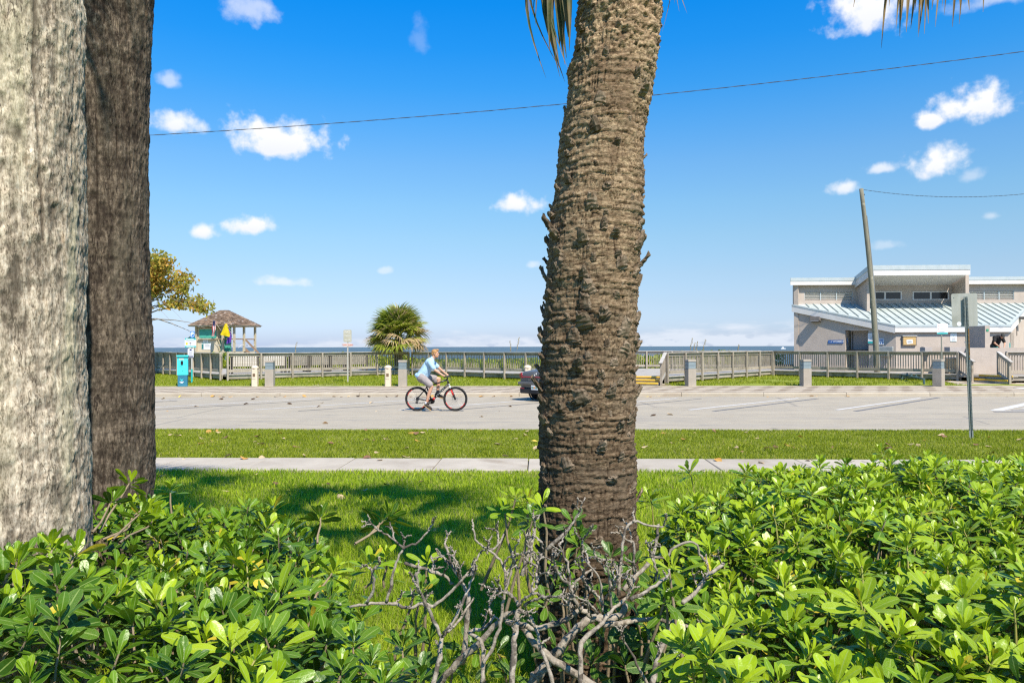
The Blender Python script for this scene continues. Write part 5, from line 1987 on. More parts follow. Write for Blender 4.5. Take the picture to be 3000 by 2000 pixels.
big = [fan(s_, 1.05, 1.0, 38, 4.2, .9, .020, .35 + .1 * s_ % .3, PGREEN, 1.0) for s_ in range(4)]
deadf = [fan(50 + s_, .85, .9, 34, 3.4, 1.4, .014, .9, PDEAD, 1.5, 7) for s_ in range(2)]
ct = Vector((ptop[0] + .10, PD, 5.75))
for k in range(14):
    a = k * GA + .4
    el = [1.2, .85, .5, .25, .0][k * 5 // 14] + rnd.uniform(-.12, .12)
    m4 = Matrix.Translation(ct + Vector((0, 0, 0.25 - .5 * k / 14))) @ Matrix.Rotation(a, 4, 'Z') @ Matrix.Rotation(-el, 4, 'Y') @ Matrix.Rotation(rnd.uniform(-.3, .3), 4, 'X') @ Matrix.Scale(rnd.uniform(.9, 1.15), 4)
    linkw('frond', big[k % 4], cpalm, m4)


def hang_leaf(name, tips, root, m, wbase, tint, sd=3):
    """dead leaf whose strips hang down from root to the listed tips"""
    r_ = random.Random(sd)
    V, Q, T = [], [], []
    for (tip, bulge, w) in tips:
        base = len(V)
        n = 12
        for j in range(n):
            s = j / (n - 1)
            p = root.lerp(tip, s) + bulge * (math.sin(math.pi * s) * 1.0)
            ww = w * (min(1, .35 + s * 2)) * (1 - (max(0, s - .62) / .38) ** 1.2 * .95)
            tw = Vector((1, .5 * math.sin(s * 2 + base), 0))
            V += [p - tw * ww, p + Vector((0, ww * .5, 0)), p + tw * ww]
            T += [tint + r_.uniform(-.1, .1)] * 3
        for j in range(n - 1):
            a = base + j * 3
            Q += [(a, a + 1, a + 4, a + 3), (a + 1, a + 2, a + 5, a + 4)]
    return npmesh(name, np.array([tuple(v) for v in V]), np.array(Q), m, True, {'tint': np.clip(T, 0, 1)})


root = yp(1640, -330, PD - .15)
mixd = mat('half_dead_palm_leaf', (.045, .065, .012), (.20, .135, .05), 5, .6, transl=.25, lo=.42, hi=.58)
tips = []
for (px, py, bx, w, dy) in ((1550, 60, -.05, .006, 0), (1600, 230, -.13, .007, .05), (1655, 240, -.10, .010, .1), (1640, 200, -.05, .012, .0), (1660, 170, -.03, .018, .12), (1625, 110, -.04, .020, .02), (1610, 150, -.02, .014, -.05),
                            (1630, 180, -.05, .022, .04), (1645, 90, -.02, .03, .1), (1665, 110, .0, .028, .02), (1615, 80, -.03, .026, .08), (1596, 60, -.04, .018, .02), (1655, 190, -.03, .016, .07), (1640, 225, -.07, .010, .02), (1652, 120, 0, .020, .05), (1668, 150, .02, .014, .1), (1640, 140, -.01, .020, .1), (1620, 60, -.02, .02, .08), (1670, 130, .01, .012, 0), (1664, 205, -.09, .006, 0), (1648, 215, -.16, .005, .04), (1560, 45, -.02, .006, .1), (1600, 25, -.03, .016, .1), (1568, 80, -.03, .006, .03)):
    tips.append((yp(px, py, PD - .2 + dy), Vector((bx, 0, 0)), w))
linkw('dead_frond', hang_leaf('dead_frond', tips, root, mixd, .02, .8), cpalm, Matrix.Identity(4))
root = yp(2740, -420, 3.3)
tips = []
r2 = random.Random(5)
for (px, py) in ((2582, 142), (2636, 108), (2592, 40), (2500, 22), (2690, 110), (2692, 96), (2668, 85), (2708, 100), (2740, 80), (2720, 70), (2790, 80), (2766, 45), (2810, 72), (2840, 30), (2880, 36), (2815, 45), (2605, 20), (2640, 60), (2660, 40), (2700, 50), (2680, 30), (2730, 30), (2760, 20), (2625, 85), (2655, 95)):
    p = yp(px, py, 3.3 + r2.uniform(-.15, .15))
    tips.append((p, Vector(((px - 2700) / 3000, r2.uniform(-.05, .05), .05)), 0.0115 if py > 60 else .012))
linkw('dead_frond', hang_leaf('dead_frond', tips, root, PDEAD, .02, .9, 4), cpalm, Matrix.Identity(4))
root = yp(1985, -300, 3.7)
tips = [(yp(1990, 35, 3.7), Vector((-.03, 0, 0)), .005), (yp(2013, 40, 3.6), Vector((-.05, 0, 0)), .005), (yp(1976, 12, 3.7), Vector((0, 0, 0)), .004), (yp(1940, 95, 3.75), Vector((.03, 0, 0)), .003)]
linkw('dead_frond', hang_leaf('dead_frond', tips, root, PDEAD, .02, .9, 6), cpalm, Matrix.Identity(4))
# petioles that carry the hanging leaves
mb = MB()
for r_ in (yp(1640, -330, PD - .15), yp(2740, -420, 3.3), yp(1985, -300, 3.7)):
    mid_ = ct.lerp(r_, .5) + Vector((0, 0, .25))
    mb.tube([ct, mid_, r_], [.02, .015, .01], 6)
mb.build('dead_petiole', PDEAD, cpalm)

# ---- the two trunks at the left
def disp_l(seed, amp):
    def f(U, Zg):
        s1 = fbm(U * 60, Zg * 5, 0, seed, 4, 60) - .5
        s2 = fbm(U * 150, Zg * 36, 0, seed + 3, 3, 150) - .5
        wv = fbm(U * 6, Zg * 2.2, 0, seed + 5, 3, 6) - .5
        pits = np.clip((fbm(U * 26, Zg * 7, 0, seed + 9, 3, 26) - .60) * 6, 0, 1)
        ringy = .5 + .5 * np.sin(Zg * 40 + 5 * vn(U * 5, Zg * 2, 0, seed + 11, 5))
        d = amp * (.006 * s1 + .014 * s2 + .034 * wv - .007 * pits + .0035 * ringy)
        # long upright cracks
        cu = U * 17 + 1.2 * vn(U * 8, Zg * 1.3, 0, seed + 12, 8)
        cr = np.clip(1 - np.abs(cu - np.floor(cu) - .5) / .035, 0, 1) * (vn(U * 9, Zg * 1.1, 0, seed + 13, 9) > .52)
        d -= .010 * cr
        return d, np.clip(-s2 * 2.0, 0, .6) + .55 * pits + .9 * cr + np.clip(-s1 * 1.8, 0, .5) + .18 * (1 - ringy)
    return f


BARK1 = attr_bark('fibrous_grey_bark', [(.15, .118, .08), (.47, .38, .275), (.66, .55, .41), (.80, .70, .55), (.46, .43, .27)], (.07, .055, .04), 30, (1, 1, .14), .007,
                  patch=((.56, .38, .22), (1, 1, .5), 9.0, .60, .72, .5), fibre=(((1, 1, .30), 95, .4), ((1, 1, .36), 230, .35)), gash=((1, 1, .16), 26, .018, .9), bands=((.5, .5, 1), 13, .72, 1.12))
BARK2 = attr_bark('shade_toned_brown_bark', [(.035, .026, .019), (.10, .078, .056), (.16, .126, .092), (.27, .22, .165), (.11, .096, .068)], (.02, .014, .011), 30, (1, 1, .25), .007,
                  patch=((.30, .17, .09), (1, 1, .5), 9.0, .63, .74, .4), fibre=(((1, 1, .28), 90, .35), ((1, 1, .4), 220, .3)), gash=((1, 1, .10), 22, .022, .95), bands=((.12, .12, 1), 26, .66, 1.28))  # brown bark, its colour lowered to stand in for crown shade
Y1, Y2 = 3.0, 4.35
def lc(py, pxr, Yv, r):
    p = yp(pxr, py, Yv)
    return (p.x - r - (.052 if Yv < 3.5 else .058), Yv, p.z, r)


cl1 = [(lc(1700, 270, Y1, .33)[0], Y1, -.15, .338)] + [lc(py, px, Y1, .325) for py, px in ((1700, 268), (1400, 260), (1150, 254), (900, 250), (700, 246), (450, 246), (200, 248), (0, 246))]
cl1 += [(cl1[-1][0] - .02, Y1, 5.0, .29), (cl1[-1][0] - .05, Y1, 6.2, .24)]
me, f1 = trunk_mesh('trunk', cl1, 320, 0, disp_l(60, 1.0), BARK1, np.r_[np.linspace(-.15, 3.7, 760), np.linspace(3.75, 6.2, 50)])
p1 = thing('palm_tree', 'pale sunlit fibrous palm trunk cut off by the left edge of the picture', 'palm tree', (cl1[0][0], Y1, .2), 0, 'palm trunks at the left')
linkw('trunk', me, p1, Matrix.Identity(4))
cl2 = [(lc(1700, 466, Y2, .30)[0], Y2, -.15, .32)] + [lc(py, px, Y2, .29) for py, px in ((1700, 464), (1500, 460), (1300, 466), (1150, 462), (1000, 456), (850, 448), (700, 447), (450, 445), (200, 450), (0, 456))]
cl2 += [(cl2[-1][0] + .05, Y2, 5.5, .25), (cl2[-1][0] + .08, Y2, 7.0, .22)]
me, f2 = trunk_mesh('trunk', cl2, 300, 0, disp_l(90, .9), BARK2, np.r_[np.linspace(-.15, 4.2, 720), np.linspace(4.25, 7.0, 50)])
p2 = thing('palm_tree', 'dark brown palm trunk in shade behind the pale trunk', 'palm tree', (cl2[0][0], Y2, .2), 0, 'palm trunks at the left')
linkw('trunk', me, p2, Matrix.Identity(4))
for root_, cl_, n_ in ((p1, cl1, 13), (p2, cl2, 11)):
    top_ = Vector(cl_[-1][:3])
    for k in range(n_):
        a = k * GA
        el = 1.15 - 1.05 * k / n_
        linkw('frond', big[k % 4], root_, Matrix.Translation(top_) @ Matrix.Rotation(a, 4, 'Z') @ Matrix.Rotation(-el, 4, 'Y') @ Matrix.Scale(1.1, 4))

# ---- small cabbage palm by the fence
PGREEN2 = grass_mat('cabbage_palm_leaf', (.09, .15, .012), (.37, .41, .06), (.56, .40, .22))
q = gp(1165, 1099, .2)
sp = thing('cabbage_palm', 'small bushy cabbage palm in front of the fence left of the cyclist', 'palm tree', q)
BOOT = mat('palm_boots', (.16, .13, .085), (.27, .225, .15), 6, .95, .01, 12, c3=(.30, .28, .18), s3=3, lo3=.58, hi3=.75)
def disp_s(U, Zg):
    ph = (Zg / .16 + np.floor(U * 9) * .5)
    f = ph - np.floor(ph)
    cu = np.abs(U * 9 - np.floor(U * 9) - .5)
    return .05 * f * (1 - cu) - .02 * (cu > .42) + .03 * (fbm(U * 20, Zg * 14, 0, 71, 3, 20) - .5), (f < .18) * .9 + (cu > .44) * .6
BARKS = attr_bark('boot_bark', [(.12, .095, .065), (.19, .155, .105), (.25, .21, .14), (.33, .29, .20), (.20, .19, .12)], (.04, .03, .02), 8, (1, 1, .5), .02)
me, _f = trunk_mesh('trunk', [(q.x + .08, q.y, -.1, .22), (q.x + .06, q.y, .6, .21), (q.x + .02, q.y, 1.3, .24), (q.x + .03, q.y, 2.05, .28), (q.x + .05, q.y, 2.5, .15)], 72, 90, disp_s, BARKS)
linkw('trunk', me, sp, Matrix.Identity(4))
cf = [fan(100 + s_, .95, 1.05, 30, 4.2, .55, .042, [.42, .52, .64, .78][s_], PGREEN2, .5, 5) for s_ in range(4)]
cd_ = [fan(120 + s_, .95, 1.0, 26, 3.6, .8, .036, .97, PGREEN2, .8, 5) for s_ in range(2)]
for k in range(84):
    u = k / 84
    a = k * GA
    el = 1.45 - 1.72 * u + rnd.uniform(-.12, .12)
    dead = u > .62 and rnd.random() < .62
    sc = rnd.uniform(1.0, 1.22)
    linkw('frond', (cd_[k % 2] if dead else cf[(k + (2 if u > .5 else 0)) % 4]), sp,
          Matrix.Translation((q.x + .03, q.y, 2.55 - .40 * u)) @ Matrix.Rotation(a, 4, 'Z') @ Matrix.Rotation(-el, 4, 'Y') @ Matrix.Rotation(rnd.uniform(-.5, .5), 4, 'X') @ Matrix.Scale(sc, 4))

# ---- sea grape at the left, behind the trunks
GY = 44.0
SGRAPE = grass_mat('sea_grape_leaf', (.08, .10, .012), (.42, .38, .06), (.56, .33, .07))
WOODT = mat('grey_twig_bark', (.20, .17, .14), (.30, .26, .22), 10, .9, .004)
tq = yp(395, 1100, GY); tq.z = .2
sg_ = thing('sea_grape_tree', 'sea grape tree with yellowing leaves showing beside the dark palm trunk', 'tree', tq)
br = MB()
br.tube([tq - h_ * .2, tq + h_ * 1.4 + Vector((.2, 0, 0)), tq + h_ * 2.8 + Vector((.1, .2, 0)), tq + h_ * 3.8 + Vector((.1, .1, 0))], [.22, .18, .14, .10], 10)
tipsp = []
for k in range(26):
    s0_ = tq + h_ * rnd.uniform(2.9, 3.9) + Vector((.1, .1, 0))
    tx = rnd.uniform(300, 622)
    tyc = np.interp(tx, [300, 455, 520, 560, 600, 625], [715, 735, 762, 800, 845, 872])
    ty = tyc + abs(rnd.gauss(0, 1)) * 70
    e_ = yp(tx, ty, GY + rnd.uniform(-1.6, 1.6))
    m_ = s0_.lerp(e_, .55) + Vector((0, 0, .35))
    br.tube([s0_, s0_.lerp(m_, .5) + Vector((rnd.uniform(-.2, .2), 0, .15)), m_, m_.lerp(e_, .5) + Vector((0, 0, .1)), e_], [.05, .04, .028, .018, .008], 6)
    tipsp.append((m_, e_))
for (x0_, y0_, x1_, y1_) in ((470, 880, 545, 950), (455, 900, 520, 965), (500, 880, 610, 900), (460, 860, 560, 905)):
    a_, b_ = yp(x0_, y0_, GY), yp(x1_, y1_, GY - .5)
    br.tube([a_, a_.lerp(b_, .33) + Vector((0, 0, .14)), a_.lerp(b_, .7) + Vector((0, 0, .10)), b_], [.012, .009, .007, .003], 5)
br.build('limbs', WOODT, sg_)
P = []
for k in range(9000):
    m_, e_ = tipsp[k % len(tipsp)]
    u = rnd.random() ** .7
    p = m_.lerp(e_, u) + Vector((rnd.gauss(0, .28), rnd.gauss(0, .45), rnd.gauss(.02, .22)))
    P.append(tuple(p))
P = np.array(P)
# keep inside the outline of the crown and leave gaps
q_ = (P - np.array(CAM)) @ np.array(MC)
pxs, pys = 1500 + F * q_[:, 0] / -q_[:, 2], 1000 - F * q_[:, 1] / -q_[:, 2]
lim = np.interp(pxs, [200, 455, 500, 545, 590, 628, 640], [705, 728, 745, 775, 828, 868, 1500])
lo_ = np.interp(pxs, [200, 455, 520, 560, 610, 630], [930, 885, 880, 890, 905, 890])
k_ = (pys > lim) & (pys < lo_ + 25) & (fbm(P[:, 0] * 1.6, P[:, 2] * 1.9, P[:, 1], 77, 2) > .36)
P = P[k_]
tn = np.clip(.74 + .35 * (fbm(P[:, 0] * .9, P[:, 2] * .9, 0, 78, 2) - .5) * 2 + rng.normal(0, .22, len(P)), 0, 1)
link('crown', leaf_cloud(P, rng.uniform(.09, .15, len(P)), SGRAPE, 'crown', tn), sg_, wmat(sg_).inverted())
# ================================================================ SHRUBS
def leaf_mat():
    m = bpy.data.materials.new('glossy_leaf')
    m.use_nodes = True
    t = m.node_tree
    t.nodes.clear()
    q = NG(t)
    out = q.n('ShaderNodeOutputMaterial')
    at = q.n('ShaderNodeAttribute', attribute_name='tint').outputs['Fac']
    rib = q.n('ShaderNodeAttribute', attribute_name='rib').outputs['Fac']
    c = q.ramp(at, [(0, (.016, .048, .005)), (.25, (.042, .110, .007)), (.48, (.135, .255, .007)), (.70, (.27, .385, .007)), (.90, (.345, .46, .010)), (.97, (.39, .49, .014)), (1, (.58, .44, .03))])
    v = q.n('ShaderNodeTexCoord').outputs['Object']
    c = q.mix(q.lin(q.noise(v, 26, 3, .6), .3, .7, 0, .22), c, (.10, .20, .02))
    c = q.mix(q.m('MULTIPLY', q.ss(q.noise(v, 9, 4, .6), .66, .72), .55), c, (.30, .17, .04))
    c = q.mix(q.m('MULTIPLY', q.ss(rib, .86, .97), .55), c, (.34, .44, .13))
    c = q.mix(q.m('MULTIPLY', q.ss(rib, .10, .03), .45), c, (.26, .36, .08))
    b = q.n('ShaderNodeBsdfPrincipled')
    t.links.new(c, b.inputs['Base Color'])
    b.inputs['Roughness'].default_value = .33
    b.inputs['Specular IOR Level'].default_value = .36
    bp = q.n('ShaderNodeBump')
    bp.inputs['Distance'].default_value = .0015
    t.links.new(q.noise(v, 90, 3, .5), bp.inputs['Height'])
    t.links.new(bp.outputs[0], b.inputs['Normal'])
    tr = q.n('ShaderNodeBsdfTranslucent')
    t.links.new(q.mix(.5, c, (.30, .42, .02)), tr.inputs[0])
    mx = q.n('ShaderNodeMixShader')
    mx.inputs[0].default_value = .22
    t.links.new(b.outputs[0], mx.inputs[1])
    t.links.new(tr.outputs[0], mx.inputs[2])
    t.links.new(mx.outputs[0], out.inputs[0])
    return m


LEAF = leaf_mat()
STEM = mat('shrub_stem', (.20, .15, .09), (.28, .22, .14), 30, .9, .002)
GSTEM = mat('young_stem', (.26, .28, .06), (.34, .30, .10), 20, .6)
NL = 8


def leaf_variant(seed):
    """obovate leathery leaf, unit length along +Y, upper side +Z"""
    r_ = random.Random(seed)
    wmax = r_.uniform(.152, .208)
    curl = r_.uniform(.02, .30)
    cup = r_.uniform(-.10, .16)
    wav = r_.uniform(0, .03)
    skew = r_.uniform(-.05, .05)
    V, rib = [], []
    SS = (0, .14, .32, .52, .70, .84, .95, 1.0)
    for i in range(NL):
        s = SS[i]
        w = wmax * (.10 + .90 * math.sin(min(1, s / .72) * math.pi / 2) ** 1.45) if s < .72 else wmax * math.sqrt(max(.10, 1 - ((s - .72) / .285) ** 2))
        y = s - .12 * curl * s * s
        z = -curl * .42 * s ** 2.2 + .03 * math.sin(s * 3)
        for sx in (-1, -.5, 0, .5, 1):
            V.append((sx * w + skew * s * s, y, z + cup * (abs(sx) ** 1.5) * w * 1.6 + wav * math.sin(s * 11 + sx * 2) * abs(sx) - (.012 if sx == 0 else 0)))
            rib.append(1 - abs(sx))
    Q = []
    for i in range(NL - 1):
        for k in range(4):
            a = i * 5 + k
            Q.append((a, a + 1, a + 6, a + 5))
    return np.array(V), np.array(Q), np.array(rib)


LV = [leaf_variant(200 + k) for k in range(7)]
NT = 25
leaf_me = {}


def leaf_obj_mesh(v, tq):
    if (v, tq) not in leaf_me:
        V, Q, rb = LV[v]
        leaf_me[(v, tq)] = npmesh('leaf', V, Q, LEAF, True, {'tint': np.full(len(V), tq / (NT - 1)), 'rib': rb})
    return leaf_me[(v, tq)]


class Shrub:
    def __init__(s, seed):
        s.L = []                                # (pos, 3x3 frame, length, variant, tint)
        s.r = random.Random(seed)
        s.st = MB()
        s.gs = MB()

    def rosette(s, tip, axis, size, young, n=None, stem=.12):
        r = s.r
        axis = axis.normalized()
        fm = frame_m(axis)
        n = n or r.randint(14, 19)
        ph = r.uniform(0, 6.28)
        for k in range(n):
            u = (k + .5) / n                    # 0 inner .. 1 outer
            a = ph + k * 2.39996 + r.uniform(-.25, .25)
            th = R(10 + 84 * u ** .85 + r.uniform(-12, 12))
            d = fm @ Vector((math.cos(a) * math.sin(th), math.sin(a) * math.sin(th), math.cos(th)))
            d = (d + Vector((0, 0, -.18 * u * u))).normalized()
            upv = fm @ Vector((-math.cos(a) * math.cos(th), -math.sin(a) * math.cos(th), math.sin(th)))
            side = d.cross(upv).normalized()
            upv = side.cross(d)
            tw = r.gauss(0, .22)
            side2 = side * math.cos(tw) + upv * math.sin(tw)
            up2 = side2.cross(d)
            L = size * (.42 + .62 * min(1, u * 1.6)) * r.uniform(.85, 1.12)
            base = tip - axis * (size * .55 * u) + d * .006
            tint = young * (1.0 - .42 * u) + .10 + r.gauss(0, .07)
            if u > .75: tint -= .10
            if r.random() < .016: tint = 1.0
            s.L.append((base, Matrix((side2, d, up2)).transposed(), L, r.randrange(7), min(max(tint, 0), .93) if tint != 1.0 else 1.0))
        if stem:
            (s.gs if young > .6 else s.st).tube([tip, tip - axis * size * .6, tip - axis * size * .6 + (Vector((0, 0, -1)) * .6 - axis * .4) * stem], [.0028, .0036, .005], 5, False)

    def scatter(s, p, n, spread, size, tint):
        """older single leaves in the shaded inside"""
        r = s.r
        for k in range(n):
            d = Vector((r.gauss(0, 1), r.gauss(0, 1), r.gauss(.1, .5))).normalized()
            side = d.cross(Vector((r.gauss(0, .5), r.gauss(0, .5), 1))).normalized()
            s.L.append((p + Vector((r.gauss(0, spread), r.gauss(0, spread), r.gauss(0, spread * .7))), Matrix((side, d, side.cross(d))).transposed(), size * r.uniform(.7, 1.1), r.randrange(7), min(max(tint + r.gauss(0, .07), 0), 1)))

    def finish(s, t, nobj=300):
        L = s.L
        pos = np.array([tuple(q[0]) for q in L])
        fr = np.array([[tuple(row) for row in q[1]] for q in L])
        ln = np.array([q[2] for q in L])
        va = np.array([q[3] for q in L])
        ti = np.array([q[4] for q in L])
        c = (pos - np.array(CAM)) @ np.array(MC)
        d = -c[:, 2]
        px, py = 1500 + F * c[:, 0] / np.maximum(d, .1), 1000 - F * c[:, 1] / np.maximum(d, .1)
        shown = (px > 10) & (px < 2990) & (py > 100) & (py < 1985) & (d > .3)
        # upper leaves facing the viewer show largest
        upz = fr[:, 2, 2]
        score = np.where(shown, ln / np.maximum(d, .3) * (.4 + np.abs(upz)) * np.where(ti > .28, 1.4, .7), 0)
        order = np.argsort(-score)
        sel = order[:nobj][score[order[:nobj]] > 0]
        W_ = wmat(t).inverted()
        for i in sel:
            me = leaf_obj_mesh(int(va[i]), int(round(ti[i] * (NT - 1))))
            m4 = L[i][1].to_4x4() @ Matrix.Scale(ln[i], 4)
            link('leaf', me, t, W_ @ Matrix.Translation(pos[i]) @ m4)
        rest = np.ones(len(L), bool)
        rest[sel] = False
        Vs, Qs, Ts, Rs, off = [], [], [], [], 0
        for v in range(7):
            k = np.where(rest & (va == v))[0]
            if not len(k): continue
            V, Q, rb = LV[v]
            P = np.einsum('nij,vj->nvi', fr[k] * ln[k][:, None, None], V) + pos[k][:, None, :]
            nv = len(V)
            Vs.append(P.reshape(-1, 3))
            Qs.append((Q[None] + (np.arange(len(k)) * nv)[:, None, None]).reshape(-1, 4) + off)
            off += nv * len(k)
            Ts.append(np.repeat(ti[k], nv)); Rs.append(np.tile(rb, len(k)))
        me = npmesh('leaves', np.concatenate(Vs), np.concatenate(Qs), LEAF, True, {'tint': np.concatenate(Ts), 'rib': np.concatenate(Rs)})
        tag(link('leaves', me, t, W_), kind='stuff')
        if s.st.v: tag(s.st.build('stems', STEM, t, True), kind='stuff')
        if s.gs.v: tag(s.gs.build('young_stems', GSTEM, t, True), kind='stuff')
        print('shrub leaves', len(L))


def cdp(px, py, d):
    """point at camera depth d on the sight line of a pixel"""
    return CAM + ray(px, py) * d


def branchy(mb, base, tip, r0, r1, r, sag=.0):
    m1 = base.lerp(tip, .4) + Vector((r.gauss(0, .012), r.gauss(0, .012), -.012))
    m2 = base.lerp(tip, .75) + Vector((r.gauss(0, .008), r.gauss(0, .008), -.008))
    mb.tube([base, m1, m2, tip], [r0, r0 * .75 + r1 * .25, r0 * .4 + r1 * .6, r1], 6, False)


# ---- right hedge
SR = Shrub(5)
r = SR.r
xl = lambda y: float(np.interp(y, [1.2, 1.9, 2.5, 3.3, 4.2, 5.0], [.40, .44, .50, .50, .60, .78]))
yb = lambda x: float(np.interp(x, [.5, 1.1, 2.0, 3.2, 5.5], [4.2, 4.75, 5.15, 5.5, 6.2]))
def HR(x, y):
    return .958 + .115 * min(1, max(0, (x - .9) / 1.4)) + .16 * (vn(x * 1.3, y * 1.3, 0, 51) - .5).item() + .10 * (vn(x * 3.4, y * 3.4, 0, 52) - .5).item()


y = 1.25
while y < 6.3:
    step = .110
    x = xl(y) - .02
    while x < 5.4 and x < .72 * y + 1.4:
        X_, Y_ = x + r.uniform(-.06, .06), y + r.uniform(-.06, .06)
        if Y_ < yb(X_) and X_ > xl(Y_) - .05 and (X_ - .37) ** 2 + (Y_ - PD) ** 2 > .31 ** 2:
            e = min(1, max(0, (X_ - xl(Y_)) / .30))
            eb = min(1, max(0, (yb(X_) - Y_) / .3))
            h = HR(X_, Y_) - .26 * (1 - e) ** 2 - .10 * (1 - eb) ** 2
            ax = Vector((-.55 * (1 - e) + r.gauss(.05, .26), r.gauss(-.10, .26) + .3 * (1 - eb), 1))
            lift = abs(r.gauss(0, .045))
            yg = r.uniform(.62, 1.0) * (.78 + .22 * e)
            if r.random() < .16: yg *= .55
            SR.rosette(Vector((X_, Y_, h + lift)), ax, r.uniform(.072, .106), yg)
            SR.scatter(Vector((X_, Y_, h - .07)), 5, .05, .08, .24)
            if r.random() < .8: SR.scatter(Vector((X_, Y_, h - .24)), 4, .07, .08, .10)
            if r.random() < .35: branchy(SR.st, Vector((X_ + r.gauss(0, .12), Y_ + r.gauss(.1, .12), .25)), Vector((X_, Y_, h - .06)), .010, .004, r)
        x += step
    y += step * .95
# its left flank, shaded and lower
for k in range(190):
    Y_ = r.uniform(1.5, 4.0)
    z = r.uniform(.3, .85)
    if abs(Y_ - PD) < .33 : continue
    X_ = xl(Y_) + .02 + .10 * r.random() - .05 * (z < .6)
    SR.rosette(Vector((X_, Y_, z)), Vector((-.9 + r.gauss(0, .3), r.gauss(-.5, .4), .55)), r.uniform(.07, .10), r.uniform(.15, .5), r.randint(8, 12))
# back side and a few long shoots standing up
for (px, py, d) in ((2015, 1362, 4.9), (1905, 1440, 4.4), (2190, 1365, 5.0), (2400, 1352, 5.1), (2560, 1340, 5.2), (2715, 1322, 5.2), (2900, 1338, 5.3)):
    SR.rosette(cdp(px, py + 12, d), Vector((r.gauss(0, .2), -.1, 1)), .10, r.uniform(.6, .8), 16, .25)
# the big near rosettes low in the picture
for (px, py, d, sz) in ((2085, 1905, 1.95, .108), (2170, 1990, 1.85, .10), (2000, 1880, 2.0, .10), (2120, 1830, 2.1, .10), (2520, 1760, 2.25, .105), (2640, 1850, 2.1, .105), (2300, 1700, 2.6, .11), (2810, 1960, 1.95, .105), (2450, 1990, 1.85, .10)):
    SR.rosette(cdp(px, py, d), Vector((r.gauss(0, .2), -.25, 1)), sz, r.uniform(.85, .98), 17, .2)
rh = thing('pittosporum_hedge', 'bright green glossy leaved hedge filling the right foreground', 'hedge', (1.8, 3.3, .18))
SR.finish(rh)

# ---- left shrub
SL = Shrub(9)
r = SL.r
xr = lambda y: float(np.interp(y, [1.2, 1.8, 2.2, 3.0, 3.9], [-.36, -.42, -.50, -.70, -1.02]))
def HL(x, y):
    return .955 + .16 * (vn(x * 1.4 + 9, y * 1.4, 0, 53) - .5).item() + .10 * (vn(x * 3.4, y * 3.4, 0, 54) - .5).item() + .10 * max(0, min(1, (-x - 1.1) / .5)) * (y < 2.8)


y = 1.25
while y < 4.0:
    x = -3.6
    while x < xr(y):
        X_, Y_ = x + r.uniform(-.06, .06), y + r.uniform(-.06, .06)
        near1 = (X_ - cl1[1][0]) ** 2 + (Y_ - Y1) ** 2 < .40 ** 2
        near2 = (X_ - cl2[1][0]) ** 2 + (Y_ - Y2) ** 2 < .40 ** 2
        if X_ > -.75 * Y_ - .8 and not near1 and not near2 and not (Y_ > 2.45 and X_ < -1.55 and Y_ < 3.5 and r.random() < .35):
            e = min(1, max(0, (xr(Y_) - X_) / .32))
            eb = min(1, max(0, (3.95 - Y_) / .3))
            h = HL(X_, Y_) - .42 * (1 - e) ** 1.6 - .08 * (1 - eb) ** 2
            ax = Vector((.6 * (1 - e) + r.gauss(.05, .3), r.gauss(-.12, .3) + .25 * (1 - eb), 1))
            yg = r.uniform(.20, .52)
            if r.random() < .26: yg = r.uniform(.8, .97)
            SL.rosette(Vector((X_, Y_, h + abs(r.gauss(0, .04)))), ax, r.uniform(.084, .118), yg, r.randint(11, 16))
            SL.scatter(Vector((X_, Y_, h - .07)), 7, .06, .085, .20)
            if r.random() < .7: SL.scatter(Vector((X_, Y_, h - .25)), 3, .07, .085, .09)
            if r.random() < .35: branchy(SL.st, Vector((X_ + r.gauss(0, .12), Y_ + r.gauss(.1, .12), .2)), Vector((X_, Y_, h - .06)), .011, .004, r)
        x += .114
    y += .110
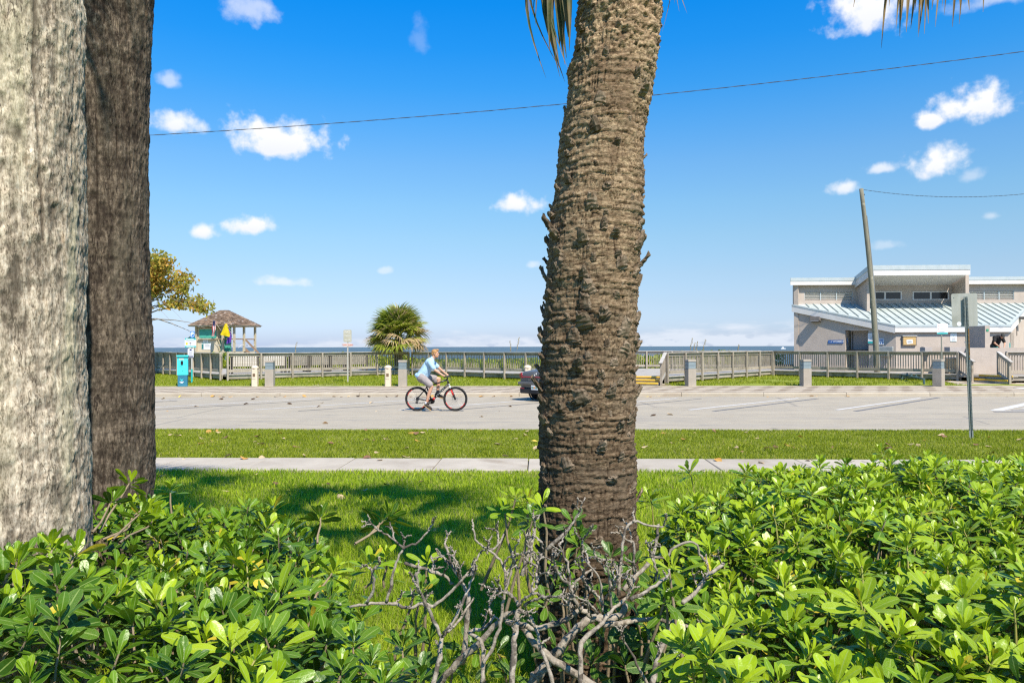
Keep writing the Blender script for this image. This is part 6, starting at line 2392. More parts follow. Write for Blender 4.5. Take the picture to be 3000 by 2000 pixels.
# outlying shoots: (pixel, depth, size, youth) with the twig that carries each
for (px, py, d, sz, yg, bx, by, bd) in ((385, 1405, 3.65, .085, .75, 290, 1560, 3.3), (432, 1480, 3.6, .08, .9, 300, 1580, 3.3), (330, 1460, 3.5, .085, .35, 270, 1560, 3.2), (500, 1425, 3.75, .085, .55, 495, 1540, 3.7), (415, 1500, 3.5, .09, .6, 330, 1580, 3.2), (455, 1520, 3.6, .09, .85, 350, 1590, 3.2),
                                        (1150, 1505, 3.5, .10, .2, 1040, 1592, 3.3), (1125, 1520, 3.45, .10, .15, 1040, 1592, 3.3), (800, 1480, 3.9, .09, .9, 800, 1560, 3.8), (940, 1505, 3.8, .10, .2, 930, 1590, 3.6), (150, 1590, 2.55, .09, .95, 150, 1690, 2.5), (40, 1640, 2.45, .10, .95, 60, 1720, 2.4), (225, 1600, 2.6, .085, .5, 200, 1680, 2.5),
                                        (985, 1660, 3.0, .09, .95, 920, 1760, 2.9), (960, 1860, 2.5, .11, .3, 940, 1960, 2.5), (1040, 1870, 2.5, .11, .35, 1010, 1980, 2.5), (1000, 1950, 2.3, .10, .45, 990, 2050, 2.3), (1090, 1930, 2.4, .09, .3, 1060, 2040, 2.4), (1150, 1960, 2.35, .10, .3, 1140, 2060, 2.3), (1060, 1800, 2.7, .09, .3, 1050, 1900, 2.7), (1180, 1880, 2.6, .09, .25, 1170, 2000, 2.6), (1120, 1990, 2.2, .10, .5, 1110, 2080, 2.2), (1230, 1970, 2.4, .10, .2, 1220, 2080, 2.4), (1130, 1620, 3.4, .08, .97, 1125, 1720, 3.4), (1090, 1640, 3.3, .10, .6, 1070, 1720, 3.3)):
    tip = cdp(px, py, d)
    b_ = cdp(bx, by, bd)
    SL.rosette(tip, (tip - b_).normalized() + Vector((0, -.15, .25)), sz, yg, 14, 0)
    branchy(SL.st, b_, tip - (tip - b_).normalized() * .03, .0058, .0036, r)
lh = thing('pittosporum_shrub', 'dark green glossy leaved shrub around the foot of the two left palm trunks', 'shrub', (-1.3, 2.6, .18))
SL.finish(lh)

# ================================================================ DEAD SHRUB
DBARK = attr_bark('dead_twig_bark', [(.13, .105, .08), (.27, .23, .18), (.36, .315, .255), (.46, .415, .345), (.19, .16, .125)], (.05, .04, .03), 60, (1, 1, 1), .004,
                  patch=((.05, .04, .032), (1, 1, 1), 20.0, .52, .60, .75))
ds = thing('dead_shrub', 'grey leafless dead shrub with bare knobbly branches in front of the central palm', 'shrub', (cdp(1560, 1950, 2.6).x, 2.6, .18))
rd = random.Random(21)
ZS = 2352 / 900


def zp(zx, zy, d):
    return cdp(1200 + zx / ZS, 1560 + zy / ZS, d)


def crom(pts, k=4):
    out = []
    n = len(pts)
    for i in range(n - 1):
        p0, p1_, p2_, p3 = pts[max(i - 1, 0)], pts[i], pts[i + 1], pts[min(i + 2, n - 1)]
        for j in range(k):
            t_ = j / k
            out.append(.5 * ((2 * p1_) + (p2_ - p0) * t_ + (2 * p0 - 5 * p1_ + 4 * p2_ - p3) * t_ ** 2 + (3 * p1_ - p0 - 3 * p2_ + p3) * t_ ** 3))
    out.append(pts[-1])
    return out


def dead_branch(poly, ra, rb, d0, d1, mb, knob=True):
    n = len(poly)
    pts = [zp(zx, zy, d0 + (d1 - d0) * i / max(1, n - 1)) for i, (zx, zy) in enumerate(poly)]
    P = crom(pts, 4)
    P = [P[0]] + [p + Vector((rd.gauss(0, 1), rd.gauss(0, 1), rd.gauss(0, 1))) * .0019 for p in P[1:-1]] + [P[-1]]
    m = len(P)
    k_ = (d0 + d1) / 2 / F / ZS
    rr = [(ra + (rb - ra) * i / (m - 1)) * k_ * rd.uniform(.86, 1.16) for i in range(m)]
    mb.tube(P, rr, 9)
    if knob:
        mb.sphere(P[-1], rr[-1] * 1.04, 8)
    for i in range(2, m - 1, 3):              # little node bumps
        if rd.random() < .5:
            mb.sphere(P[i] + Vector((rd.gauss(0, 1), rd.gauss(0, 1), rd.gauss(0, 1))).normalized() * rr[i] * .7, rr[i] * rd.uniform(.4, .65), 6)
    return P, rr


def twig(mb, zx, zy, d, ang, L, r_, depth):
    """forking bare twig growing in the picture plane and in depth"""
    poly = [(zx, zy)]
    a = ang
    x, y = zx, zy
    for k in range(3):
        a += rd.gauss(0, .22)
        x += math.cos(a) * L / 3
        y -= math.sin(a) * L / 3
        poly.append((x, y))
    d1 = d + rd.uniform(-.09, .09)
    dead_branch(poly, r_, r_ * .72, d, d1, mb)
    if depth > 0:
        for s_ in rd.sample((-.75, -.3, .15, .6, .95), 2 if rd.random() < .75 else 3):
            twig(mb, x, y, d1, a + s_ * rd.uniform(.7, 1.2), L * rd.uniform(.55, .9), max(r_ * .76, 5), depth - 1)


main = [([(200, 1190), (380, 980), (560, 820), (720, 640), (830, 600)], 33, 22, 2.5, 2.45), ([(1420, 1180), (1240, 1060), (1080, 960), (960, 850), (860, 720), (750, 680)], 40, 27, 2.5, 2.6),
        ([(900, 1200), (1050, 1000), (1180, 850), (1300, 720), (1400, 650), (1600, 640), (1650, 560)], 46, 32, 2.75, 2.8), ([(830, 700), (960, 730), (1100, 700), (1220, 650), (1310, 590), (1400, 640), (1480, 690)], 25, 22, 2.5, 2.55),
        ([(1480, 700), (1640, 690), (1840, 655), (2000, 690), (2250, 755)], 27, 17, 2.6, 2.8), ([(785, 1200), (795, 900), (810, 760), (830, 610)], 28, 25, 2.3, 2.4), ([(170, 1190), (230, 950), (245, 800)], 25, 20, 2.35, 2.4),
        ([(245, 800), (160, 620), (90, 470), (60, 400), (50, 310)], 17, 12, 2.4, 2.35), ([(245, 800), (330, 680), (420, 500), (480, 340), (500, 230), (545, 150)], 16, 9, 2.4, 2.5), ([(290, 760), (400, 640), (490, 500)], 13, 9, 2.4, 2.5),
        ([(1310, 1180), (1310, 950), (1330, 820), (1480, 690), (1540, 600), (1660, 500), (1700, 430)], 24, 13, 2.4, 2.6), ([(570, 1000), (640, 850), (700, 680), (720, 500), (760, 350), (780, 270)], 17, 9, 2.4, 2.45),
        ([(550, 1150), (560, 950), (545, 820), (460, 760), (560, 735), (650, 645)], 18, 15, 2.4, 2.5), ([(1110, 1190), (1040, 980), (1000, 860), (960, 720), (920, 640), (850, 590)], 18, 13, 2.35, 2.45), ([(400, 1000), (440, 700), (450, 500), (400, 380), (330, 260), (270, 100)], 26, 11, 2.7, 2.75),
        ([(180, 570), (330, 440), (400, 360), (470, 310)], 15, 12, 2.6, 2.6), ([(-460, 567), (-300, 540), (-130, 545), (0, 570), (90, 540), (180, 560)], 12, 16, 2.6, 2.6), ([(-178, 530), (-140, 380), (-102, 222), (-42, 123), (68, 63), (146, -13)], 14, 8, 2.6, 2.6),
        ([(-42, 123), (-120, 50), (-212, -3)], 10, 8, 2.6, 2.6), ([(-324, 540), (-272, 413), (-282, 300), (-259, 272)], 14, 8, 2.6, 2.55), ([(-40, 230), (60, 260), (160, 290), (260, 330), (330, 390)], 15, 14, 2.65, 2.7), ([(740, 420), (735, 330), (715, 240), (620, 140), (520, 80), (490, -20)], 14, 8, 2.55, 2.6),
        ([(620, 140), (680, 90), (720, 10)], 10, 8, 2.58, 2.6), ([(1230, 660), (1225, 500), (1215, 270), (1170, 150), (1140, 90)], 15, 8, 2.5, 2.5), ([(1240, 420), (1330, 320), (1420, 270)], 13, 10, 2.5, 2.6), ([(1310, 590), (1250, 480), (1225, 400), (1150, 330), (1120, 250)], 16, 9, 2.5, 2.45),
        ([(1545, 600), (1540, 430), (1520, 290)], 13, 9, 2.55, 2.5), ([(1480, 620), (1470, 440), (1440, 330), (1370, 240)], 12, 8, 2.55, 2.5), ([(1690, 510), (1850, 420), (1970, 345)], 18, 13, 2.45, 2.5), ([(1600, 480), (1620, 202), (1644, 12), (1714, -89), (1874, -47), (1944, -52)], 15, 9, 2.7, 2.8),
        ([(1640, 440), (1740, 330), (1850, 190), (1890, 60), (1905, -60)], 24, 12, 2.75, 2.85), ([(1850, 185), (1960, 190), (2030, 110), (2180, 70), (2230, 180), (2275, 230), (2285, 290)], 12, 10, 2.8, 2.8), ([(2090, 540), (2200, 440), (2290, 320), (2400, 240)], 20, 15, 2.6, 2.7), ([(1720, 310), (1715, 90), (1690, 70)], 12, 8, 2.8, 2.8),
        ([(860, 330), (940, 60), (960, -40)], 20, 12, 2.9, 3.0), ([(1050, 130), (1180, 10), (1240, -60), (1300, -150)], 17, 10, 2.75, 2.75), ([(1890, 380), (1880, 260), (1855, 180)], 11, 8, 2.6, 2.6), ([(1850, 1190), (1900, 960), (1960, 820), (2010, 700)], 26, 12, 2.4, 2.5), ([(1840, 1190), (1740, 1000), (1640, 830)], 16, 9, 2.5, 2.5)]
for (poly, ra, rb, d0, d1) in main:
    mb = MB()
    dead_branch(poly, ra * .88, rb * .8, d0, d1, mb)
    mb.build('branch', DBARK, ds, True)
seeds = [(830, 560, 2.42, 1.75, 150, 12, 2), (830, 560, 2.42, 1.2, 150, 12, 2), (800, 500, 2.45, 2.2, 110, 10, 2), (880, 560, 2.42, .8, 160, 12, 2), (950, 440, 2.45, 1.3, 120, 10, 2), (980, 380, 2.45, 1.8, 120, 10, 2), (1050, 330, 2.5, 1.0, 110, 9, 2), (1110, 280, 2.45, 1.5, 100, 9, 1),
         (1480, 560, 2.5, 1.7, 130, 10, 2), (1500, 500, 2.5, 1.2, 120, 10, 2), (1440, 620, 2.5, 2.1, 130, 10, 2), (1560, 440, 2.6, 1.3, 110, 9, 2), (1420, 200, 2.6, 1.5, 80, 8, 1), (1330, 150, 2.65, 1.7, 100, 9, 2), (1320, 220, 2.6, .6, 110, 9, 2), (270, 100, 2.75, 1.5, 70, 8, 1), (390, 350, 2.72, 1.3, 110, 9, 2), (330, 260, 2.74, 2.2, 110, 9, 1),
         (60, 400, 2.36, 1.9, 70, 9, 1), (170, 300, 2.6, 1.2, 80, 9, 1), (545, 150, 2.5, 1.2, 60, 7, 1), (600, 160, 2.58, 1.4, 90, 8, 1), (720, 240, 2.56, 1.1, 120, 9, 2), (770, 280, 2.46, 1.2, 90, 8, 1), (1020, 200, 2.6, 1.6, 130, 9, 2), (930, 260, 2.7, 1.7, 120, 9, 2), (1690, 420, 2.6, 1.5, 80, 8, 1), (1240, 640, 2.5, 2.0, 90, 9, 1), (620, 640, 2.5, 1.8, 90, 9, 1), (1000, 850, 2.38, 1.0, 90, 9, 0), (110, 560, 2.6, 1.4, 80, 9, 1), (2200, 440, 2.65, 1.3, 90, 9, 1)]
for (poly, ra, rb, d0, d1) in main:           # side twigs along the branches
    if ra < 30:
        for k in range(2):
            i_ = rd.randrange(1, len(poly))
            seeds.append((poly[i_][0], poly[i_][1], (d0 + d1) / 2, 1.55 + rd.gauss(0, .5), rd.uniform(60, 110), 7.5, rd.choice((0, 1, 1))))
for sd_ in seeds:
    mb = MB()
    twig(mb, *sd_)
    mb.build('twigs', DBARK, ds, True)
# live dark shoots in and behind it
SD = Shrub(33)
r = SD.r
for (px, py, d, sz, yg, n) in ((1690, 1590, 3.3, .085, .35, 12), (1700, 1560, 3.4, .08, .2, 10), (1680, 1520, 3.4, .08, .15, 10), (1590, 1470, 3.2, .085, .9, 9), (1560, 1510, 3.15, .095, .35, 12), (1510, 1450, 3.3, .08, .75, 12), (1480, 1490, 3.3, .08, .85, 10), (1545, 1455, 3.3, .08, .8, 10), (1250, 1640, 3.1, .085, .95, 10), (1220, 1690, 3.1, .085, .95, 9), (1235, 1720, 3.0, .09, .3, 10),
                              (1400, 1880, 2.9, .10, .2, 9), (1330, 1920, 2.8, .10, .2, 9), (1260, 1870, 2.9, .10, .15, 10), (1240, 1960, 2.8, .10, .2, 10), (1210, 1830, 2.9, .10, .2, 10), (1460, 1900, 2.9, .10, .2, 9), (1500, 1960, 2.9, .09, .2, 9), (1640, 1700, 3.2, .09, .3, 10), (1660, 1640, 3.2, .09, .7, 9), (1600, 1760, 3.1, .09, .3, 8),
                              (1760, 1850, 2.9, .10, .12, 10), (1820, 1800, 2.9, .10, .15, 10), (1880, 1870, 2.8, .10, .12, 11), (1740, 1930, 2.8, .10, .12, 10), (1830, 1930, 2.7, .10, .12, 11), (1900, 1790, 2.8, .10, .2, 10), (1930, 1940, 2.6, .10, .15, 10), (1960, 1650, 2.6, .105, .97, 11), (1950, 1730, 2.6, .10, .5, 9), (1955, 1760, 2.6, .095, .45, 8), (1800, 1690, 3.2, .09, .15, 10), (1790, 1620, 3.3, .09, .15, 10), (1850, 1650, 3.3, .09, .2, 10), (1760, 1740, 3.2, .09, .12, 10), (1850, 1730, 3.1, .09, .15, 10), (1690, 1850, 3.0, .09, .12, 9), (1640, 1900, 3.0, .09, .12, 8), (1560, 1850, 3.1, .09, .15, 7)):
    tip = cdp(px, py, d)
    SD.rosette(tip, Vector((r.gauss(0, .35), r.gauss(-.35, .3), .9)), sz, yg, n, .0)
    branchy(SD.st, tip + Vector((r.gauss(0, .08), r.gauss(.05, .06), -.45)), tip - Vector((0, 0, .02)), .008, .004, r)
gs_ = thing('green_shoots', 'live green shoots growing up through the grey dead shrub', 'shrub', (.2, 3.0, .18))
SD.finish(gs_, 200)

# ================================================================ FALLEN LEAVES
def fallen(seed):
    r_ = random.Random(seed)
    V, Q = [], []
    n, mm = 6, 5
    w, L = r_.uniform(.36, .46), .5
    ca, cb = r_.uniform(.15, .7), r_.uniform(-.3, .6)
    for i in range(n):
        for j in range(mm):
            u, v = i / (n - 1) * 2 - 1, j / (mm - 1) * 2 - 1
            ww = w * math.sqrt(max(.02, 1 - u * u * .96))
            x, y = v * ww, u * L
            V.append((x, y, ca * x * x * 1.6 + cb * y * y + .05 * math.sin(5 * y + 3 * x)))
    for i in range(n - 1):
        for j in range(mm - 1):
            a = i * mm + j
            Q.append((a, a + 1, a + mm + 1, a + mm))
    V = np.array(V)
    V[:, 2] -= V[:, 2].min()
    return V, np.array(Q)


FM = {'tan': mat('leaf_tan', (.48, .34, .18), (.56, .42, .25), 7, .8, transl=.1, vary=.15), 'brown': mat('leaf_brown', (.15, .075, .04), (.23, .12, .06), 7, .8, vary=.2),
      'orange': mat('leaf_orange', (.46, .23, .05), (.55, .32, .08), 7, .75, transl=.1, vary=.15), 'yellow': mat('leaf_yellow', (.58, .42, .06), (.64, .50, .10), 7, .7, transl=.1, vary=.1)}
fl_me = {}
for c_, m_ in FM.items():
    for k in range(4):
        V, Q = fallen(300 + k)
        fl_me[(c_, k)] = npmesh('fallen_leaf', V, Q, m_)


def drop_leaf(x, y, z, size, col, where, grp):
    o = link('fallen_leaf', fl_me[(col, rnd.randrange(4))], None, Matrix.Translation((x, y, z)) @ Matrix.Rotation(rnd.uniform(0, 6.28), 4, 'Z') @ Matrix.Rotation(rnd.gauss(0, .25), 4, 'X') @ Matrix.Rotation(rnd.gauss(0, .25) + (math.pi if rnd.random() < .4 else 0), 4, 'Y') @ Matrix.Scale(size, 4))
    szw = 'small' if size < .085 else ('large' if size > .135 else 'mid sized')
    u = (x - CAM.x) / max(y, 1) + .035
    marks = [(-.47, 'beside the dark palm trunk'), (-.42, 'below the pay station'), (-.33, 'below the benches'), (-.21, 'below the faded NO sign'), (-.11, 'in front of the cyclist'), (-.02, 'left of the middle palm'), (.2, 'right of the middle palm'), (.36, 'below the left lamp bollards'), (.49, 'below the leaning pole'), (.60, 'near the road sign post')]
    nm = min(marks, key=lambda q_: abs(q_[0] - u))[1]
    return tag(o, f'{szw} dry {col} fallen leaf {where} {nm}', 'fallen leaf', grp)


def pickc(w=(5, 2, 2, .5)):
    return rnd.choices(('tan', 'brown', 'orange', 'yellow'), w)[0]


for (px, py, c_) in ((500, 1275, 'tan'), (520, 1277, 'tan'), (592, 1284, 'tan'), (612, 1263, 'orange'), (640, 1263, 'tan'), (587, 1305, 'orange'), (748, 1294, 'tan'), (765, 1306, 'tan'), (833, 1284, 'tan'), (821, 1266, 'yellow'), (968, 1303, 'brown'), (1074, 1290, 'tan'), (1131, 1284, 'tan'), (1105, 1329, 'tan'), (1189, 1315, 'tan'), (1223, 1291, 'orange'), (1190, 1342, 'tan'), (1206, 1266, 'orange'), (1220, 1270, 'brown'), (1240, 1268, 'tan'),
                     (870, 1310, 'brown'), (755, 1280, 'brown'), (660, 1285, 'brown'), (1545, 1262, 'tan'), (1540, 1274, 'orange'), (1510, 1283, 'tan'), (1460, 1302, 'tan'), (1566, 1297, 'yellow'), (1572, 1318, 'tan'), (1540, 1274, 'tan'), (1480, 1344, 'tan'), (1943, 1266, 'orange'), (1970, 1298, 'tan'), (2004, 1290, 'orange'), (1890, 1315, 'tan'), (2190, 1264, 'tan'), (2215, 1282, 'tan'), (2345, 1280, 'orange'), (2250, 1320, 'tan'), (2310, 1307, 'orange'), (2270, 1312, 'brown'), (2155, 1318, 'tan'), (2605, 1303, 'brown'), (2600, 1320, 'brown'), (2765, 1278, 'brown'), (2758, 1275, 'tan'), (2897, 1308, 'tan'), (2900, 1328, 'brown'), (2668, 1302, 'tan'), (2690, 1305, 'tan'), (2895, 1278, 'orange'), (2990, 1290, 'tan')):
    p = gp(px, py, .08)
    if 12.1 < p.y < 16.9:
        drop_leaf(p.x, p.y, verge_z(np.array(p.x), np.array(p.y)).item() + .035, rnd.uniform(.10, .17), c_, 'on the verge grass', 'fallen leaves on the verge')
for k in range(34):
    x, y = rnd.uniform(-11, 13), rnd.uniform(12.3, 16.7)
    drop_leaf(x, y, verge_z(np.array(x), np.array(y)).item() + .03, rnd.uniform(.05, .11), pickc((3, 3, 2, .3)), 'on the verge grass', 'fallen leaves on the verge')
for (px, py, c_) in ((667, 1338, 'tan'), (714, 1344, 'orange'), (545, 1345, 'tan'), (770, 1341, 'tan'), (893, 1337, 'tan'), (1112, 1348, 'tan'), (1075, 1341, 'brown'), (2103, 1350, 'orange'), (2230, 1357, 'tan'), (2370, 1349, 'tan')):
    p = gp(px, py, .1)
    drop_leaf(p.x, p.y, .103, rnd.uniform(.10, .16), c_, 'on the footpath', 'fallen leaves on the footpath')
for (px, py, c_) in ((750, 1381, 'tan'), (1132, 1418, 'brown'), (1235, 1407, 'brown'), (807, 1414, 'brown'), (662, 1437, 'tan'), (960, 1415, 'brown'), (888, 1440, 'brown'), (1068, 1438, 'tan'), (555, 1490, 'brown'), (1000, 1456, 'tan'), (475, 1385, 'orange'), (1270, 1570, 'orange')):
    p = gp(px, py, .16)
    drop_leaf(p.x, p.y, lawn_z(np.array(p.x), np.array(p.y)).item() + .04, rnd.uniform(.05, .11), c_, 'on the near lawn', 'fallen leaves on the near lawn')
for k in range(46):
    x = -15.5 + abs(rnd.gauss(0, 6.5)) if k < 36 else rnd.uniform(-2, 14)
    drop_leaf(x, Y_KERB - .08 - abs(rnd.gauss(0, .10)), .012, rnd.uniform(.12, .22), pickc((2, 2, 5, 1.5)), 'in the gutter', 'fallen leaves along the kerb')
for (px, py, c_) in ((477, 1169, 'tan'), (503, 1173, 'tan'), (575, 1191, 'tan'), (648, 1170, 'brown'), (742, 1170, 'brown'), (720, 1185, 'brown'), (848, 1184, 'brown'), (850, 1183, 'tan'), (944, 1181, 'tan'), (933, 1192, 'brown'), (1088, 1180, 'tan'), (484, 1204, 'orange'), (953, 1241, 'orange'), (1106, 1204, 'tan'), (1410, 1221, 'tan'), (1493, 1191, 'brown'), (1458, 1205, 'brown'), (1914, 1218, 'brown'), (1963, 1215, 'tan'), (1926, 1161, 'tan'), (2262, 1164, 'brown'), (2387, 1161, 'tan'), (2932, 1160, 'orange')):
    p = gp(px, py, 0)
    drop_leaf(p.x, min(p.y, 28.3), .006, rnd.uniform(.12, .2), c_, 'on the road', 'fallen leaves on the road')
# ================================================================ BICYCLE
TYRE = mat('tyre_rubber', (.012, .012, .012), (.022, .021, .02), 20, .8)
BLKP = mat('bike_black', (.010, .010, .011), rough=.35)
REDP = mat('bike_red', (.55, .02, .015), rough=.35)
GREYM = mat('bike_grey', (.22, .22, .22), rough=.4, metal=.6)
ALU = mat('bike_alu', (.55, .55, .52), rough=.35, metal=.7)
SPOKE = mat('spoke_steel', (.35, .35, .35), rough=.4, metal=.6)
bq = gp(1222, 1203.6, 0)
bf = gp(1336, 1204, 0)
WB = 1.138
bike = thing('bicycle', 'black and red mountain bicycle ridden along the road', 'bicycle', (bq.x, bq.y, .002), math.atan2(bf.y - bq.y, bf.x - bq.x))
BM = wmat(bike)
RX = Matrix.Rotation(R(90), 3, 'X')
RW = .36


def bpart(nm, mb, m, par=bike, smooth=True):
    return link(nm, mb.mesh(nm, m, smooth), par)


def wheel(x, nm_brake):
    w = link('wheel', MB().lathe([(.022, -.05), (.03, -.045), (.018, -.02), (.018, .02), (.03, .045), (.022, .05)], n=12, m=RX).mesh('wheel', BLKP), bike, Matrix.Translation((x, 0, RW)))
    link('tyre', MB().torus((0, 0, 0), RW - .027, .027, RX, 56, 8).mesh('tyre', TYRE, True), w)
    link('rim', MB().lathe([(RW - .050, -.012), (RW - .062, -.010), (RW - .066, 0), (RW - .062, .010), (RW - .050, .012)], n=56, m=RX).mesh('rim', BLKP, True) if False else MB().torus((0, 0, 0), RW - .060, .010, RX, 56, 6).mesh('rim', BLKP, True), w)
    rd_ = MB()
    for a0, a1 in ((200, 250), (300, 335), (120, 160)):
        n = 8
        pts = [Vector((math.cos(R(a0 + (a1 - a0) * i / n)) * (RW - .0605), 0, math.sin(R(a0 + (a1 - a0) * i / n)) * (RW - .0605))) for i in range(n + 1)]
        rd_.tube(pts, .0112, 6)
    link('rim_decal', rd_.mesh('rim_decal', REDP, True), w)
    sp = MB()
    for k in range(28):
        a = 2 * math.pi * k / 28
        a2 = a + (.5 if k % 2 else -.5)
        sp.tube([(.022 * math.cos(a2), .025 * (1 if k % 4 < 2 else -1), .022 * math.sin(a2)), ((RW - .065) * math.cos(a), 0, (RW - .065) * math.sin(a))], .0016, 4, False)
    tag(link('spokes', sp.mesh('spokes', SPOKE), w), kind='stuff')
    link('brake_disc', MB().torus((0, -.035, 0), .075, .006, RX, 24, 4).mesh('brake_disc', SPOKE), w)
    return w


wr = wheel(0, 1)
wf = wheel(WB, 1)
link('cassette', MB().lathe([(.055, -.06), (.055, -.055), (.04, -.04), (.03, -.03)], n=16, m=RX).mesh('cassette', BLKP), wr)
T = lambda *p: [Vector(q) for q in p]
fr = MB()
BBp, ST, HT, HB = (.435, 0, .295), (.285, 0, .715), (.893, 0, .925), (.938, 0, .80)
fr.tube(T(ST, (.6, 0, .81), HT), [.02, .021, .026], 10)
fr.tube(T(BBp, (.66, 0, .53), HB), [.030, .032, .034], 10)
fr.tube(T(BBp, ST), [.022, .019], 10)
fr.tube(T(HT, HB), [.027, .029], 10)
for s_ in (-1, 1):
    fr.tube(T((.42, s_ * .03, .30), (.2, s_ * .055, .325), (0, s_ * .065, .36)), [.014, .012, .012], 8)
    fr.tube(T((.29, s_ * .02, .70), (.15, s_ * .055, .53), (0, s_ * .065, .36)), [.012, .011, .010], 8)
frm = bpart('frame', fr, BLKP)
dc = MB()
dc.tube(T((.30, -.055, .312), (.36, -.045, .306)), .0150, 8)
dc.tube(T((.475, 0, .337), (.53, 0, .393)), .0322, 10)
link('red_decal', dc.mesh('red_decal', REDP, True), frm)
lt = MB()
for k in range(6):
    u = .18 + k * .085
    p = Vector(BBp).lerp(Vector(HB), u + .12)
    lt.box(p + Vector((0, -.031, 0)), (.030, .004, .028), Matrix.Rotation(-math.atan2(HB[2] - BBp[2], HB[0] - BBp[0]), 3, 'Y'))
link('frame_lettering', lt.mesh('frame_lettering', ALU), frm)
fk = MB()
fk.tube(T(HB, (.964, 0, .745)), .024, 10)
for s_ in (-1, 1):
    fk.tube(T((.962, s_ * .06, .75), (1.01, s_ * .06, .64)), [.017, .017], 8)
fkm = bpart('fork', fk, ALU)
lo = MB()
for s_ in (-1, 1):
    lo.tube(T((1.0, s_ * .06, .665), (1.09, s_ * .06, .46), (WB, s_ * .055, .36)), [.023, .022, .018], 8)
link('fork_leg', lo.mesh('fork_leg', BLKP, True), fkm)
ld = MB()
ld.tube(T((1.018, -.0605, .625), (1.085, -.0605, .47)), [.0242, .0236], 8)
link('fork_decal', ld.mesh('fork_decal', REDP, True), fkm)
hb = MB()
hb.tube(T(HT, (.90, 0, 1.0), (.94, 0, 1.03)), [.02, .018, .02], 8)
hb.tube(T((.875, -.33, 1.02), (.92, -.18, 1.025), (.945, 0, 1.03), (.92, .18, 1.025), (.875, .33, 1.02)), .014, 8)
hbm = bpart('handlebar', hb, BLKP)
gr = MB()
for s_ in (-1, 1):
    gr.tube(T((.87, s_ * .34, 1.02), (.892, s_ * .24, 1.022)), .019, 8)
    gr.tube(T((.93, s_ * .22, 1.01), (.97, s_ * .28, .97)), .008, 6)
link('grip', gr.mesh('grip', TYRE, True), hbm)
cb = MB()
for k in range(3):
    cb.tube(T((.95, -.08 + .08 * k, 1.01), (1.03, -.02 * k, .95), (1.0, 0, .84), (.95, 0, .80)), .004, 5)
link('cables', cb.mesh('cables', BLKP, True), hbm)
sd_ = MB()
sd_.tube(T(ST, (.255, 0, .80)), .014, 8)
bpart('seat_post', sd_, BLKP)
sa = MB()
sa.sphere((.17, 0, .845), (.10, .072, .028), 12)
sa.tube(T((.18, 0, .845), (.30, 0, .845), (.36, 0, .84)), [.045, .026, .018], 8)
bpart('saddle', sa, BLKP)
ck = MB()
ck.lathe([(.085, -.045), (.088, -.04), (.085, -.036), (.03, -.04)], BBp, 24, RX)
ck.tube(T((.435, -.06, .295), (.325, -.075, .160)), [.017, .013], 8)
ck.tube(T((.435, .06, .295), (.545, .075, .430)), [.017, .013], 8)
ckm = bpart('crank', ck, BLKP)
for (x, y, z) in ((.325, -.13, .155), (.545, .13, .432)):
    link('pedal', MB().box((x, y, z), (.10, .10, .022), Matrix.Rotation(R(25), 3, 'Y'), .004).mesh('pedal', BLKP), ckm)
ch = MB()
ch.tube(T((.435, -.043, .378), (.0, -.055, .412)), .005, 5)
ch.tube(T((.435, -.043, .210), (.03, -.055, .24), (.0, -.055, .31)), .005, 5)
bpart('chain', ch, BLKP)
dr = MB()
dr.box((.005, -.06, .27), (.06, .02, .10), bev=.008)
dr.tube(T((0, -.06, .33), (.02, -.06, .22), (-.04, -.06, .26)), .014, 6)
bpart('derailleur', dr, BLKP)
bt = MB()
bt.lathe([(.033, 0), (.036, .02), (.036, .13), (.02, .16), (.018, .19)], (.545, 0, .47), 12, Matrix.Rotation(R(38), 3, 'Y'))
bpart('bottle', bt, BLKP)

# ================================================================ PEOPLE
def blob(name, shapes, m, vox=.012, smooth=4, par=None, local=None):
    """one continuous skin round a set of capsules (p0, p1, r0, r1) and ellipsoids (c, (rx, ry, rz), rot)"""
    mb = MB()
    for s in shapes:
        if len(s) == 4:
            p0, p1, r0, r1 = Vector(s[0]), Vector(s[1]), s[2], s[3]
            mb.tube([p0, p1], [r0, r1], 14)
            mb.sphere(p0, r0 * .999, 14); mb.sphere(p1, r1 * .999, 14)
        else:
            mb.sphere(s[0], s[1], 16, s[2] if len(s) > 2 else None)
    o = bpy.data.objects.new('tmp', mb.mesh('tmp', m))
    C.objects.link(o)
    rm = o.modifiers.new('r', 'REMESH'); rm.mode = 'VOXEL'; rm.voxel_size = vox
    sm = o.modifiers.new('s', 'SMOOTH'); sm.factor = .5; sm.iterations = smooth
    bpy.context.view_layer.update()
    me = bpy.data.meshes.new_from_object(o.evaluated_get(bpy.context.evaluated_depsgraph_get()))
    me.name = name
    me.materials.clear(); me.materials.append(m)
    me.polygons.foreach_set('use_smooth', [True] * len(me.polygons))
    bpy.data.objects.remove(o)
    return link(name, me, par, local)


SKIN = mat('skin', (.50, .27, .17), (.56, .32, .21), 8, .55, spec=.35)
HAIR = mat('ginger_hair', (.34, .17, .06), (.46, .26, .10), 60, .6, .004, 120)
BEARD = mat('ginger_beard', (.36, .17, .08), (.44, .23, .12), 80, .8)
SHIRT = mat('light_blue_shirt', (.33, .50, .66), (.38, .55, .70), 4, .85, .035, 5)
SHORTS = mat('grey_shorts', (.255, .225, .22), (.31, .275, .265), 5, .9, .03, 7)
SHOE = mat('dark_shoe', (.035, .025, .02), (.06, .045, .035), 12, .7)
SOLE = mat('gum_sole', (.42, .28, .13), rough=.8)
SOCK = mat('white_sock', (.65, .65, .68), rough=.9)
EYE = mat('eye_dark', (.02, .015, .01), rough=.2)


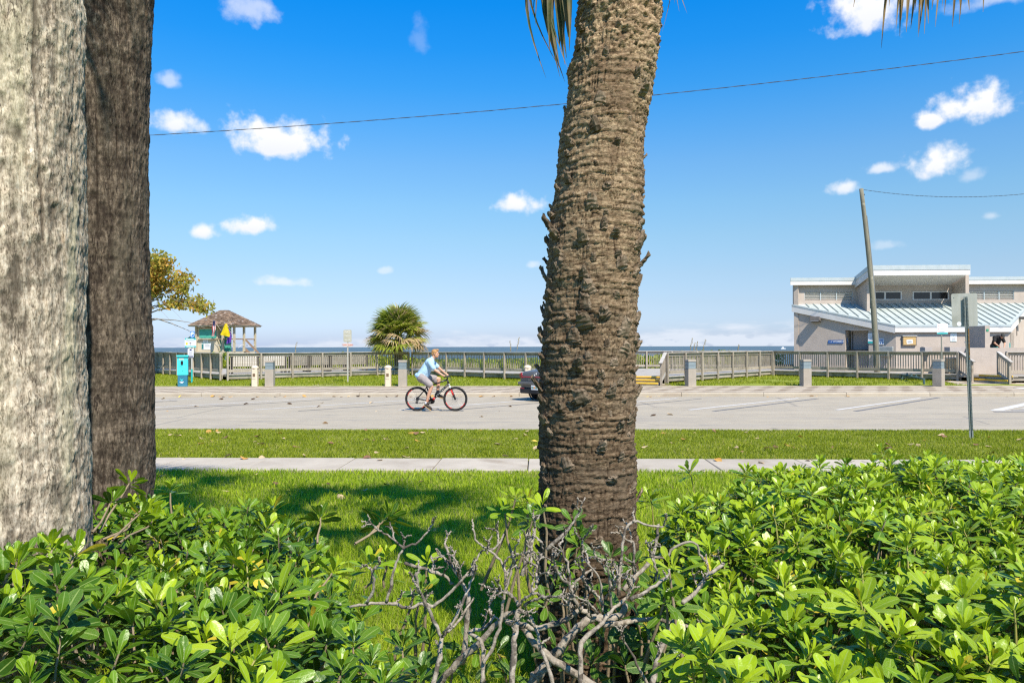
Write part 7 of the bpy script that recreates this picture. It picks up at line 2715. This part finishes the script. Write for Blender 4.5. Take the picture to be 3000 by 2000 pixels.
def hand_shapes(w, f, side, grip=True):
    """palm and five fingers closed on a grip: w wrist, f knuckle position; side = thumb direction"""
    w, f, side = Vector(w), Vector(f), Vector(side).normalized()
    d = (f - w).normalized()
    dn = Vector((0, 0, -1))
    S = [(w, f, .026, .030)]
    acr = d.cross(dn).normalized()
    for k in range(4):
        kk = f + acr * (.030 - .020 * k)
        L = (.026, .030, .028, .022)[k]
        S += [(kk, kk + d * L * .7 + dn * .012, .0098, .009), (kk + d * L * .7 + dn * .012, kk + d * L * .55 + dn * .038, .009, .0085), (kk + d * L * .55 + dn * .038, kk + d * .002 + dn * .046, .0085, .008)]
    tb_ = w.lerp(f, .35) + side * .02
    S += [(tb_, tb_ + d * .03 + side * .016 + dn * .012, .0125, .011), (tb_ + d * .03 + side * .016 + dn * .012, tb_ + d * .055 + side * .004 + dn * .026, .011, .009)]
    return S


def head_shapes(c, fwd, up):
    """head about c: skull, face, jaw, nose, brow, ears"""
    c, fwd, up = Vector(c), Vector(fwd).normalized(), Vector(up).normalized()
    sd = up.cross(fwd).normalized()
    m = Matrix((fwd, sd, up)).transposed()
    P = lambda x, y, z: c + fwd * x + sd * y + up * z
    S = [(P(-.010, 0, .030), (.098, .077, .092), m), (P(.028, 0, -.020), (.066, .062, .085), m), (P(.030, 0, -.075), (.052, .048, .045), m), (P(.052, 0, -.095), (.026, .026, .022), m),
         (P(.088, 0, .005), P(.108, 0, -.030), .010, .016), (P(.075, .028, .018), P(.080, -.028, .018), .012, .012), (P(.082, .02, -.062), P(.082, -.02, -.062), .008, .008)]
    for s_ in (-1, 1):
        S.append((P(.0, s_ * .078, -.012), (.020, .008, .032), m))
        S.append((P(.058, s_ * .036, -.025), (.022, .020, .024), m))
    return S, P, m


# ---- cyclist, in the bicycle's own space
ps = thing('person', 'cyclist in light blue shirt and grey shorts gripping the handlebar', 'person', (bq.x, bq.y, .002), bike.rotation_euler.z)
hipC, chest, neck = (.155, 0, 1.03), (.36, 0, 1.36), (.475, 0, 1.555)
hs, HP, hm = head_shapes((.545, 0, 1.690), (1, -.06, -.02), (.05, 0, 1))
S = list(hs)
S += [((.150, 0, .98), (.25, 0, 1.16), .125, .135), ((.25, 0, 1.16), (.40, 0, 1.42), .135, .125), ((.38, -.12, 1.43), (.42, .12, 1.43), .085, .085), ((.44, 0, 1.49), (.52, 0, 1.62), .060, .056),
      ((.15, -.075, 1.0), (.15, .075, 1.0), .12, .12)]
# arms
S += [((.425, -.175, 1.445), (.565, -.235, 1.225), .056, .044), ((.565, -.235, 1.225), (.80, -.270, 1.065), .042, .029)]
S += hand_shapes((.80, -.270, 1.065), (.862, -.285, 1.040), (0, 1, 0))
S += [((.425, .175, 1.445), (.61, .235, 1.260), .056, .044), ((.61, .235, 1.260), (.815, .275, 1.085), .042, .029)]
S += hand_shapes((.815, .275, 1.085), (.868, .29, 1.048), (0, -1, 0))
# legs: near (right) leg down, far (left) leg up
S += [((.16, -.10, .98), (.45, -.135, .735), .098, .062), ((.45, -.135, .735), (.455, -.135, .72), .060, .058), ((.452, -.135, .72), (.375, -.13, .50), .056, .054), ((.375, -.13, .50), (.300, -.125, .245), .052, .033), ((.300, -.125, .235), (.30, -.13, .21), .034, .036)]
S += [((.16, .10, .98), (.625, .145, .935), .098, .064), ((.625, .145, .925), (.605, .14, .73), .060, .054), ((.605, .14, .73), (.585, .135, .53), .054, .034), ((.585, .135, .53), (.60, .135, .49), .034, .036)]
blob('body', S, SKIN, .0105, 3, ps)
# hair
hr = [(HP(-.022, 0, .058), (.100, .082, .078), hm), (HP(-.065, 0, .0), (.055, .070, .070), hm), (HP(.045, 0, .108), (.060, .062, .030), hm), (HP(.075, 0, .098), (.030, .052, .026), hm)]
for s_ in (-1, 1):
    hr.append((HP(-.005, s_ * .066, .045), (.060, .020, .050), hm))
    hr.append((HP(.012, s_ * .074, -.005), (.012, .010, .035), hm))
blob('hair', hr, HAIR, .009, 2, ps)
bd_ = [(HP(.030, 0, -.088), (.058, .056, .034), hm), (HP(.072, 0, -.085), (.026, .034, .036), hm), (HP(.090, .0, -.046), (.012, .026, .009), hm)]
for s_ in (-1, 1):
    bd_.append((HP(.012, s_ * .055, -.058), (.028, .012, .045), hm))
blob('beard', bd_, BEARD, .008, 2, ps)
for s_ in (-1, 1):
    link('eye', MB().sphere(HP(.083, s_ * .031, .000), .0115, 10).mesh('eye', EYE, True), ps)
# shirt: torso, sleeves, open collar, flapping tail
sh = [((.115, 0, 1.02), (.24, 0, 1.17), .150, .160), ((.24, 0, 1.17), (.385, 0, 1.42), .160, .145), ((.375, -.115, 1.435), (.415, .115, 1.435), .100, .100), ((.43, 0, 1.48), (.46, 0, 1.545), .088, .070),
      ((.415, -.175, 1.44), (.535, -.228, 1.27), .080, .074), ((.415, .175, 1.44), (.555, .225, 1.305), .080, .074), ((.11, -.09, 1.02), (.02, -.08, 1.04), .115, .06), ((.11, .09, 1.02), (.02, .08, 1.04), .115, .06), ((.12, 0, 1.03), (-.005, 0, 1.055), .12, .07),
      ((.27, 0, 1.10), (.24, 0, 1.00), .12, .10), ((.20, -.11, 1.03), (.16, -.12, .965), .075, .045)]
blob('shirt', sh, SHIRT, .013, 3, ps)
so = [((.15, -.08, .985), (.15, .08, .985), .150, .150), ((.16, -.10, .985), (.405, -.135, .785), .128, .102), ((.16, .10, .985), (.50, .14, .955), .126, .100), ((.50, .14, .955), (.515, .14, .885), .098, .085)]
blob('shorts', so, SHORTS, .013, 3, ps)
for nm, A, B, dz in (('near', (.298, -.128, .195), (.415, -.135, .110), 0), ('far', (.575, .135, .475), (.705, .14, .425), 0)):
    A, B = Vector(A), Vector(B)
    d = (B - A).normalized()
    n_ = Vector((-d.z, 0, d.x))
    blob('shoe', [(A - n_ * .01, B, .046, .037), (B, B + d * .045, .037, .028), (A + n_ * .02, A + n_ * .055, .045, .042), (A - n_ * .025 - d * .02, B - n_ * .018 + d * .03, .036, .030)], SHOE, .009, 2, ps)
    c_ = (A + B) / 2
    link('sole', MB().box(c_ - n_ * .052 + d * .01, (.27, .085, .018), Matrix.Rotation(-math.atan2(d.z, d.x), 3, 'Y'), .006).mesh('sole', SOLE), ps)
blob('sock', [((.300, -.126, .255), (.299, -.126, .225), .040, .042)], SOCK, .008, 1, ps)
blob('sock', [((.590, .135, .60), (.585, .135, .53), .041, .040)], mat('dark_sock', (.02, .02, .022), rough=.9), .008, 1, ps)

# ---- man in black bending behind the low wall
mq = yp(2918, 1010, 37.9)
mz = .98
man = thing('person', 'man in black T-shirt and dark cap bending down behind the low wall', 'person', (mq.x, 37.9, mz), R(0))
BT = mat('black_shirt', (.012, .012, .013), (.02, .02, .02), 6, .9, .01, 9)
CAPM = mat('dark_cap', (.035, .035, .03), (.055, .055, .05), 8, .9)
hs, HP, hm = head_shapes((.06, -.42, 1.36), (-.15, -.75, -.62), (.10, -.55, .80))
S = list(hs) + [((0, .1, .9), (-.03, -.10, 1.12), .14, .16), ((-.03, -.10, 1.12), (-.02, -.22, 1.28), .165, .13), ((.02, -.28, 1.34), (.05, -.38, 1.36), .06, .06),
      ((-.20, -.20, 1.28), (-.27, -.34, 1.02), .058, .045), ((-.27, -.34, 1.02), (-.12, -.46, .84), .043, .03), ((.19, -.20, 1.28), (.235, -.30, 1.01), .058, .045), ((.235, -.30, 1.01), (.13, -.44, .82), .043, .03),
      ((-.09, .1, .88), (-.12, -.05, .48), .095, .06), ((-.12, -.05, .48), (-.12, .06, .08), .056, .036), ((.09, .1, .88), (.12, -.05, .48), .095, .06), ((.12, -.05, .48), (.12, .06, .08), .056, .036), ((-.12, .07, .05), (-.12, -.12, .03), .04, .032), ((.12, .07, .05), (.12, -.12, .03), .04, .032)]
S += hand_shapes((-.12, -.46, .84), (-.08, -.50, .79), (1, 0, 0)) + hand_shapes((.13, -.44, .82), (.09, -.49, .77), (-1, 0, 0))
blob('body', S, SKIN, .013, 3, man)
blob('shirt', [((0, .1, .92), (-.03, -.10, 1.12), .165, .185), ((-.03, -.10, 1.12), (-.02, -.22, 1.28), .185, .15), ((-.19, -.20, 1.28), (-.255, -.30, 1.10), .085, .076), ((.18, -.20, 1.28), (.225, -.27, 1.09), .085, .076), ((-.17, -.2, 1.28), (.17, -.2, 1.28), .11, .11)], BT, .014, 3, man)
blob('shorts', [((-.07, .1, .87), (.07, .1, .87), .15, .15), ((-.09, .1, .88), (-.115, -.03, .55), .12, .10), ((.09, .1, .88), (.115, -.03, .55), .12, .10)], mat('dark_shorts', (.03, .05, .055), rough=.9), .014, 3, man)
link('waistband', MB().torus((0, .06, .90), .165, .016, Matrix.Rotation(R(28), 3, 'X'), 24, 6).mesh('waistband', mat('teal_band', (.05, .42, .38), rough=.8), True), man)
blob('cap', [(HP(-.012, 0, .045), (.108, .088, .088), hm), (HP(.095, 0, .045), (.070, .070, .014), hm)], CAPM, .01, 2, man)

# ================================================================ CAR
CARP = mat('car_grey_paint', (.115, .115, .11), (.125, .125, .12), 2, .32, metal=.25, spec=.5)
GLASS = mat('car_glass', (.03, .035, .04), rough=.06, spec=.8)
TAIL = mat('tail_lamp', (.30, .012, .03), (.36, .02, .04), 10, .15, spec=.7)
PLASTIC = mat('car_black_plastic', (.018, .018, .02), rough=.5)
CHROME = mat('car_chrome', (.6, .6, .6), rough=.2, metal=.9)
# rear centre on the road, heading at 45 degrees towards the far right
cc = gp(1577, 1178, 0)
HDG = R(48)
car = thing('parked_car', 'dark grey sedan parked behind the central palm trunk showing its tail', 'car', (cc.x - .06, cc.y + .35, 0), HDG)
# body stations along x (rear = 0 .. front = 4.85): (x, half width, sill z, belt z, roof z or bonnet z, half width at top)
st = [(-.02, .70, .42, .86, .98, .62), (.06, .84, .34, .88, 1.045, .70), (.20, .91, .28, .90, 1.06, .74), (.55, .925, .24, .93, 1.085, .72), (.95, .93, .22, .95, 1.18, .66), (1.45, .93, .21, .96, 1.36, .60), (1.95, .93, .21, .96, 1.43, .59), (2.6, .93, .21, .95, 1.42, .60), (3.1, .93, .21, .94, 1.28, .64),
      (3.6, .93, .22, .92, 1.02, .74), (4.2, .915, .24, .84, .92, .74), (4.65, .86, .30, .74, .80, .70), (4.84, .72, .40, .62, .68, .60)]


def body_ring(x, w, zs_, zb_, zt_, wt):
    half = [(w * .80, zs_), (w * .97, zs_ + .06), (w, (zs_ + zb_) / 2 + .05), (w * .985, zb_ - .03), (w * .95, zb_), (wt + (w - wt) * .45, zb_ + (zt_ - zb_) * .50), (wt, zt_ - .045), (wt * .80, zt_ - .008), (0, zt_)]
    return [(x, -a, z) for a, z in half] + [(x, a, z) for a, z in half[-2::-1]]


rings = [body_ring(*s) for s in st]
n = len(rings[0])
bv, bfc = [], []
for rg in rings: bv += rg
for i in range(len(rings) - 1):
    for k in range(n - 1):
        a = i * n + k
        bfc.append((a, a + n, a + n + 1, a + 1))
    bfc.append((i * n + n - 1, (i + 1) * n + n - 1, (i + 1) * n, i * n))
bfc.append(tuple(range(n)))
bfc.append(tuple(range((len(rings) - 1) * n + n - 1, (len(rings) - 1) * n - 1, -1)))
mb = MB(); mb.add(bv, bfc)
cb_ = link('body', mb.mesh('body', CARP, True), car)
b2 = cb_.modifiers.new('sub', 'SUBSURF'); b2.levels = 2; b2.render_levels = 2
# glass: rear screen, windscreen, side windows slightly proud of the body
def glass(nm, pts, off=.006):
    m_ = MB()
    c0 = sum((Vector(p) for p in pts), Vector()) / len(pts)
    nrm_ = (Vector(pts[1]) - Vector(pts[0])).cross(Vector(pts[2]) - Vector(pts[0])).normalized()
    if nrm_.dot(c0 - Vector((2.2, 0, .8))) < 0: nrm_ = -nrm_
    m_.add([Vector(p) + nrm_ * off for p in pts] + [Vector(p) - nrm_ * .02 for p in pts], [tuple(range(len(pts))), tuple(range(2 * len(pts) - 1, len(pts) - 1, -1))] + [(i, (i + 1) % len(pts), len(pts) + (i + 1) % len(pts), len(pts) + i) for i in range(len(pts))])
    return link(nm, m_.mesh(nm, GLASS), cb_)


glass('rear_window', [(.60, -.60, 1.115), (.60, .60, 1.115), (1.42, .50, 1.385), (1.42, -.50, 1.385)], .012)
glass('windscreen', [(3.62, -.62, 1.03), (3.62, .62, 1.03), (2.95, .54, 1.37), (2.95, -.54, 1.37)], .012)
for s_ in (-1, 1):
    glass('side_window', [(1.35, s_ * .86, 1.02), (3.3, s_ * .86, 1.0), (2.85, s_ * .66, 1.33), (1.65, s_ * .64, 1.35)], .025)
# tail: lamp clusters, light bar, bumper, plate, badge
tl = MB()
for s_ in (-1, 1):
    tl.prism([(0, 0), (.16, .02), (.20, .16), (.06, .20)], Matrix(((.35, 0, -1, .03), (s_ * 1, 0, 0, s_ * .66), (0, 1, 0, .78), (0, 0, 0, 1))), .05)
link('tail_lamp', tl.mesh('tail_lamp', TAIL), cb_)
link('light_bar', MB().box((-.035, 0, .835), (.05, 1.30, .03), bev=.006).mesh('light_bar', TAIL), cb_)
link('bumper', MB().box((-.04, 0, .62), (.14, 1.60, .10), bev=.03).mesh('bumper', CARP), cb_)
link('diffuser', MB().box((.02, 0, .36), (.16, 1.50, .20), bev=.03).mesh('diffuser', PLASTIC), cb_)
for s_ in (-1, 1):
    link('reflector', MB().box((-.06, s_ * .62, .44), (.03, .20, .03), bev=.006).mesh('reflector', TAIL), cb_)
    link('exhaust', MB().tube([(-.05, s_ * .5, .30), (.1, s_ * .5, .30)], .035, 10).mesh('exhaust', PLASTIC), cb_)
pl_ = link('number_plate', MB().box((-.10, 0, .48), (.02, .31, .155), bev=.004).mesh('number_plate', WHT), cb_)
link('plate_emblem', MB().sphere((-.112, .0, .48), (.006, .045, .035), 8).mesh('plate_emblem', mat('plate_orange', (.7, .25, .04), rough=.5)), pl_)
MPL = Matrix.Translation((-.112, 0, .48)) @ Matrix.Rotation(R(-90), 4, 'Z') @ facing((0, 0, 0))
for k, (x, w) in enumerate(((-.11, .03), (-.065, .025), (.065, .025), (.11, .03))):
    link('plate_mark', MB().box((-.111, -x, .475), (.004, w, .07)).mesh('plate_mark', mat('plate_green', (.04, .20, .10), rough=.5)), pl_)
ml = Matrix.Translation((-.075, 0, .735)) @ Matrix.Rotation(R(-90), 4, 'Z') @ facing((0, 0, 0))
link('lettering', text_mesh('S O N A T A', .075, CHROME, .003, spacing=1.5), cb_, ml)
em = MB()
em.torus((-.062, 0, .93), .055, .008, Matrix.Rotation(R(90), 3, 'Y'), 24, 6)
em.box((-.062, 0, .93), (.012, .012, .09), Matrix.Rotation(R(14), 3, 'X')); em.box((-.062, 0, .93), (.012, .06, .012), Matrix.Rotation(R(14), 3, 'X'))
link('emblem', em.mesh('emblem', CHROME), cb_)
for x in (.95, 3.82):
    for s_ in (-1, 1):
        w = link('wheel', MB().lathe([(.22, -.10), (.225, -.09), (.20, -.08), (.05, -.085), (.04, -.10)], n=20, m=RX).mesh('wheel', ALU), car, Matrix.Translation((x, s_ * .80, .33)) @ Matrix.Rotation(0 if s_ < 0 else math.pi, 4, 'Z'))
        link('tyre', MB().lathe([(.215, -.105), (.30, -.11), (.328, -.09), (.332, 0), (.328, .09), (.30, .11), (.215, .105)], n=36, m=RX).mesh('tyre', TYRE, True), w)
        link('wheel_arch', MB().torus((x, s_ * .90, .34), .37, .03, RX, 32, 6).mesh('wheel_arch', PLASTIC), cb_)
